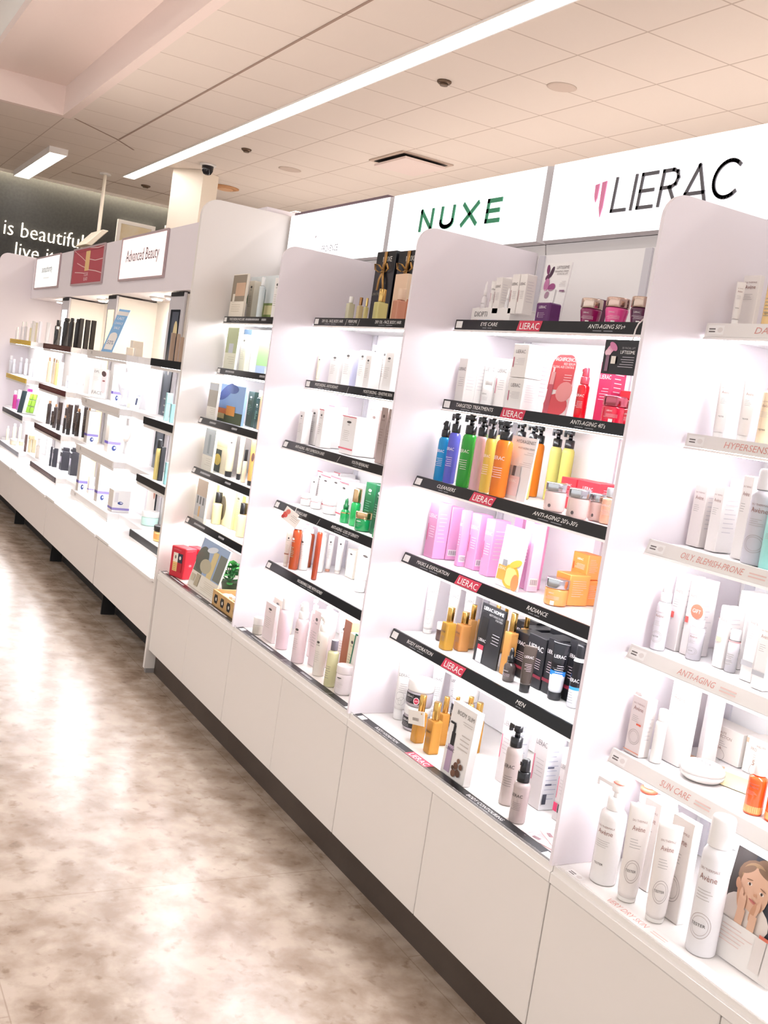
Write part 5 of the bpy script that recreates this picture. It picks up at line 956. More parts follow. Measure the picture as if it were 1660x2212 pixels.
 ['jar', 'grey cream jar with white lid and red sticker on the stack, BODY CONTOURING base', (1.0497, 0.1316, 0.516), 0.0724, 0.0724, 0.072, {'col': '#b9b2bb', 'cap': '#f7f6f5', 'lid': 0.42, 'blackl': 1, 'reddot': 1}, 'products on the BODY CONTOURING base'],
 ['jar', 'grey cream jar with white lid behind the gold caps, BODY CONTOURING base', (1.1126, 0.2349, 0.4495), 0.0697, 0.0697, 0.1477, {'col': '#b9b2bb', 'cap': '#f7f6f5', 'lid': 0.3, 'blackl': 1}, 'products on the BODY CONTOURING base'],
 ['capb', 'gold oil bottle with a price tag, left of the pair, BODY CONTOURING base', (1.1424, 0.083, 0.4495), 0.0373, 0.0373, 0.1254, {'head': 0.36, 'cap': '#c9a25c', 'sq': 1, 'metal': 1, 'col': '#dba04a'}, 'products on the BODY CONTOURING base'],
 ['capb', 'gold oil bottle with black lettering by the slimming card, BODY CONTOURING base', (1.2204, 0.078, 0.4495), 0.0407, 0.0407, 0.132, {'st': 'LIB', 'head': 0.34, 'cap': '#c9a25c', 'sq': 1, 'metal': 1, 'col': '#dba04a'}, 'products on the BODY CONTOURING base'],
 ['capb', 'gold oil bottle, rear row left, BODY CONTOURING base', (1.1665, 0.14, 0.4495), 0.0301, 0.0301, 0.1281, {'head': 0.33, 'cap': '#c9a25c', 'sq': 1, 'metal': 1, 'col': '#dba04a'}, 'products on the BODY CONTOURING base'],
 ['capb', 'gold oil bottle, rear row second from left, BODY CONTOURING base', (1.1699, 0.1713, 0.4495), 0.0227, 0.0227, 0.129, {'head': 0.33, 'cap': '#c9a25c', 'sq': 1, 'metal': 1, 'col': '#dba04a'}, 'products on the BODY CONTOURING base'],
 ['capb', 'gold oil bottle behind the slimming card top, BODY CONTOURING base', (1.1826, 0.2042, 0.4495), 0.0284, 0.0284, 0.1329, {'head': 0.33, 'cap': '#c9a25c', 'sq': 1, 'metal': 1, 'col': '#dba04a'}, 'products on the BODY CONTOURING base'],
 ['capb', 'gold oil bottle close behind the slimming card, BODY CONTOURING base', (1.2868, 0.1335, 0.4495), 0.0271, 0.0271, 0.148, {'head': 0.33, 'cap': '#c9a25c', 'sq': 1, 'metal': 1, 'col': '#dba04a'}, 'products on the BODY CONTOURING base'],
 ['capb', 'gold oil bottle standing right of the slimming card, BODY CONTOURING base', (1.2247, 0.2043, 0.4495), 0.0361, 0.0361, 0.1312, {'head': 0.33, 'cap': '#c9a25c', 'sq': 1, 'metal': 1, 'col': '#dba04a'}, 'products on the BODY CONTOURING base'],
 ['tag', 'small white price tag hung on the leftmost gold bottle, BODY CONTOURING base', (1.1855, 0.045, 0.5103), 0.0775, 0.0775, 0.0359, {}, 'products on the BODY CONTOURING base'],
 ['card', 'white acrylic display card with a lilac pump bottle and beans, BODY CONTOURING base', (1.3888, 0.035, 0.4495), 0.1017, 0.004, 0.1755, {'tilt': 3, 'base': '#f3f0ef', 'thick': 0.02, 'art': [['r', 0.12, 0.05, 0.36, 0.42, '#b9a3bd'], ['r', 0.18, 0.42, 0.34, 0.6, '#1b1c22'], ['r', 0.2, 0.6, 0.3, 0.7, '#1b1c22'], ['r', 0.05, 0.7, 0.28, 0.73, '#1b1c22'], ['t', 'LIERAC', 0.24, 0.34, 0.045, '#5d4a62', 'C'], ['t', 'BODY SLIM', 0.95, 0.86, 0.06, '#9a938f', 'R'], ['p', 0.5, 0.94, 0.8, 2, 0.03, '#bdb6b2'], ['p', 0.5, 0.94, 0.62, 4, 0.06, '#c5beba'], ['e', 0.6, 0.2, 0.09, 0.05, '#6b4a3a', 20], ['e', 0.72, 0.12, 0.1, 0.05, '#5a3d30', -20], ['e', 0.55, 0.09, 0.1, 0.05, '#7a5745', 30], ['e', 0.8, 0.22, 0.07, 0.04, '#6b4a3a', 60], ['e', 0.68, 0.28, 0.06, 0.035, '#81604e', 0], ['e', 0.5, 0.16, 0.05, 0.03, '#4f3529', 0]]}, 'products on the BODY CONTOURING base'],
 ['box', 'tall grey white carton behind the large pump bottle, BODY CONTOURING base', (1.423, 0.1511, 0.4495), 0.0429, 0.0538, 0.1927, {'col': '#d4cfd0', 'side': '#f0f1f5', 'st': 'LI', 'sc': '#c21f5a', 'side_p': 1}, 'products on the BODY CONTOURING base'],
 ['box', 'tall grey white carton right of the pump bottles, BODY CONTOURING base', (1.5642, 0.1433, 0.4495), 0.0489, 0.045, 0.1995, {'col': '#d4cfd0', 'side': '#f0f1f5', 'st': 'LI', 'sc': '#c21f5a', 'side_p': 1}, 'products on the BODY CONTOURING base'],
 ['box', 'shorter white carton with magenta squares at the right fin, BODY CONTOURING base', (1.6441, 0.1512, 0.4495), 0.033, 0.0303, 0.1645, {'sq2': 1, 'col': '#d4cfd0', 'side': '#f0f1f5', 'st': 'LI', 'sc': '#c21f5a', 'side_p': 1}, 'products on the BODY CONTOURING base'],
 ['pump', 'large mauve grey pump bottle with black head, BODY CONTOURING base', (1.5386, 0.0903, 0.4495), 0.0376, 0.0376, 0.1842, {'col': '#c2b5b1', 'cap': '#15171c', 'st': 'LIB', 'head': 0.27}, 'products on the BODY CONTOURING base'],
 ['pump', 'smaller mauve grey pump bottle in front, BODY CONTOURING base', (1.6291, 0.0533, 0.4495), 0.0367, 0.0367, 0.1413, {'col': '#c0b2b0', 'cap': '#15171c', 'st': 'LIB', 'head': 0.36, 'spray': 1}, 'products on the BODY CONTOURING base'],
 ['leaflet', 'stack of pink leaflets lying in front of the right fin, BODY CONTOURING base', (1.7301, 0.0601, 0.4495), 0.13, 0.09, 0.008, {}, 'products on the BODY CONTOURING base'],
 ['capb', 'small clear oil bottle, leftmost on the shelf, PERFUME shelf', (0.1792, 0.1855, 1.543), 0.0309, 0.0309, 0.0825, {'col': '#f0eccb', 'cap': '#f3f1ee', 'sq': 1, 'head': 0.25, 'lines': 1}, 'products on the PERFUME shelf'],
 ['capb', 'small rose oil bottle with bronze cap, PERFUME shelf', (0.2596, 0.1814, 1.543), 0.0228, 0.0228, 0.0783, {'col': '#ecd9a8', 'cap': '#a07850', 'sq': 1, 'metal': 1, 'head': 0.32}, 'products on the PERFUME shelf'],
 ['capb', 'pale yellow oil bottle with gold cap behind its neighbours, PERFUME shelf', (0.31, 0.178, 1.543), 0.0161, 0.0161, 0.0752, {'col': '#eee3a0', 'cap': '#d8bd7c', 'sq': 1, 'metal': 1, 'head': 0.35}, 'products on the PERFUME shelf'],
 ['capb', 'wide yellow oil bottle with gold cap, PERFUME shelf', (0.3775, 0.194, 1.543), 0.0481, 0.0481, 0.1052, {'col': '#f0e69a', 'cap': '#caa868', 'sq': 1, 'metal': 1, 'head': 0.38, 'lines': 1}, 'products on the PERFUME shelf'],
 ['capb', 'wide pink oil bottle in front of the peach carton, PERFUME shelf', (0.501, 0.1959, 1.543), 0.0517, 0.0517, 0.1044, {'col': '#eda98c', 'cap': '#e8c9ae', 'sq': 1, 'head': 0.33}, 'products on the PERFUME shelf'],
 ['box', 'tall peach carton behind the pink oil bottle, PERFUME shelf', (0.3817, 0.25, 1.543), 0.0813, 0.022, 0.1638, {'col': '#e8c6a8', 'side': '#ead0b2'}, 'products on the PERFUME shelf'],
 ['capb', 'rose oil bottle with gold cap at the right fin, PERFUME shelf', (0.5838, 0.1842, 1.543), 0.0284, 0.0284, 0.1067, {'col': '#d88e70', 'cap': '#c7a063', 'sq': 1, 'metal': 1, 'head': 0.33}, 'products on the PERFUME shelf'],
 ['giftbox', 'black gift carton with gold ribbon, left one, PERFUME shelf', (0.1768, 0.292, 1.543), 0.1347, 0.07, 0.2528, {}, 'products on the PERFUME shelf'],
 ['giftbox', 'black gift carton with gold ribbon at the right fin, PERFUME shelf', (0.3352, 0.292, 1.543), 0.1414, 0.07, 0.2483, {}, 'products on the PERFUME shelf'],
 ['tube', 'slim cream tube alone at the left, MOISTURIZING shelf', (0.0237, 0.1741, 1.329), 0.0153, 0.0153, 0.0969, {'col': '#efe6d2', 'cap': '#f4efe2', 'st': 'NU'}, 'products on the MOISTURIZING shelf'],
 ['box', 'white carton left of the pale violet strip carton, MOISTURIZING shelf', (0.0873, 0.2, 1.329), 0.0683, 0.05, 0.1103, {'col': '#efecea', 'st': 'NU'}, 'products on the MOISTURIZING shelf'],
 ['box', 'white carton with a violet side stripe, MOISTURIZING shelf', (0.1882, 0.2, 1.329), 0.065, 0.05, 0.1228, {'side': '#c3c4dc', 'col': '#efecea', 'st': 'NU'}, 'products on the MOISTURIZING shelf'],
 ['box', 'white carton in the middle of the moisturizing row, MOISTURIZING shelf', (0.292, 0.2, 1.329), 0.0523, 0.05, 0.1248, {'col': '#efecea', 'st': 'NU'}, 'products on the MOISTURIZING shelf'],
 ['box', 'slim white carton leaning right of the middle one, MOISTURIZING shelf', (0.3753, 0.18, 1.329), 0.0386, 0.04, 0.1093, {'col': '#efecea', 'st': 'NU'}, 'products on the MOISTURIZING shelf'],
 ['box', 'white carton at the back with a grey top, MOISTURIZING shelf', (0.2408, 0.27, 1.329), 0.0473, 0.05, 0.1518, {'col': '#efecea', 'st': 'NU'}, 'products on the MOISTURIZING shelf'],
 ['box', 'white carton third from the right fin, MOISTURIZING shelf', (0.4003, 0.2214, 1.329), 0.0409, 0.05, 0.1401, {'col': '#efecea', 'st': 'NU'}, 'products on the MOISTURIZING shelf'],
 ['box', 'white carton with black lettering second from the right fin, MOISTURIZING shelf', (0.5119, 0.18, 1.329), 0.0555, 0.05, 0.1235, {'col': '#efecea', 'st': 'NU'}, 'products on the MOISTURIZING shelf'],
 ['box', 'white carton next to the right fin, MOISTURIZING shelf', (0.4747, 0.2312, 1.329), 0.0519, 0.05, 0.1445, {'col': '#efecea', 'st': 'NU'}, 'products on the MOISTURIZING shelf'],
 ['box', 'slim white carton alone at the left, YOUTH REVEALING shelf', (0.0381, 0.1297, 1.115), 0.0424, 0.03, 0.1113, {'col': '#efecea', 'st': 'NU'}, 'products on the YOUTH REVEALING shelf'],
 ['box', 'white carton right of the slim one, YOUTH REVEALING shelf', (0.0439, 0.1741, 1.115), 0.053, 0.04, 0.1298, {'col': '#efecea', 'st': 'NU'}, 'products on the YOUTH REVEALING shelf'],
 ['box', 'pale carton with red top line beside it, YOUTH REVEALING shelf', (0.1316, 0.16, 1.115), 0.0383, 0.04, 0.1289, {'redtop': 1, 'col': '#efecea', 'st': 'NU'}, 'products on the YOUTH REVEALING shelf'],
 ['box', 'pale carton with red top line at the back, YOUTH REVEALING shelf', (0.0804, 0.22, 1.115), 0.0469, 0.05, 0.1443, {'redtop': 1, 'col': '#efecea', 'st': 'NU'}, 'products on the YOUTH REVEALING shelf'],
 ['box', 'square white carton with a red lower line, YOUTH REVEALING shelf', (0.3247, 0.17, 1.115), 0.1002, 0.08, 0.1232, {'redb2': 1, 'col': '#efecea', 'st': 'NU'}, 'products on the YOUTH REVEALING shelf'],
 ['jar', 'small cream jar before the square carton, YOUTH REVEALING shelf', (0.0271, 0.2374, 1.115), 0.0221, 0.0221, 0.0403, {'col': '#eeeae4', 'cap': '#f4f2ee', 'lid': 0.4}, 'products on the YOUTH REVEALING shelf'],
 ['jar', 'small cream jar near the middle of the shelf, YOUTH REVEALING shelf', (0.0446, 0.2805, 1.115), 0.0219, 0.0219, 0.0375, {'col': '#eae6dd', 'cap': '#f4f2ee', 'lid': 0.4}, 'products on the YOUTH REVEALING shelf'],
 ['box', 'wide mauve brown carton, front left of three, YOUTH REVEALING shelf', (0.3253, 0.2568, 1.115), 0.065, 0.05, 0.1545, {'col': '#a5938d', 'side': '#b7a6a0', 'st': 'NUD'}, 'products on the YOUTH REVEALING shelf'],
 ['box', 'mauve brown carton, middle of three, YOUTH REVEALING shelf', (0.5779, 0.155, 1.115), 0.0407, 0.05, 0.17, {'col': '#a5938d', 'side': '#b7a6a0', 'st': 'NUD'}, 'products on the YOUTH REVEALING shelf'],
 ['box', 'mauve brown carton at the right fin, YOUTH REVEALING shelf', (0.6317, 0.15, 1.115), 0.0396, 0.05, 0.1684, {'col': '#a5938d', 'side': '#b7a6a0', 'st': 'NUD'}, 'products on the YOUTH REVEALING shelf'],
 ['tube', 'white squeeze tube with a red foot, leftmost, LOSS OF DENSITY shelf', (0.0292, 0.2172, 0.903), 0.0264, 0.0264, 0.1007, {'col': '#f0ebe8', 'cap': '#c4303c', 'st': 'NU', 'capn': 0.1}, 'products on the LOSS OF DENSITY shelf'],
 ['box', 'narrow white carton with red top line, back left, LOSS OF DENSITY shelf', (0.0383, 0.2315, 0.903), 0.0431, 0.06, 0.1231, {'col': '#eeeaea', 'st': 'NU', 'redtop': 1}, 'products on the LOSS OF DENSITY shelf'],
 ['box', 'narrow white carton with red top line, second at the back, LOSS OF DENSITY shelf', (0.0418, 0.2961, 0.903), 0.0507, 0.06, 0.125, {'col': '#eeeaea', 'st': 'NU', 'redtop': 1}, 'products on the LOSS OF DENSITY shelf'],
 ['box', 'square white carton with red lines, left of three, LOSS OF DENSITY shelf', (0.1007, 0.2252, 0.903), 0.0784, 0.07, 0.1153, {'redb2': 1, 'col': '#eeeaea', 'st': 'NU', 'redtop': 1}, 'products on the LOSS OF DENSITY shelf'],
 ['box', 'square white carton with red lines, middle of three, LOSS OF DENSITY shelf', (0.1803, 0.2257, 0.903), 0.0774, 0.07, 0.1211, {'redb2': 1, 'col': '#eeeaea', 'st': 'NU', 'redtop': 1}, 'products on the LOSS OF DENSITY shelf'],
 ['box', 'square white carton with red lines, right of three, LOSS OF DENSITY shelf', (0.3357, 0.18, 0.903), 0.0681, 0.07, 0.1213, {'redb2': 1, 'col': '#eeeaea', 'st': 'NU', 'redtop': 1}, 'products on the LOSS OF DENSITY shelf'],
 ['jar', 'white cream jar, left of the three jars, LOSS OF DENSITY shelf', (0.0522, 0.1834, 0.903), 0.0392, 0.0392, 0.0424, {'col': '#f3efec', 'cap': '#f8f6f4', 'lid': 0.4, 'redband': 1}, 'products on the LOSS OF DENSITY shelf'],
 ['jar', 'white cream jar, middle of the three jars, LOSS OF DENSITY shelf', (0.1204, 0.1907, 0.903), 0.0382, 0.0382, 0.0425, {'col': '#f3efec', 'cap': '#f8f6f4', 'lid': 0.4, 'redband': 1}, 'products on the LOSS OF DENSITY shelf'],
 ['jar', 'larger white cream jar, right of the three jars, LOSS OF DENSITY shelf', (0.2247, 0.1964, 0.903), 0.0564, 0.0564, 0.0512, {'col': '#f3efec', 'cap': '#f8f6f4', 'lid': 0.4, 'redband': 1}, 'products on the LOSS OF DENSITY shelf'],
 ['drop', 'green dropper bottle with a gold band, LOSS OF DENSITY shelf', (0.4093, 0.1587, 0.903), 0.0298, 0.0298, 0.0784, {'col': '#1f9a55', 'cap': '#0f6b3a', 'gold': 1}, 'products on the LOSS OF DENSITY shelf'],
 ['pump', 'green pump bottle with tall gold cap, LOSS OF DENSITY shelf', (0.4629, 0.1653, 0.903), 0.0301, 0.0301, 0.1179, {'col': '#1fa455', 'cap': '#cfae86', 'gcap': 1, 'head': 0.36}, 'products on the LOSS OF DENSITY shelf'],
 ['box', 'dark green carton behind the green jar, LOSS OF DENSITY shelf', (0.519, 0.1775, 0.903), 0.0634, 0.05, 0.1448, {'col': '#0c5a35', 'side': '#137a48', 'st': 'NUW'}, 'products on the LOSS OF DENSITY shelf'],
 ['box', 'dark green carton at the right fin, LOSS OF DENSITY shelf', (0.6284, 0.1514, 0.903), 0.0576, 0.05, 0.1503, {'col': '#0c5233', 'side': '#137a48', 'st': 'NUW'}, 'products on the LOSS OF DENSITY shelf'],
 ['jar', 'emerald cream jar with gold lid, LOSS OF DENSITY shelf', (0.5559, 0.1497, 0.903), 0.0539, 0.0539, 0.0591, {'col': '#0f8a48', 'cap': '#d6b68c', 'metal': 1, 'lid': 0.36, 'st': 'NUW'}, 'products on the LOSS OF DENSITY shelf'],
 ['drop', 'small green flask cut by the right fin, LOSS OF DENSITY shelf', (0.6676, 0.1376, 0.903), 0.0247, 0.0247, 0.0493, {'col': '#12864a', 'cap': '#cfae86'}, 'products on the LOSS OF DENSITY shelf'],
 ['tube', 'cream squeeze tube with brown lower line, leftmost, NOURISHING CARE shelf', (0.0751, 0.1297, 0.689), 0.0217, 0.0217, 0.1208, {'col': '#efe6dc', 'cap': '#f3ece4', 'st': 'NU', 'brown': 1, 'capn': 0.08}, 'products on the NOURISHING CARE shelf'],
 ['pump', 'amber bottle with clear cap, front left, NOURISHING CARE shelf', (0.1232, 0.1372, 0.689), 0.0329, 0.0329, 0.1546, {'col': '#9c3d14', 'cap': '#d9cfd6', 'head': 0.1, 'st': 'NUW', 'plain': 1}, 'products on the NOURISHING CARE shelf'],
 ['pump', 'amber pump bottle behind the first white bottle, NOURISHING CARE shelf', (0.0714, 0.2137, 0.689), 0.0275, 0.0275, 0.157, {'col': '#8f3512', 'cap': '#f0e9ec', 'head': 0.24}, 'products on the NOURISHING CARE shelf'],
 ['pump', 'white pump bottle beside the amber one, NOURISHING CARE shelf', (0.1259, 0.1719, 0.689), 0.0339, 0.0339, 0.1527, {'col': '#f3efec', 'cap': '#f6f3f1', 'head': 0.16, 'st': 'NU'}, 'products on the NOURISHING CARE shelf'],
 ['pump', 'amber bottle with clear cap between white bottles, NOURISHING CARE shelf', (0.2902, 0.1395, 0.689), 0.0189, 0.0189, 0.1819, {'col': '#8a2f10', 'cap': '#d9cfd6', 'head': 0.12, 'plain': 1}, 'products on the NOURISHING CARE shelf'],
 ['pump', 'white pump bottle right of the second amber one, NOURISHING CARE shelf', (0.1443, 0.2215, 0.689), 0.0359, 0.0359, 0.1519, {'col': '#f4f0ed', 'cap': '#f6f3f1', 'head': 0.16, 'st': 'NU'}, 'products on the NOURISHING CARE shelf'],
 ['tube', 'white squeeze tube with brown foot, NOURISHING CARE shelf', (0.1315, 0.2649, 0.689), 0.0218, 0.0218, 0.1277, {'col': '#f0edeb', 'cap': '#c98f78', 'st': 'NU', 'capn': 0.07}, 'products on the NOURISHING CARE shelf'],
 ['tube', 'white squeeze tube second from the cream carton, NOURISHING CARE shelf', (0.1579, 0.2909, 0.689), 0.0253, 0.0253, 0.1274, {'col': '#efedeb', 'cap': '#e9e1dc', 'st': 'NU', 'capn': 0.07}, 'products on the NOURISHING CARE shelf'],
 ['box', 'cream carton with a dark emblem, NOURISHING CARE shelf', (0.2234, 0.3014, 0.689), 0.0551, 0.04, 0.0969, {'col': '#efe8da', 'st': 'NU'}, 'products on the NOURISHING CARE shelf'],
 ['box', 'wide white carton at the right fin, NOURISHING CARE shelf', (0.4189, 0.2501, 0.689), 0.1104, 0.07, 0.1322, {'col': '#f1eeec', 'st': 'NU'}, 'products on the NOURISHING CARE shelf'],
 ['jar', 'white balm jar in front of the wide carton, NOURISHING CARE shelf', (0.4452, 0.2308, 0.689), 0.0367, 0.0367, 0.0615, {'col': '#f4f1ee', 'cap': '#f8f6f4', 'lid': 0.35}, 'products on the NOURISHING CARE shelf'],
 ['jar', 'frosted cream jar with white lid, far left, pale pink products base', (0.0917, 0.0549, 0.4495), 0.0399, 0.0399, 0.0589, {'col': '#d3cdc3', 'cap': '#f5f2f1', 'lid': 0.45}, 'products on the pale pink products base'],
 ['box', 'pale pink carton leaning beside the frosted jar, pale pink products base', (0.1722, 0.0542, 0.4495), 0.0859, 0.0146, 0.1267, {'col': '#efe0e2', 'side': '#e9dedd', 'st': 'NU'}, 'products on the pale pink products base'],
 ['box', 'cream carton behind the leaning pink carton, pale pink products base', (0.053, 0.1325, 0.4495), 0.0732, 0.05, 0.1172, {'col': '#efe3d8', 'st': 'NU'}, 'products on the pale pink products base'],
 ['can', 'pale pink lotion bottle with white flip cap, pale pink products base', (0.2725, 0.0666, 0.4495), 0.0417, 0.0417, 0.1705, {'col': '#efd6de', 'cap': '#f6f2f3'}, 'products on the pale pink products base'],
 ['pump', 'pink cleanser pump bottle with emblem, pale pink products base', (0.4289, 0.0558, 0.4495), 0.0416, 0.0416, 0.1942, {'col': '#efdde3', 'cap': '#f6f3f4', 'head': 0.27, 'st': 'NU', 'spray': 1}, 'products on the pale pink products base'],
 ['box', 'white lilac carton behind the pink pump bottle, pale pink products base', (0.3824, 0.12, 0.4495), 0.0543, 0.06, 0.146, {'col': '#efe0e2', 'side': '#e9dedd', 'st': 'NU'}, 'products on the pale pink products base'],
 ['pump', 'pump bottle at the back between the pink and cream ones, pale pink products base', (0.1921, 0.2127, 0.4495), 0.0254, 0.0254, 0.1517, {'col': '#f3eef2', 'cap': '#f8f6f8', 'head': 0.25}, 'products on the pale pink products base'],
 ['pump', 'second pump bottle at the back row, pale pink products base', (0.2541, 0.2343, 0.4495), 0.0287, 0.0287, 0.1657, {'col': '#f3eef2', 'cap': '#f8f6f8', 'head': 0.25}, 'products on the pale pink products base'],
 ['box', 'grey pink carton with a grey window, pale pink products base', (0.4672, 0.085, 0.4495), 0.0487, 0.06, 0.1768, {'col': '#efe0e2', 'side': '#e9dedd', 'st': 'NU'}, 'products on the pale pink products base'],
 ['pump', 'cream pump bottle with wide shoulder, pale pink products base', (0.5648, 0.0652, 0.4495), 0.0355, 0.0355, 0.1816, {'col': '#ece5de', 'cap': '#f4f1ee', 'head': 0.24, 'st': 'NU'}, 'products on the pale pink products base'],
 ['tube', 'large white squeeze tube behind the yellow bottle, pale pink products base', (0.5433, 0.1465, 0.4495), 0.0329, 0.0329, 0.1741, {'col': '#efeaee', 'cap': '#f1eeee', 'st': 'NU', 'capn': 0.05}, 'products on the pale pink products base'],
 ['capb', 'pale yellow oil spray with grey cap, pale pink products base', (0.6731, 0.0518, 0.4495), 0.0335, 0.0335, 0.1393, {'col': '#dfdcae', 'cap': '#6b6570', 'head': 0.22, 'lines': 1}, 'products on the pale pink products base'],
 ['box', 'brown photo printed carton behind the white tub, pale pink products base', (0.6342, 0.1077, 0.4495), 0.0476, 0.05, 0.1901, {'col': '#9c5a3a', 'side': '#c08a66'}, 'products on the pale pink products base'],
 ['box', 'cream carton with a purple square at the right, pale pink products base', (0.6813, 0.1047, 0.4495), 0.0427, 0.06, 0.1615, {'col': '#efe9cf', 'st': 'NU'}, 'products on the pale pink products base'],
 ['jar', 'large white body cream tub, pale pink products base', (0.7446, 0.0609, 0.4495), 0.0518, 0.0518, 0.0857, {'col': '#f2e9ea', 'cap': '#f5eeee', 'lid': 0.28, 'st': 'NU'}, 'products on the pale pink products base'],
 ['card', 'white card with a green border by the right fin, pale pink products base', (0.7537, 0.0877, 0.4495), 0.0989, 0.004, 0.1702, {'tilt': 4, 'base': '#f4f2f0', 'art': [['r', 0, 0, 0.06, 1, '#12785a'], ['r', 0, 0, 1, 0.03, '#12785a'], ['r', 0, 0.97, 1, 1, '#12785a'], ['e', 0.45, 0.62, 0.08, 0.18, '#2a2226', -20], ['t', 'N', 0.42, 0.22, 0.09, '#1b1b1b', 'C'], ['t', 'U', 0.62, 0.16, 0.09, '#1b1b1b', 'C']]}, 'products on the pale pink products base'],
 ['card', 'cream photo card with a brown still life, topmost far-bay shelf', (-0.8076, 0.15, 1.543), 0.16, 0.01, 0.18, {'tilt': 1, 'base': '#efe7d8', 'art': [['r', 0.02, 0.38, 0.98, 0.98, '#8f8372'], ['r', 0.3, 0.5, 0.98, 0.8, '#caa88c'], ['r', 0.15, 0.35, 0.3, 0.55, '#e6e0d2'], ['p', 0.15, 0.8, 0.3, 4, 0.05, '#cfc6b4']]}, 'products on the topmost far-bay shelf'],
 ['card', 'landscape photo card with green trees, topmost far-bay shelf', (-0.7494, 0.2309, 1.543), 0.2978, 0.01, 0.1851, {'tilt': 1, 'base': '#dfe7ea', 'art': [['r', 0, 0, 0.22, 0.55, '#2f5a38'], ['e', 0.1, 0.5, 0.16, 0.2, '#3d6a45', 0], ['r', 0.62, 0.0, 1, 0.4, '#7c8f52'], ['r', 0.66, 0.15, 0.95, 0.35, '#d9d2a2'], ['r', 0.35, 0.0, 0.62, 0.7, '#8ea3a6']]}, 'products on the topmost far-bay shelf'],
 ['box', 'slim cream carton with a black seal, topmost far-bay shelf', (-0.7932, 0.2, 1.543), 0.0577, 0.03, 0.161, {'col': '#efe8da', 'st': 'NU'}, 'products on the topmost far-bay shelf'],
 ['capb', 'white bottle with clear tube before the landscape, topmost far-bay shelf', (-0.6754, 0.2021, 1.543), 0.0242, 0.0242, 0.1723, {'col': '#d3dde0', 'cap': '#f2f4f4', 'head': 0.2}, 'products on the topmost far-bay shelf'],
 ['box', 'white carton with black seal at the right, topmost far-bay shelf', (-0.5173, 0.2, 1.543), 0.0567, 0.04, 0.1659, {'col': '#f2efec', 'st': 'NU'}, 'products on the topmost far-bay shelf'],
 ['card', 'pale green photo card on the left, second far-bay shelf', (-0.8216, 0.1555, 1.329), 0.1336, 0.01, 0.1771, {'tilt': 1, 'base': '#eef0dc', 'art': [['r', 0.02, 0.4, 0.98, 0.98, '#b8c39a'], ['r', 0.3, 0.4, 0.7, 0.62, '#c9cfd6'], ['p', 0.3, 0.9, 0.3, 4, 0.05, '#cfd0bd']]}, 'products on the second far-bay shelf'],
 ['card', 'wooded river photo card, second far-bay shelf', (-0.7377, 0.2309, 1.329), 0.3202, 0.01, 0.1792, {'tilt': 1, 'base': '#cfdce4', 'art': [['r', 0, 0.1, 0.28, 1, '#35506a'], ['r', 0, 0, 0.3, 0.25, '#8aa266'], ['r', 0.6, 0.2, 1, 0.8, '#9cc08a'], ['r', 0.6, 0.8, 1, 0.95, '#8aa6d8'], ['r', 0.6, 0, 0.9, 0.2, '#9fb0cf']]}, 'products on the second far-bay shelf'],
 ['box', 'slim cream carton with a brown seal, second far-bay shelf', (-0.7932, 0.2, 1.329), 0.0625, 0.03, 0.1545, {'col': '#efe8da', 'st': 'NU'}, 'products on the second far-bay shelf'],
 ['pump', 'white lotion bottle before the river card, second far-bay shelf', (-0.6521, 0.1941, 1.329), 0.0283, 0.0283, 0.1521, {'col': '#f4f4f2', 'cap': '#f8f8f8', 'head': 0.15}, 'products on the second far-bay shelf'],
 ['can', 'small white bottle at the right fin, second far-bay shelf', (-0.4355, 0.1796, 1.329), 0.0193, 0.0193, 0.1165, {'col': '#f0efee', 'cap': '#f6f5f4'}, 'products on the second far-bay shelf'],
 ['card', 'pale grey photo card on the left, third far-bay shelf', (-0.8295, 0.108, 1.115), 0.1127, 0.01, 0.1537, {'tilt': 1, 'base': '#f0eee6', 'art': [['r', 0.02, 0.35, 0.98, 0.8, '#b4b1a8'], ['r', 0.02, 0.8, 0.98, 0.98, '#cfd6de'], ['p', 0.35, 0.95, 0.3, 4, 0.05, '#cfccc0']]}, 'products on the third far-bay shelf'],
 ['card', 'photo card of an orange-roofed village under a blue tree, third far-bay shelf', (-0.7347, 0.155, 1.115), 0.2874, 0.01, 0.1551, {'tilt': 1, 'base': '#8fb4e6', 'art': [['e', 0.25, 0.8, 0.3, 0.16, '#2b4a94', 20], ['e', 0.5, 0.9, 0.24, 0.12, '#35569f', 0], ['r', 0, 0.0, 1, 0.3, '#3d4a2a'], ['r', 0.02, 0.22, 0.35, 0.36, '#c8692c'], ['r', 0.35, 0.2, 0.7, 0.45, '#dc9440'], ['r', 0, 0.08, 0.3, 0.22, '#d9c98a']]}, 'products on the third far-bay shelf'],
 ['capb', 'amber oil bottle with white pump, third far-bay shelf', (-0.7245, 0.2007, 1.115), 0.0215, 0.0215, 0.152, {'col': '#c29350', 'cap': '#f3f1ee', 'head': 0.22}, 'products on the third far-bay shelf'],
 ['box', 'dark green carton, left of the dark pair, third far-bay shelf', (-0.6826, 0.22, 1.115), 0.0655, 0.04, 0.1416, {'col': '#1f3a33', 'st': 'NUW'}, 'products on the third far-bay shelf'],
 ['capb', 'dark green bottle with silver cap, third far-bay shelf', (-0.5657, 0.2125, 1.115), 0.025, 0.025, 0.153, {'col': '#243d3d', 'cap': '#d9dadb', 'head': 0.18, 'st': 'NUW'}, 'products on the third far-bay shelf'],
 ['box', 'orange and cream carton at the right fin, third far-bay shelf', (-0.5058, 0.2, 1.115), 0.0558, 0.04, 0.1384, {'col': '#e9b48a', 'st': 'NU'}, 'products on the third far-bay shelf'],
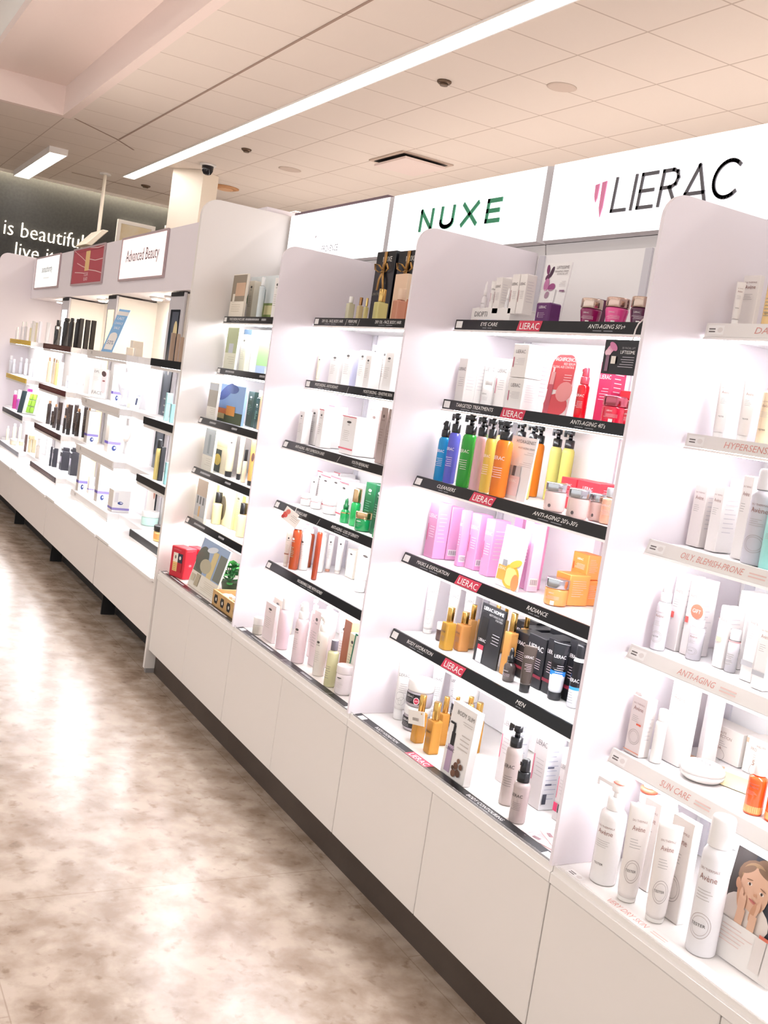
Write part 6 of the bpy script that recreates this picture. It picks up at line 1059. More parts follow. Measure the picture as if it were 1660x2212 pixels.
 ['card', 'small black plaque leaning at the front right, third far-bay shelf', (-0.7097, 0.2614, 1.115), 0.1505, 0.004, 0.037, {'tilt': 8, 'base': '#33343a', 'art': [['e', 0.5, 0.62, 0.1, 0.2, '#d8d8d8', 0], ['r', 0.3, 0.18, 0.7, 0.26, '#bdbdbd']]}, 'products on the third far-bay shelf'],
 ['card', 'grey blue photo card of a church spire, fourth far-bay shelf', (-0.8234, 0.1166, 0.903), 0.1279, 0.01, 0.1773, {'tilt': 1, 'base': '#eceade', 'art': [['r', 0.02, 0.36, 0.98, 0.98, '#b3bcc0'], ['r', 0.4, 0.4, 0.6, 0.85, '#8f9aa0'], ['p', 0.3, 0.9, 0.28, 4, 0.05, '#cfccc0']]}, 'products on the fourth far-bay shelf'],
 ['card', 'stone wall photo card with dark foliage, fourth far-bay shelf', (-0.7836, 0.1619, 0.903), 0.2011, 0.01, 0.1713, {'tilt': 1, 'base': '#cfc6ae', 'art': [['r', 0, 0, 0.5, 0.55, '#2f3a36'], ['r', 0.0, 0.62, 1, 0.98, '#bdb294'], ['e', 0.3, 0.3, 0.2, 0.14, '#c9b25a', 0]]}, 'products on the fourth far-bay shelf'],
 ['capb', 'cream lotion bottle with black cap, fourth far-bay shelf', (-0.8671, 0.1911, 0.903), 0.0365, 0.0365, 0.1022, {'col': '#efe8cc', 'cap': '#17171a', 'head': 0.35, 'st': 'NU'}, 'products on the fourth far-bay shelf'],
 ['tube', 'tall cream squeeze tube on a black cap, fourth far-bay shelf', (-0.6638, 0.1571, 0.903), 0.0368, 0.0368, 0.1688, {'col': '#ece5c4', 'cap': '#141416', 'st': 'NU', 'capn': 0.13}, 'products on the fourth far-bay shelf'],
 ['tube', 'cream squeeze tube behind the first one, fourth far-bay shelf', (-0.5835, 0.1705, 0.903), 0.0209, 0.0209, 0.1785, {'col': '#efe9cc', 'cap': '#141416', 'capn': 0.13}, 'products on the fourth far-bay shelf'],
 ['capb', 'small cream bottle with black cap, fourth far-bay shelf', (-0.498, 0.1588, 0.903), 0.0177, 0.0177, 0.1304, {'col': '#efe6c6', 'cap': '#17171a', 'head': 0.35}, 'products on the fourth far-bay shelf'],
 ['tube', 'orange squeeze tube on a black cap, fourth far-bay shelf', (-0.4115, 0.1561, 0.903), 0.0322, 0.0322, 0.1798, {'col': '#eda35a', 'cap': '#1a1718', 'capn': 0.1, 'seal': 1}, 'products on the fourth far-bay shelf'],
 ['tube', 'crimson squeeze tube on a black cap, fourth far-bay shelf', (-0.4393, 0.1745, 0.903), 0.0213, 0.0213, 0.1485, {'col': '#cf1f4a', 'cap': '#1a1718', 'capn': 0.14}, 'products on the fourth far-bay shelf'],
 ['card', 'photo card of a stone house with shutters, fifth far-bay shelf', (-0.8233, 0.1123, 0.689), 0.131, 0.01, 0.1748, {'tilt': 1, 'base': '#e6e4dc', 'art': [['r', 0.02, 0.6, 0.98, 0.98, '#c8b9a8'], ['r', 0.02, 0.1, 0.98, 0.6, '#c3c6c8'], ['r', 0.15, 0.4, 0.28, 0.58, '#6a6f72'], ['r', 0.42, 0.4, 0.55, 0.58, '#6a6f72'], ['r', 0.7, 0.4, 0.83, 0.58, '#6a6f72'], ['r', 0.4, 0.1, 0.55, 0.35, '#d9b27a']]}, 'products on the fifth far-bay shelf'],
 ['card', 'pale photo card of an arch doorway, fifth far-bay shelf', (-0.7765, 0.1945, 0.689), 0.2433, 0.01, 0.1707, {'tilt': 1, 'base': '#e9dfb8', 'art': [['e', 0.5, 0.4, 0.16, 0.3, '#6f6552', 0], ['r', 0.1, 0, 0.22, 0.9, '#b9a468']]}, 'products on the fifth far-bay shelf'],
 ['box', 'salmon carton behind the pale yellow bottle, fifth far-bay shelf', (-0.8733, 0.2057, 0.689), 0.0476, 0.03, 0.0578, {'col': '#e0937a'}, 'products on the fifth far-bay shelf'],
 ['capb', 'pale yellow cologne bottle with black cap, fifth far-bay shelf', (-0.7761, 0.1735, 0.689), 0.0401, 0.0401, 0.1341, {'col': '#f6ecbc', 'cap': '#141416', 'head': 0.33}, 'products on the fifth far-bay shelf'],
 ['capb', 'yellow labelled cologne bottle with black cap, fifth far-bay shelf', (-0.7717, 0.2227, 0.689), 0.034, 0.034, 0.1339, {'col': '#f7e6a6', 'cap': '#141416', 'head': 0.33}, 'products on the fifth far-bay shelf'],
 ['capb', 'blush cologne bottle with black cap and red edge, fifth far-bay shelf', (-0.4849, 0.173, 0.689), 0.039, 0.039, 0.1353, {'col': '#f3d9b8', 'cap': '#141416', 'head': 0.33}, 'products on the fifth far-bay shelf'],
 ['box', 'yellow carton behind the blush bottle, fifth far-bay shelf', (-0.4641, 0.1934, 0.689), 0.1248, 0.06, 0.1728, {'col': '#f3d488'}, 'products on the fifth far-bay shelf'],
 ['box', 'yellow carton with an emblem behind the middle bottle, fifth far-bay shelf', (-0.6342, 0.2055, 0.689), 0.0855, 0.05, 0.1559, {'col': '#f4dc94', 'st': 'NU'}, 'products on the fifth far-bay shelf'],
 ['redbox', 'red gift carton with a four-square label, front, far-bay base', (-0.7895, 0.035, 0.4495), 0.1523, 0.06, 0.1283, {'yaw': 20}, 'products on the far-bay base'],
 ['redbox', 'red gift carton behind its twin, far-bay base', (-0.8359, 0.1159, 0.4495), 0.1351, 0.05, 0.1215, {'yaw': 20}, 'products on the far-bay base'],
 ['card', 'large tilted photo card of a blue sky over cliffs, far-bay base', (-0.5176, 0.0484, 0.4495), 0.3096, 0.006, 0.2019, {'tilt': 14, 'base': '#efe9dc', 'art': [['r', 0.02, 0.32, 1, 1, '#9fb6d6'], ['r', 0.02, 0.32, 0.35, 0.75, '#6d7466'], ['e', 0.2, 0.6, 0.22, 0.25, '#5f665c', 0], ['r', 0.75, 0.34, 1, 0.85, '#7d827a'], ['r', 0.52, 0.32, 0.7, 0.85, '#dcca94'], ['e', 0.4, 0.5, 0.2, 0.14, '#b9b49c', 0], ['e', 0.45, 0.85, 0.18, 0.06, '#dfe6ee', 10], ['r', 0.04, 0.12, 0.18, 0.26, '#c8bfa8'], ['r', 0.22, 0.06, 0.36, 0.3, '#b9ad94'], ['p', 0.45, 0.95, 0.24, 6, 0.035, '#d5cdbc']]}, 'products on the far-bay base'],
 ['plant', 'small leafy green plant at the right fin, far-bay base', (-0.59, 0.2, 0.4495), 0.1856, 0.1, 0.0806, {}, 'products on the far-bay base'],
 ['crate', 'small wooden tray with black badges and soaps, far-bay base', (-0.1916, 0.035, 0.4495), 0.282, 0.16, 0.0612, {}, 'products on the far-bay base'],
 ['tube', 'short pale tube on its cap beside a carton, DAILY shelf', (1.8717, 0.1783, 1.543), 0.0166, 0.0166, 0.0896, {'cap': '#f7f4f2', 'capn': 0.2, 'col': '#efe9e6', 'st': 'AV', 'tester': 1}, 'products on the DAILY shelf'],
 ['box', 'white carton between tube and gold bottle, DAILY shelf', (1.8652, 0.2105, 1.543), 0.0423, 0.0119, 0.1089, {'col': '#f0eae7', 'st': 'AV'}, 'products on the DAILY shelf'],
 ['capb', 'golden yellow cleanser bottle with TESTER stamp, DAILY shelf', (1.9506, 0.1845, 1.543), 0.029, 0.029, 0.1174, {'col': '#eec98a', 'cap': '#f6e9d0', 'head': 0.15, 'tester': 1, 'lines': 1}, 'products on the DAILY shelf'],
 ['tube', 'tall pale tube with TESTER stamp, left of the pair, HYPERSENSITIVE shelf', (1.8774, 0.1824, 1.329), 0.0248, 0.0248, 0.1189, {'cap': '#f7f4f2', 'capn': 0.12, 'col': '#efe9e6', 'st': 'AV', 'tester': 1}, 'products on the HYPERSENSITIVE shelf'],
 ['tube', 'tall pale tube with TESTER stamp, right of the pair, HYPERSENSITIVE shelf', (1.9382, 0.1827, 1.329), 0.0254, 0.0254, 0.1196, {'cap': '#f7f4f2', 'capn': 0.12, 'col': '#efe9e6', 'st': 'AV', 'tester': 1}, 'products on the HYPERSENSITIVE shelf'],
 ['capb', 'tall apricot bottle with TESTER stamp, HYPERSENSITIVE shelf', (1.9882, 0.184, 1.329), 0.028, 0.028, 0.1154, {'col': '#efd9b8', 'cap': '#f4ead8', 'head': 0.1, 'tester': 1, 'st': 'AV', 'lines': 1}, 'products on the HYPERSENSITIVE shelf'],
 ['box', 'white carton behind the leftmost tube, OILY BLEMISH-PRONE shelf', (1.8609, 0.1829, 1.115), 0.0337, 0.04, 0.1232, {'col': '#f0e8e6', 'st': 'AV'}, 'products on the OILY BLEMISH-PRONE shelf'],
 ['tube', 'pale tube with TESTER stamp, leftmost on the shelf, OILY BLEMISH-PRONE shelf', (1.8554, 0.2353, 1.115), 0.0227, 0.0227, 0.1092, {'cap': '#f6f2f1', 'capn': 0.15, 'col': '#efe9e6', 'st': 'AV', 'tester': 1}, 'products on the OILY BLEMISH-PRONE shelf'],
 ['box', 'white carton between the two tester tubes, OILY BLEMISH-PRONE shelf', (1.911, 0.18, 1.115), 0.0274, 0.05, 0.1265, {'col': '#f3eeec', 'st': 'AV'}, 'products on the OILY BLEMISH-PRONE shelf'],
 ['tube', 'taller pale tube with TESTER stamp beside the grey can, OILY BLEMISH-PRONE shelf', (1.8551, 0.2814, 1.115), 0.0221, 0.0221, 0.142, {'cap': '#f6f2f1', 'capn': 0.13, 'col': '#efe9e6', 'st': 'AV', 'tester': 1}, 'products on the OILY BLEMISH-PRONE shelf'],
 ['box', 'white carton just behind the grey spray can, OILY BLEMISH-PRONE shelf', (1.9862, 0.17, 1.115), 0.0257, 0.05, 0.1563, {'col': '#f6f2f0', 'st': 'AV'}, 'products on the OILY BLEMISH-PRONE shelf'],
 ['can', 'grey spring water spray can with clear cap, OILY BLEMISH-PRONE shelf', (2.0444, 0.1582, 1.115), 0.052, 0.052, 0.1745, {'col': '#cfcdd6', 'cap': '#e9e6ea', 'st': 'AV', 'circ': 1}, 'products on the OILY BLEMISH-PRONE shelf'],
 ['can', 'aqua translucent bottle at the right edge, OILY BLEMISH-PRONE shelf', (2.097, 0.145, 1.115), 0.05, 0.05, 0.1349, {'col': '#a5e8e2', 'cap': '#bff0ea', 'st': 'AV'}, 'products on the OILY BLEMISH-PRONE shelf'],
 ['pump', 'frosted serum pump with TESTER stamp, leftmost, ANTI-AGING shelf', (1.8586, 0.1436, 0.903), 0.0292, 0.0292, 0.1379, {'head': 0.3, 'col': '#e9e6ee', 'cap': '#f5f3f4', 'st': 'AV', 'tester': 1, 'spray': 1, 'circ': 1}, 'products on the ANTI-AGING shelf'],
 ['pump', 'frosted serum pump with TESTER stamp, second from left, ANTI-AGING shelf', (1.8588, 0.2429, 0.903), 0.0295, 0.0295, 0.1298, {'head': 0.3, 'col': '#e9e6ee', 'cap': '#f5f3f4', 'st': 'AV', 'tester': 1, 'spray': 1, 'circ': 1}, 'products on the ANTI-AGING shelf'],
 ['box', 'white carton behind the second serum pump, ANTI-AGING shelf', (1.8589, 0.1767, 0.903), 0.0296, 0.05, 0.1535, {'col': '#efe8e8', 'st': 'AV', 'redsq': 1}, 'products on the ANTI-AGING shelf'],
 ['box', 'white carton right of it in the back row, ANTI-AGING shelf', (1.8952, 0.18, 0.903), 0.0274, 0.05, 0.1522, {'col': '#efe8e8', 'st': 'AV', 'redsq': 1}, 'products on the ANTI-AGING shelf'],
 ['pump', 'shorter serum pump with an orange gift disc on top, ANTI-AGING shelf', (1.9255, 0.1743, 0.903), 0.0293, 0.0293, 0.0981, {'head': 0.35, 'col': '#e9e6ee', 'cap': '#f5f3f4', 'st': 'AV', 'tester': 1, 'spray': 1, 'circ': 1}, 'products on the ANTI-AGING shelf'],
 ['giftdisc', 'round orange GIFT sticker on the third serum pump, ANTI-AGING shelf', (1.9255, 0.1627, 0.903), 0.0295, 0.0295, 0.1101, {}, 'products on the ANTI-AGING shelf'],
 ['pump', 'slim airless pump with a pink ring, ANTI-AGING shelf', (1.9413, 0.2261, 0.903), 0.024, 0.024, 0.1118, {'head': 0.22, 'plain': 1, 'ring': 1, 'col': '#e9e6ee', 'cap': '#f5f3f4', 'st': 'AV', 'tester': 1, 'circ': 1}, 'products on the ANTI-AGING shelf'],
 ['pump', 'smaller airless pump with a pink ring in front, ANTI-AGING shelf', (2.0077, 0.1878, 0.903), 0.0217, 0.0217, 0.0805, {'head': 0.25, 'plain': 1, 'ring': 1, 'col': '#eceaf0', 'cap': '#f6f4f5', 'lines': 1}, 'products on the ANTI-AGING shelf'],
 ['box', 'white carton behind the slim airless pump, ANTI-AGING shelf', (1.9803, 0.18, 0.903), 0.0243, 0.04, 0.1182, {'col': '#f0e9e6', 'st': 'AV', 'beige': 1}, 'products on the ANTI-AGING shelf'],
 ['box', 'white carton with grey foot band, back row, ANTI-AGING shelf', (1.9837, 0.2208, 0.903), 0.0247, 0.05, 0.15, {'col': '#f2eeec', 'st': 'AV', 'greyb': 1}, 'products on the ANTI-AGING shelf'],
 ['box', 'wider white carton with grey foot band, ANTI-AGING shelf', (2.0646, 0.165, 0.903), 0.0271, 0.05, 0.1388, {'col': '#f2eeec', 'st': 'AV', 'greyb': 1}, 'products on the ANTI-AGING shelf'],
 ['box', 'white carton next to the right-hand serum bottle, ANTI-AGING shelf', (2.1145, 0.14, 0.903), 0.0282, 0.05, 0.1212, {'col': '#f2eeec', 'st': 'AV', 'greyb': 1}, 'products on the ANTI-AGING shelf'],
 ['pump', 'serum bottle with bronze ring at the right edge, ANTI-AGING shelf', (2.0501, 0.2413, 0.903), 0.0274, 0.0274, 0.0909, {'head': 0.2, 'plain': 1, 'tester': 1, 'circ': 1, 'col': '#ebe6ea', 'cap': '#f2efee', 'st': 'AV'}, 'products on the ANTI-AGING shelf'],
 ['box', 'white carton with an orange foot line and lifted flap, SUN CARE shelf', (1.8662, 0.1175, 0.689), 0.0432, 0.0261, 0.1182, {'col': '#efe5e4', 'side': '#f3ecea', 'st': 'AV', 'orange': 1, 'flap': 1, 'circ': 1}, 'products on the SUN CARE shelf'],
 ['can', 'slim white sun stick with rounded cap, SUN CARE shelf', (1.9092, 0.1415, 0.689), 0.0229, 0.0229, 0.1077, {'col': '#f2efec', 'cap': '#f6f4f2', 'plain': 1}, 'products on the SUN CARE shelf'],
 ['box', 'large white carton behind the sun lotion pump, SUN CARE shelf', (1.9172, 0.17, 0.689), 0.0491, 0.0312, 0.1678, {'col': '#efe8e6', 'side': '#f6f4f2', 'st': 'AV'}, 'products on the SUN CARE shelf'],
 ['box', 'slim white carton at the back beside the large one, SUN CARE shelf', (1.9272, 0.24, 0.689), 0.0144, 0.04, 0.1469, {'col': '#f0edf0'}, 'products on the SUN CARE shelf'],
 ['pump', 'tall white sun lotion pump bottle, SUN CARE shelf', (1.8777, 0.2185, 0.689), 0.0315, 0.0315, 0.1488, {'col': '#f3efec', 'cap': '#f8f6f4', 'head': 0.16, 'st': 'AV', 'tester': 1}, 'products on the SUN CARE shelf'],
 ['box', 'low wide HAUTE PROTECTION carton, left one, SUN CARE shelf', (1.9093, 0.315, 0.689), 0.1028, 0.05, 0.0689, {'col': '#f3ece6', 'side': '#f6f2ee', 'prot': 1}, 'products on the SUN CARE shelf'],
 ['box', 'low wide HAUTE PROTECTION carton at the right edge, SUN CARE shelf', (2.0094, 0.315, 0.689), 0.0769, 0.05, 0.0735, {'col': '#f3ece6', 'side': '#f6f2ee', 'prot': 1}, 'products on the SUN CARE shelf'],
 ['mat', 'peach and yellow paper mat under the white compact, SUN CARE shelf', (1.9418, 0.2382, 0.689), 0.3, 0.12, 0.002, {}, 'products on the SUN CARE shelf'],
 ['compact', 'round white powder compact on the peach mat, SUN CARE shelf', (2.0006, 0.1746, 0.689), 0.085, 0.085, 0.032, {}, 'products on the SUN CARE shelf'],
 ['capb', 'orange red sun lotion bottle with white cap, SUN CARE shelf', (2.1511, 0.1475, 0.689), 0.0329, 0.0329, 0.1125, {'col': '#ee5a22', 'cap': '#f4f2f2', 'st': 'AV', 'head': 0.38, 'mid2': '#f6b070', 'lines': 1}, 'products on the SUN CARE shelf'],
 ['capb', 'orange red sun bottle cut by the right edge, SUN CARE shelf', (2.1876, 0.1598, 0.689), 0.0324, 0.0324, 0.1101, {'col': '#ee5a22', 'cap': '#f4f2f2', 'st': 'AV', 'head': 0.38, 'mid2': '#f6b070', 'lines': 1}, 'products on the SUN CARE shelf'],
 ['pump', 'white pump bottle with an orange-topped spout, leftmost, VERY DRY SKIN base', (1.908, 0.061, 0.4495), 0.052, 0.052, 0.1983, {'col': '#f1eeee', 'cap': '#f6f3f2', 'head': 0.26, 'st': 'AV', 'tester': 1, 'long': 1, 'otop': '#f08a78'}, 'products on the VERY DRY SKIN base'],
 ['pump', 'white pump bottle with an orange collar behind the tube, VERY DRY SKIN base', (1.8791, 0.1716, 0.4495), 0.0432, 0.0432, 0.1871, {'col': '#f1eeee', 'cap': '#f6f3f2', 'head': 0.25, 'long': 1, 'otop': '#f0907c', 'ocol': '#ee6a50'}, 'products on the VERY DRY SKIN base'],
 ['pump', 'white pump bottle with orange head at the back, VERY DRY SKIN base', (1.8843, 0.2364, 0.4495), 0.0329, 0.0329, 0.1787, {'col': '#f3f0f0', 'cap': '#f6f3f2', 'head': 0.25, 'ocol': '#ee7a60'}, 'products on the VERY DRY SKIN base'],
 ['tube', 'large white balm tube with TESTER stamp, VERY DRY SKIN base', (1.9811, 0.0577, 0.4495), 0.0453, 0.0453, 0.1871, {'cap': '#f3efec', 'capn': 0.05, 'circ': 1, 'col': '#efe9e6', 'st': 'AV', 'tester': 1}, 'products on the VERY DRY SKIN base'],
 ['tube', 'small white balm tube with TESTER stamp in front, VERY DRY SKIN base', (2.0586, 0.0569, 0.4495), 0.0438, 0.0438, 0.1823, {'cap': '#f3efec', 'capn': 0.05, 'circ': 1, 'col': '#efe9e6', 'st': 'AV', 'tester': 1}, 'products on the VERY DRY SKIN base'],
 ['box', 'white carton behind the large balm tube, VERY DRY SKIN base', (1.9466, 0.12, 0.4495), 0.046, 0.0414, 0.1767, {'col': '#eee7e3', 'side': '#f4f2f2', 'st': 'AV'}, 'products on the VERY DRY SKIN base'],
 ['box', 'white carton between small tube and spray can, VERY DRY SKIN base', (2.0601, 0.085, 0.4495), 0.0543, 0.0199, 0.1909, {'col': '#eee7e3', 'side': '#f2f0ef', 'st': 'AV', 'circ': 1}, 'products on the VERY DRY SKIN base'],
 ['can', 'tall white spring water spray can with TESTER stamp, VERY DRY SKIN base', (2.1687, 0.061, 0.4495), 0.052, 0.052, 0.2463, {'col': '#efeef1', 'cap': '#f4f2f2', 'st': 'AV', 'tester': 1, 'circ': 1, 'plain': 1}, 'products on the VERY DRY SKIN base'],
 ['can', 'white spray can behind the front one, VERY DRY SKIN base', (2.1343, 0.1475, 0.4495), 0.0349, 0.0349, 0.2104, {'col': '#eef0f5', 'cap': '#f4f3f5', 'st': 'AV', 'circ': 1}, 'products on the VERY DRY SKIN base'],
 ['can', 'white spray can behind the child photo card, VERY DRY SKIN base', (2.1965, 0.1588, 0.4495), 0.0375, 0.0375, 0.2252, {'col': '#eef0f5', 'cap': '#f4f3f5', 'st': 'AV', 'circ': 1}, 'products on the VERY DRY SKIN base'],
 ['girlcard', 'standing leaflet with a photo of a child resting her chin, VERY DRY SKIN base', (2.2369, 0.0886, 0.4495), 0.1384, 0.004, 0.1905, {}, 'products on the VERY DRY SKIN base'],
 ['capb', 'small clear toiletry bottle, leftmost above the yellow strip, top shelf of the left run', (-5.9869, 0.1523, 1.333), 0.0245, 0.0245, 0.1039, {'col': '#e9e4e6', 'cap': '#f4f2f0', 'head': 0.25}, 'products on the top shelf of the left run'],
 ['capb', 'small clear toiletry bottle, second above the yellow strip, top shelf of the left run', (-5.752, 0.1508, 1.333), 0.0216, 0.0216, 0.15, {'col': '#e6e2e6', 'cap': '#f4f2f0', 'head': 0.25}, 'products on the top shelf of the left run'],
 ['capb', 'small clear toiletry bottle, third above the yellow strip, top shelf of the left run', (-5.5937, 0.1518, 1.333), 0.0236, 0.0236, 0.1514, {'col': '#e2dee2', 'cap': '#f4f2f0', 'head': 0.25}, 'products on the top shelf of the left run'],
 ['capb', 'small clear toiletry bottle, fourth, yellow tinted above the yellow strip, left run', (-5.3511, 0.1504, 1.333), 0.0207, 0.0207, 0.1398, {'col': '#ece2b8', 'cap': '#f4f2f0', 'head': 0.25}, 'products on the top shelf of the left run'],
 ['box', 'pale carton left of the cream one, top shelf of the left run', (-5.2557, 0.14, 1.333), 0.0226, 0.0159, 0.159, {'col': '#efece8', 'cap': '#f4f2f0'}, 'products on the top shelf of the left run'],
 ['box', 'pale cream carton, top shelf of the left run', (-5.1191, 0.14, 1.333), 0.02, 0.0139, 0.1467, {'col': '#efe6cc', 'cap': '#f4f2f0'}, 'products on the top shelf of the left run'],
 ['box', 'pale carton with a blue ring mark, top shelf of the left run', (-5.0724, 0.1582, 1.333), 0.024, 0.0174, 0.1591, {'col': '#e8e7ec', 'cap': '#f4f2f0'}, 'products on the top shelf of the left run'],
 ['tube', 'pale tube nearest the black bottles, top shelf of the left run', (-5.07, 0.2256, 1.333), 0.0359, 0.04, 0.1628, {'col': '#f2efec', 'cap': '#f4f2f0'}, 'products on the top shelf of the left run'],
 ['capb', 'black hair bottle with domed top, far left of the black row', (-4.5354, 0.1926, 1.333), 0.0451, 0.0451, 0.1784, {'head': 0.2, 'col': '#1a1618', 'cap': '#1d1a1b'}, 'products on the top shelf of the left run'],
 ['capb', 'small black bottle with white cap before the domed one, top shelf of the left run', (-4.3156, 0.1454, 1.333), 0.0308, 0.0308, 0.1285, {'head': 0.15, 'col': '#17141a', 'cap': '#efece9', 'lines': 1}, 'products on the top shelf of the left run'],
 ['can', 'tall black hair bottle, first right of the white post, top shelf of the left run', (-4.1107, 0.164, 1.333), 0.0481, 0.0481, 0.1906, {'neck': 1, 'plain': 1, 'col': '#1a1618', 'cap': '#1d1a1b'}, 'products on the top shelf of the left run'],
 ['can', 'tall black hair bottle, second right of the white post, top shelf of the left run', (-3.9113, 0.1556, 1.333), 0.0313, 0.0313, 0.1918, {'neck': 1, 'plain': 1, 'col': '#1a1618', 'cap': '#1d1a1b'}, 'products on the top shelf of the left run'],
 ['can', 'tall black hair bottle, third right of the white post, top shelf of the left run', (-3.7343, 0.1601, 1.333), 0.0402, 0.0402, 0.1871, {'neck': 1, 'plain': 1, 'col': '#1a1618', 'cap': '#1d1a1b'}, 'products on the top shelf of the left run'],
 ['box', 'tall dark brown carton, leftmost of three by the right end of the black row', (-3.6728, 0.1525, 1.333), 0.0277, 0.024, 0.1915, {'col': '#1c1415'}, 'products on the top shelf of the left run'],
 ['box', 'tall dark brown carton, middle of three by the right end of the black row', (-3.6731, 0.1908, 1.333), 0.0306, 0.0272, 0.1884, {'col': '#1c1415'}, 'products on the top shelf of the left run'],
 ['box', 'tall dark brown carton, nearest the right end of the black row', (-3.673, 0.2288, 1.333), 0.03, 0.0273, 0.1909, {'col': '#1c1415'}, 'products on the top shelf of the left run'],
 ['banner', 'leaning blue sale sign with a white tag shape, top shelf of the left run', (-2.6872, 0.13, 1.333), 0.0661, 0.004, 0.2576, {'yaw': 50}, 'products on the top shelf of the left run'],
 ['box', 'flat cream box, lower left of the small pile, top shelf of the left run', (-2.6149, 0.2, 1.333), 0.0306, 0.0322, 0.0421, {'col': '#efe6d8'}, 'products on the top shelf of the left run'],
 ['box', 'flat cream box, lower right of the small pile, top shelf of the left run', (-2.4515, 0.2, 1.333), 0.0381, 0.0411, 0.042, {'col': '#f1e9dc'}, 'products on the top shelf of the left run'],
 ['box', 'flat cream box on top of the small pile, top shelf of the left run', (-2.5327, 0.2, 1.3755), 0.0546, 0.0582, 0.042, {'col': '#f1e9dc'}, 'products on the top shelf of the left run'],
 ['box', 'tan carton at the back, left of the tan pair, top shelf of the left run', (-1.8086, 0.2, 1.333), 0.02, 0.0191, 0.1396, {'col': '#b7a08c'}, 'products on the top shelf of the left run'],
 ['box', 'tan carton with dark edges, left of the tan pair, top shelf of the left run', (-1.6149, 0.17, 1.333), 0.02, 0.0121, 0.1332, {'col': '#b79b84', 'side': '#c4ab96'}, 'products on the top shelf of the left run'],
 ['box', 'tan carton with dark edges next to the end panel, top shelf of the left run', (-1.4551, 0.14, 1.333), 0.02, 0.0145, 0.1164, {'col': '#b59a83', 'side': '#c4ab96'}, 'products on the top shelf of the left run'],
 ['capb', 'white and grey toiletry bottle, leftmost above the lower yellow strip, left run', (-6.1802, 0.1606, 1.045), 0.0301, 0.0301, 0.1456, {'col': '#d9d9df', 'cap': '#f2f2f4', 'head': 0.25}, 'products on the second shelf of the left run'],
 ['capb', 'white and grey toiletry bottle, second above the lower yellow strip, left run', (-6.0993, 0.1742, 1.045), 0.0249, 0.0249, 0.1207, {'col': '#d9d9df', 'cap': '#f2f2f4', 'head': 0.25}, 'products on the second shelf of the left run'],
 ['capb', 'white and grey toiletry bottle, third above the lower yellow strip, left run', (-6.1654, 0.2404, 1.045), 0.0302, 0.0302, 0.143, {'col': '#d9d9df', 'cap': '#f2f2f4', 'head': 0.25}, 'products on the second shelf of the left run'],
 ['capb', 'white and grey toiletry bottle, fourth above the lower yellow strip, left run', (-5.9852, 0.2536, 1.045), 0.0272, 0.0272, 0.1398, {'col': '#d9d9df', 'cap': '#f2f2f4', 'head': 0.25}, 'products on the second shelf of the left run'],
 ['capb', 'white and grey toiletry bottle, fifth above the lower yellow strip, left run', (-5.7543, 0.2557, 1.045), 0.0315, 0.0315, 0.149, {'col': '#d9d9df', 'cap': '#f2f2f4', 'head': 0.25}, 'products on the second shelf of the left run'],
 ['capb', 'cream and amber bottle with cork coloured cap, leftmost of four, left run', (-5.0181, 0.2535, 1.045), 0.0269, 0.0269, 0.1893, {'col': '#efdcbc', 'cap': '#c7a47c', 'head': 0.14}, 'products on the second shelf of the left run'],
 ['capb', 'cream and amber bottle with cork coloured cap, second of four, left run', (-4.8311, 0.2499, 1.045), 0.0198, 0.0198, 0.1898, {'col': '#efe2cc', 'cap': '#c7a47c', 'head': 0.14}, 'products on the second shelf of the left run'],
 ['capb', 'cream and amber bottle with cork coloured cap, third of four, left run', (-4.7299, 0.2476, 1.045), 0.0152, 0.0152, 0.1851, {'col': '#f0d9a0', 'cap': '#c7a47c', 'head': 0.14}, 'products on the second shelf of the left run'],
 ['capb', 'cream and amber bottle with cork coloured cap, rightmost of four, left run', (-4.5465, 0.222, 1.045), 0.017, 0.017, 0.1856, {'col': '#f3d88c', 'cap': '#c7a47c', 'head': 0.14}, 'products on the second shelf of the left run'],
 ['box', 'pale silver carton between the amber bottles and the white bottle, left run', (-4.4263, 0.2116, 1.045), 0.031, 0.0247, 0.1722, {'col': '#e6e3de'}, 'products on the second shelf of the left run'],
 ['capb', 'slender silver bottle beside the silver carton, second shelf of the left run', (-4.3039, 0.2504, 1.045), 0.0207, 0.0207, 0.0861, {'col': '#b9bac0', 'cap': '#e6e6ea', 'head': 0.4}, 'products on the second shelf of the left run'],
 ['box', 'plain white carton at the middle of the white row, second shelf of the left run', (-4.2105, 0.24, 1.045), 0.0252, 0.021, 0.1978, {'col': '#f1efed'}, 'products on the second shelf of the left run'],
 ['box', 'plain white carton with a grey edge, second shelf of the left run', (-4.0522, 0.24, 1.045), 0.02, 0.0156, 0.1962, {'col': '#e3e4ea'}, 'products on the second shelf of the left run'],
 ['box', 'white carton with two dark arch marks, left of the two, left run', (-3.9409, 0.24, 1.045), 0.0345, 0.0298, 0.1415, {'col': '#f0edea', 'arches': 1}, 'products on the second shelf of the left run'],
 ['box', 'white carton with two dark arch marks, right of the two, left run', (-3.7563, 0.24, 1.045), 0.0382, 0.0338, 0.1506, {'col': '#f0edea', 'arches': 1}, 'products on the second shelf of the left run'],
 ['box', 'white carton with a peach square behind the arch carton, second shelf of the left run', (-3.7889, 0.2511, 1.045), 0.0242, 0.0215, 0.2251, {'col': '#f2efec', 'peach': 1}, 'products on the second shelf of the left run'],
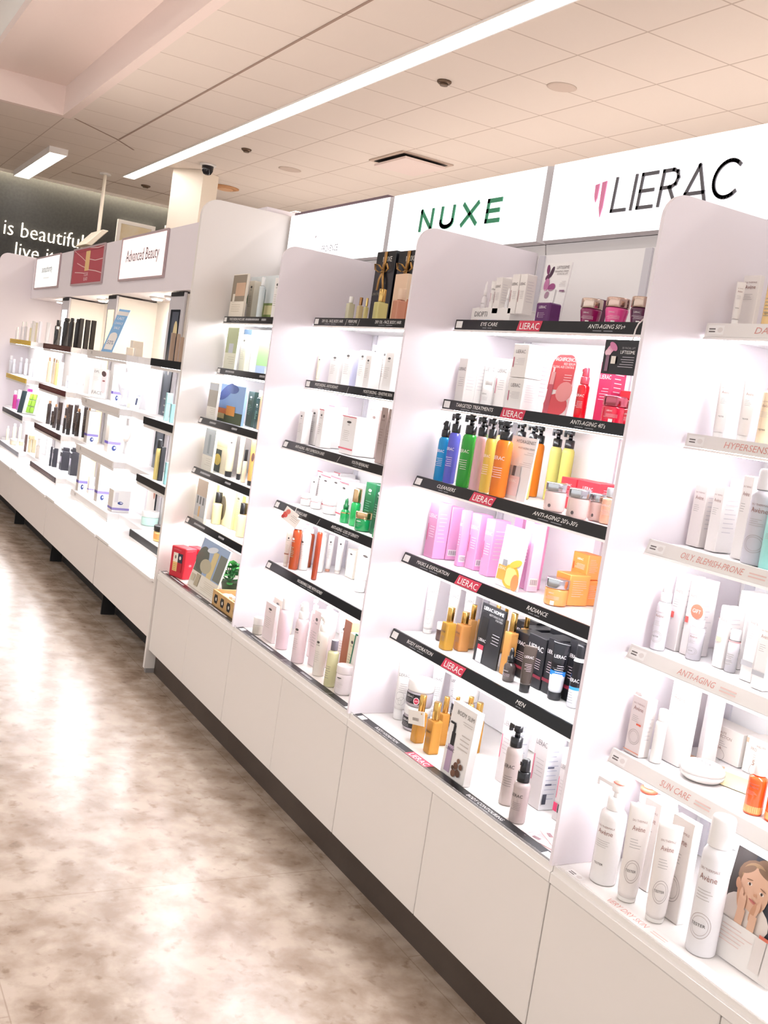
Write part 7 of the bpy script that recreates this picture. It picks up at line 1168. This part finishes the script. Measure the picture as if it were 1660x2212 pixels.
 ['card', 'white card with half a face printed on it, second shelf of the left run', (-3.2633, 0.225, 1.045), 0.1039, 0.02, 0.1814, {'yaw': 50, 'tilt': 2, 'base': '#f3efec', 'art': [['e', 0.78, 0.55, 0.2, 0.38, '#eccfcf', 0], ['e', 0.7, 0.84, 0.14, 0.1, '#4a3433', 30], ['e', 0.74, 0.6, 0.09, 0.03, '#8a5a58', 0], ['r', 0.9, 0.0, 1, 1, '#f3efec'], ['t', 'DPL', 0.08, 0.85, 0.08, '#b9b3b0', 'L'], ['p', 0.08, 0.5, 0.7, 5, 0.03, '#d6d0cc'], ['t', 'FACE', 0.08, 0.12, 0.12, '#dad4d0', 'L']]}, 'products on the second shelf of the left run'],
 ['box', 'tall white device carton with a purple band, second shelf of the left run', (-2.9834, 0.24, 1.045), 0.0505, 0.0502, 0.2208, {'col': '#e9e5e1', 'side': '#f3f2f2', 'purple': 1, 'device': 1}, 'products on the second shelf of the left run'],
 ['facedisp', 'white model head standing on the shelf, second shelf of the left run', (-2.6623, 0.24, 1.045), 0.0571, 0.054, 0.1929, {'yaw': 50}, 'products on the second shelf of the left run'],
 ['card', 'clear leaning stand with a white leaflet, second shelf of the left run', (-2.4946, 0.2364, 1.045), 0.0742, 0.006, 0.1945, {'yaw': 50, 'tilt': 14, 'base': '#f2f3f6', 'art': [['r', 0.65, 0.1, 0.8, 0.3, '#39415a'], ['r', 0.05, 0, 0.3, 0.12, '#cdbfb0'], ['r', 0.7, 0.35, 0.95, 0.4, '#9fa1b8']]}, 'products on the second shelf of the left run'],
 ['capb', 'magenta patterned bottle, leftmost, third shelf of the left run', (-5.8858, 0.1761, 0.76), 0.0318, 0.0318, 0.15, {'col': '#b02a7a', 'cap': '#efe9ee', 'head': 0.2}, 'products on the third shelf of the left run'],
 ['capb', 'purple bottle with clear cap, third shelf of the left run', (-5.7555, 0.1878, 0.76), 0.0363, 0.0363, 0.1676, {'col': '#a04a9e', 'cap': '#e4e2e8', 'head': 0.45}, 'products on the third shelf of the left run'],
 ['box', 'mauve carton beside the purple bottle, third shelf of the left run', (-5.6702, 0.1961, 0.76), 0.0333, 0.0222, 0.1424, {'col': '#b68d94'}, 'products on the third shelf of the left run'],
 ['box', 'plum carton behind the mauve carton, third shelf of the left run', (-5.7064, 0.24, 0.76), 0.0492, 0.0336, 0.1871, {'col': '#8e1f7a'}, 'products on the third shelf of the left run'],
 ['greenset', 'open gift set with green soaps and a dark ribbon lid, left run', (-5.2259, 0.1554, 0.76), 0.1548, 0.05, 0.1762, {'yaw': 50}, 'products on the third shelf of the left run'],
 ['capb', 'dark brown hair product bottle, first from the left of the dark cluster', (-4.5443, 0.1972, 0.76), 0.0298, 0.0298, 0.1691, {'col': '#2c1d19', 'cap': '#8d6a4c', 'capn': 0.2, 'head': 0.12, 'lines': 1}, 'products on the third shelf of the left run'],
 ['tube', 'dark brown hair product bottle, second from the left of the dark cluster', (-4.435, 0.2021, 0.76), 0.0231, 0.0231, 0.1038, {'col': '#2c1d19', 'cap': '#1c1413', 'capn': 0.2, 'head': 0.12, 'lines': 1}, 'products on the third shelf of the left run'],
 ['capb', 'dark brown hair product bottle, third from the left of the dark cluster', (-4.2059, 0.1738, 0.76), 0.0266, 0.0266, 0.1686, {'col': '#2c1d19', 'cap': '#8d6a4c', 'capn': 0.2, 'head': 0.12, 'lines': 1}, 'products on the third shelf of the left run'],
 ['tube', 'dark brown hair product bottle, fourth from the left of the dark cluster', (-4.0356, 0.168, 0.76), 0.034, 0.034, 0.1933, {'col': '#2c1d19', 'cap': '#1c1413', 'capn': 0.2, 'head': 0.12, 'lines': 1}, 'products on the third shelf of the left run'],
 ['capb', 'dark brown hair product bottle, fifth from the left of the dark cluster', (-4.2163, 0.2534, 0.76), 0.0268, 0.0268, 0.1756, {'col': '#2c1d19', 'cap': '#8d6a4c', 'capn': 0.2, 'head': 0.12, 'lines': 1}, 'products on the third shelf of the left run'],
 ['tube', 'dark brown hair product bottle, sixth from the left of the dark cluster', (-3.7486, 0.1744, 0.76), 0.0348, 0.0348, 0.2003, {'col': '#2c1d19', 'cap': '#1c1413', 'capn': 0.2, 'head': 0.12, 'lines': 1}, 'products on the third shelf of the left run'],
 ['capb', 'dark brown hair product bottle, seventh from the left of the dark cluster', (-3.8243, 0.1622, 0.76), 0.0176, 0.0176, 0.118, {'col': '#2c1d19', 'cap': '#8d6a4c', 'capn': 0.2, 'head': 0.12, 'lines': 1}, 'products on the third shelf of the left run'],
 ['tube', 'dark brown hair product bottle, eighth from the left of the dark cluster', (-3.8299, 0.231, 0.76), 0.0333, 0.0333, 0.2012, {'col': '#2c1d19', 'cap': '#1c1413', 'capn': 0.2, 'head': 0.12, 'lines': 1}, 'products on the third shelf of the left run'],
 ['capb', 'dark brown hair product bottle, ninth from the left of the dark cluster', (-3.7036, 0.2212, 0.76), 0.0289, 0.0289, 0.1825, {'col': '#2c1d19', 'cap': '#8d6a4c', 'capn': 0.2, 'head': 0.12, 'lines': 1}, 'products on the third shelf of the left run'],
 ['tube', 'dark brown hair product bottle, tenth from the left of the dark cluster', (-3.6607, 0.2554, 0.76), 0.0308, 0.0308, 0.2031, {'col': '#2c1d19', 'cap': '#1c1413', 'capn': 0.2, 'head': 0.12, 'lines': 1}, 'products on the third shelf of the left run'],
 ['capb', 'dark brown hair product bottle, last from the left of the dark cluster', (-3.5455, 0.2514, 0.76), 0.0228, 0.0228, 0.2046, {'col': '#2c1d19', 'cap': '#8d6a4c', 'capn': 0.2, 'head': 0.12, 'lines': 1}, 'products on the third shelf of the left run'],
 ['box', 'tall white device carton with a purple band, back left, third shelf of the left run', (-3.2955, 0.1855, 0.76), 0.0772, 0.0691, 0.1994, {'col': '#cfc6bd', 'side': '#f3f2f3', 'purple': 1, 'device': 1}, 'products on the third shelf of the left run'],
 ['box', 'tall white device carton with a purple band and clear window, left run', (-2.8186, 0.1985, 0.76), 0.0842, 0.0818, 0.218, {'col': '#c9bfb4', 'side': '#f3f2f3', 'purple': 1, 'device': 1}, 'products on the third shelf of the left run'],
 ['stand', 'clear acrylic slanted stand with a hand device, third shelf of the left run', (-2.5744, 0.2386, 0.76), 0.0687, 0.054, 0.1758, {'yaw': 50}, 'products on the third shelf of the left run'],
 ['capb', 'ivory lotion bottle, leftmost on the low left corner, lowest shelf of the left run', (-5.9925, 0.1656, 0.48), 0.0223, 0.0223, 0.1201, {'col': '#efe8cf', 'cap': '#f0efee', 'head': 0.15}, 'products on the lowest shelf of the left run'],
 ['capb', 'ivory lotion bottle, second on the low left corner, lowest shelf of the left run', (-5.924, 0.2084, 0.48), 0.0296, 0.0296, 0.1519, {'col': '#efe8cf', 'cap': '#f0efee', 'head': 0.15}, 'products on the lowest shelf of the left run'],
 ['capb', 'ivory lotion bottle, third on the low left corner, lowest shelf of the left run', (-5.84, 0.2398, 0.48), 0.0245, 0.0245, 0.1633, {'col': '#efe8cf', 'cap': '#f0efee', 'head': 0.15}, 'products on the lowest shelf of the left run'],
 ['capb', 'ivory lotion bottle, fourth on the low left corner, lowest shelf of the left run', (-5.4729, 0.2518, 0.48), 0.0237, 0.0237, 0.1874, {'col': '#efe8cf', 'cap': '#f0efee', 'head': 0.15}, 'products on the lowest shelf of the left run'],
 ['jar', 'small silver and amber jar, left one, lowest shelf of the left run', (-5.6404, 0.1596, 0.48), 0.055, 0.055, 0.0531, {'col': '#d9c9ae', 'cap': '#cfcac6', 'lid': 0.4}, 'products on the lowest shelf of the left run'],
 ['jar', 'small silver and amber jar, right one, lowest shelf of the left run', (-5.6521, 0.2239, 0.48), 0.0361, 0.0361, 0.0486, {'col': '#d8c4a2', 'cap': '#cfcac6', 'lid': 0.4}, 'products on the lowest shelf of the left run'],
 ['box', 'slim dark brown card carton left of the beige pair, lowest shelf of the left run', (-5.169, 0.1639, 0.48), 0.0235, 0.0159, 0.1338, {'col': '#5f4641'}, 'products on the lowest shelf of the left run'],
 ['box', 'beige carton, left of the beige pair, lowest shelf of the left run', (-5.1561, 0.1928, 0.48), 0.0256, 0.0177, 0.1016, {'col': '#e6d6ae'}, 'products on the lowest shelf of the left run'],
 ['box', 'beige carton, right of the beige pair, lowest shelf of the left run', (-5.1615, 0.2192, 0.48), 0.0379, 0.0266, 0.1016, {'col': '#e6d6ae'}, 'products on the lowest shelf of the left run'],
 ['box', 'low beige carton lying on the pair, lowest shelf of the left run', (-5.1588, 0.1928, 0.5821), 0.06, 0.035, 0.03, {'col': '#d9c79c'}, 'products on the lowest shelf of the left run'],
 ['capb', 'pointed white bottle with a brown leaf mark, lowest shelf of the left run', (-4.7887, 0.1954, 0.48), 0.0263, 0.0263, 0.1463, {'col': '#e9dfd4', 'cap': '#f6f4f2', 'head': 0.35}, 'products on the lowest shelf of the left run'],
 ['box', 'charcoal carton with a silver window, far left slim one, lowest shelf of the left run', (-4.3099, 0.1916, 0.48), 0.02, 0.0124, 0.1389, {'col': '#34333a', 'window': 1}, 'products on the lowest shelf of the left run'],
 ['box', 'charcoal carton with a silver window, left one of the front, left run', (-4.2749, 0.2049, 0.48), 0.0377, 0.0292, 0.1322, {'col': '#34333a', 'window': 1}, 'products on the lowest shelf of the left run'],
 ['box', 'charcoal carton with a silver window, middle of the front, lowest shelf of the left run', (-4.1386, 0.2315, 0.48), 0.0659, 0.053, 0.1303, {'col': '#34333a', 'window': 1}, 'products on the lowest shelf of the left run'],
 ['box', 'charcoal carton with a silver window, right of the front, lowest shelf of the left run', (-3.8733, 0.24, 0.48), 0.056, 0.0469, 0.1561, {'col': '#34333a', 'window': 1}, 'products on the lowest shelf of the left run'],
 ['box', 'charcoal carton with a silver window, behind the middle one, lowest shelf of the left run', (-4.2016, 0.249, 0.48), 0.0559, 0.0451, 0.1518, {'col': '#34333a', 'window': 1}, 'products on the lowest shelf of the left run'],
 ['box', 'charcoal carton with a silver window, behind the right one, lowest shelf of the left run', (-3.9271, 0.2517, 0.48), 0.0485, 0.0406, 0.1825, {'col': '#34333a', 'window': 1}, 'products on the lowest shelf of the left run'],
 ['box', 'tall white device carton with purple band, far left, lowest shelf of the left run', (-3.0903, 0.1222, 0.48), 0.062, 0.0536, 0.2228, {'col': '#cfc6bd', 'side': '#f3f2f3', 'purple': 1, 'device': 1}, 'products on the lowest shelf of the left run'],
 ['box', 'small white device carton with purple band, lowest shelf of the left run', (-3.0011, 0.1685, 0.48), 0.0332, 0.0301, 0.1022, {'col': '#d3cac0', 'side': '#f3f2f3', 'purple': 1}, 'products on the lowest shelf of the left run'],
 ['box', 'tall white device carton with purple band, middle, lowest shelf of the left run', (-2.6949, 0.1418, 0.48), 0.0704, 0.0657, 0.2154, {'col': '#c9bfb4', 'side': '#f3f2f3', 'purple': 1, 'device': 1}, 'products on the lowest shelf of the left run'],
 ['box', 'wide white device carton with purple foot band, lowest shelf of the left run', (-2.3548, 0.141, 0.48), 0.0963, 0.0951, 0.1202, {'col': '#d9d0c6', 'side': '#f6f5f5', 'purple': 2, 'device': 1}, 'products on the lowest shelf of the left run'],
 ['box', 'teal carton on top of the teal pile, second black-strip shelf by the end panel', (-1.634, 0.16, 1.1291), 0.0231, 0.0282, 0.0509, {'col': '#9fc9ca'}, 'products on the second black-strip shelf by the end panel'],
 ['box', 'teal carton, lower left of the teal pile, second black-strip shelf by the end panel', (-1.634, 0.16, 1.045), 0.02, 0.0201, 0.0836, {'col': '#a3cccd'}, 'products on the second black-strip shelf by the end panel'],
 ['box', 'teal carton with white print, lower right, second black-strip shelf by the end panel', (-1.509, 0.15, 1.045), 0.02, 0.0171, 0.0885, {'col': '#8fc3c6'}, 'products on the second black-strip shelf by the end panel'],
 ['can', 'pale yellow bottle with black cap, third black-strip shelf by the end panel', (-1.5922, 0.1451, 0.76), 0.0303, 0.0303, 0.1943, {'col': '#ecd98a', 'cap': '#17181a', 'plain': 1}, 'products on the third black-strip shelf by the end panel'],
 ['box', 'black carton with gold lettering beside the yellow bottle, third black-strip shelf by the end panel', (-1.548, 0.14, 0.76), 0.02, 0.0216, 0.1633, {'col': '#1b1e22', 'n7': 1}, 'products on the third black-strip shelf by the end panel'],
 ['box', 'teal carton next to the end panel, third black-strip shelf by the end panel', (-1.4155, 0.13, 0.76), 0.0225, 0.0269, 0.105, {'col': '#8fc6c8'}, 'products on the third black-strip shelf by the end panel'],
 ['jar', 'yellow body butter tub with black lid, lowest black-strip shelf by the end panel', (-1.4685, 0.18, 0.48), 0.1, 0.1, 0.075, {'col': '#f0cf86', 'cap': '#1b1a1a', 'lid': 0.35, 'orangel': 1}, 'products on the lowest black-strip shelf by the end panel'],
 ['jar', 'white lidded mint tub behind the yellow tub, lowest black-strip shelf by the end panel', (-1.9347, 0.246, 0.48), 0.09, 0.09, 0.075, {'col': '#c9ece2', 'cap': '#f6f6f4', 'lid': 0.4}, 'products on the lowest black-strip shelf by the end panel'],
]
for row in DATA: place(*row)
# ------------------------------------------------------------------ things hung from the strips
t = thing('hanging_placard', 'dark hanging placard with a pink flower below the EYE CARE strip', 'placard', (1.63, .118, 1.434))
MB().box(-.052, .052, 0, .002, 0, .073, mat('#1d1b22', .4)).build('card', t)
art_mesh([['e', .2, .72, .16, .12, '#e7a9c4', 40], ['e', .28, .8, .14, .1, '#d580ab', -30], ['e', .14, .62, .1, .1, '#f0c6d6', 0], ['r', .1, .08, .2, .55, '#8d6a80'], ['t', 'LIFTISSIME', .95, .6, .1, '#ffffff', 'R', .5], ['t', '3D FACIAL LIFT', .95, .74, .06, '#e0dde2', 'R', .4], ['p', .5, .96, .5, 5, .07, '#cfcad2'], ['r', .28, .3, .42, .52, '#efe9df']], .104, .073, front()).build('print', t)
b = MB(); b.tube([(.03, .001, .073), (.03, .004, .095), (.034, .006, .108), (.05, .004, .118)], .0016, WHITE); b.build('hanger', t)
t = thing('swing_tag', 'small tilted card with red flowers hanging from the LOSS OF DENSITY strip', 'tag', (.20, .060, .858), math.radians(40))
T = lambda v: (v[0]*.9+v[2]*.43, v[1], v[2]*.9-v[0]*.43)
MB().box(-.033, .033, 0, .0015, 0, .045, mat('#f1e9e2', .5)).xf(T).build('card', t)
art_mesh([['e', .16, .4, .13, .22, '#d9564c', 30], ['e', .22, .7, .12, .2, '#e2796c', -20], ['e', .1, .2, .09, .14, '#b83a3a', 0], ['p', .45, .9, .7, 4, .13, '#b0a59e']], .066, .045, lambda x, z, l: T((x, -.0005-.0002*l, z))).build('print', t)
MB().tube([(.02, .001, .04), (.024, .003, .055), (.04, .006, .058)], .0012, WHITE).build('string', t)
# soaps lying in the wooden tray
tr = next(o for o in COL.objects if o.name.startswith('wooden_tray'))
for (dx, dy, sx, sy, h, c_, lab) in ((-.085, .04, .055, .05, .042, '#f1ece6', 'white wrapped soap in the left half of the wooden tray'), (-.08, .105, .05, .04, .036, '#efe3c6', 'cream wrapped soap at the back left of the wooden tray'),
                        (.05, .045, .04, .05, .05, '#c8202f', 'red wrapped soap in the wooden tray'), (.1, .05, .04, .055, .046, '#f3efec', 'white wrapped soap right of the red one in the wooden tray'), (.06, .11, .06, .04, .04, '#efcf8f', 'yellow wrapped soap at the back of the wooden tray')):
    t = thing('soap_bar', lab, 'soap', (tr.location.x+dx, tr.location.y+dy, tr.location.z+.0064), 0, 'wrapped soaps in the wooden tray')
    MB().box(-sx/2, sx/2, -sy/2, sy/2, 0, h, mat(c_, .45), .004).build('wrapped_bar', t)
    MB().box(-sx*.51, sx*.51, -sy*.12, sy*.12, h*.02, h+.0006, mat('#e9e2d6' if c_ == '#c8202f' else '#c9b79a', .5)).build('paper_band', t)
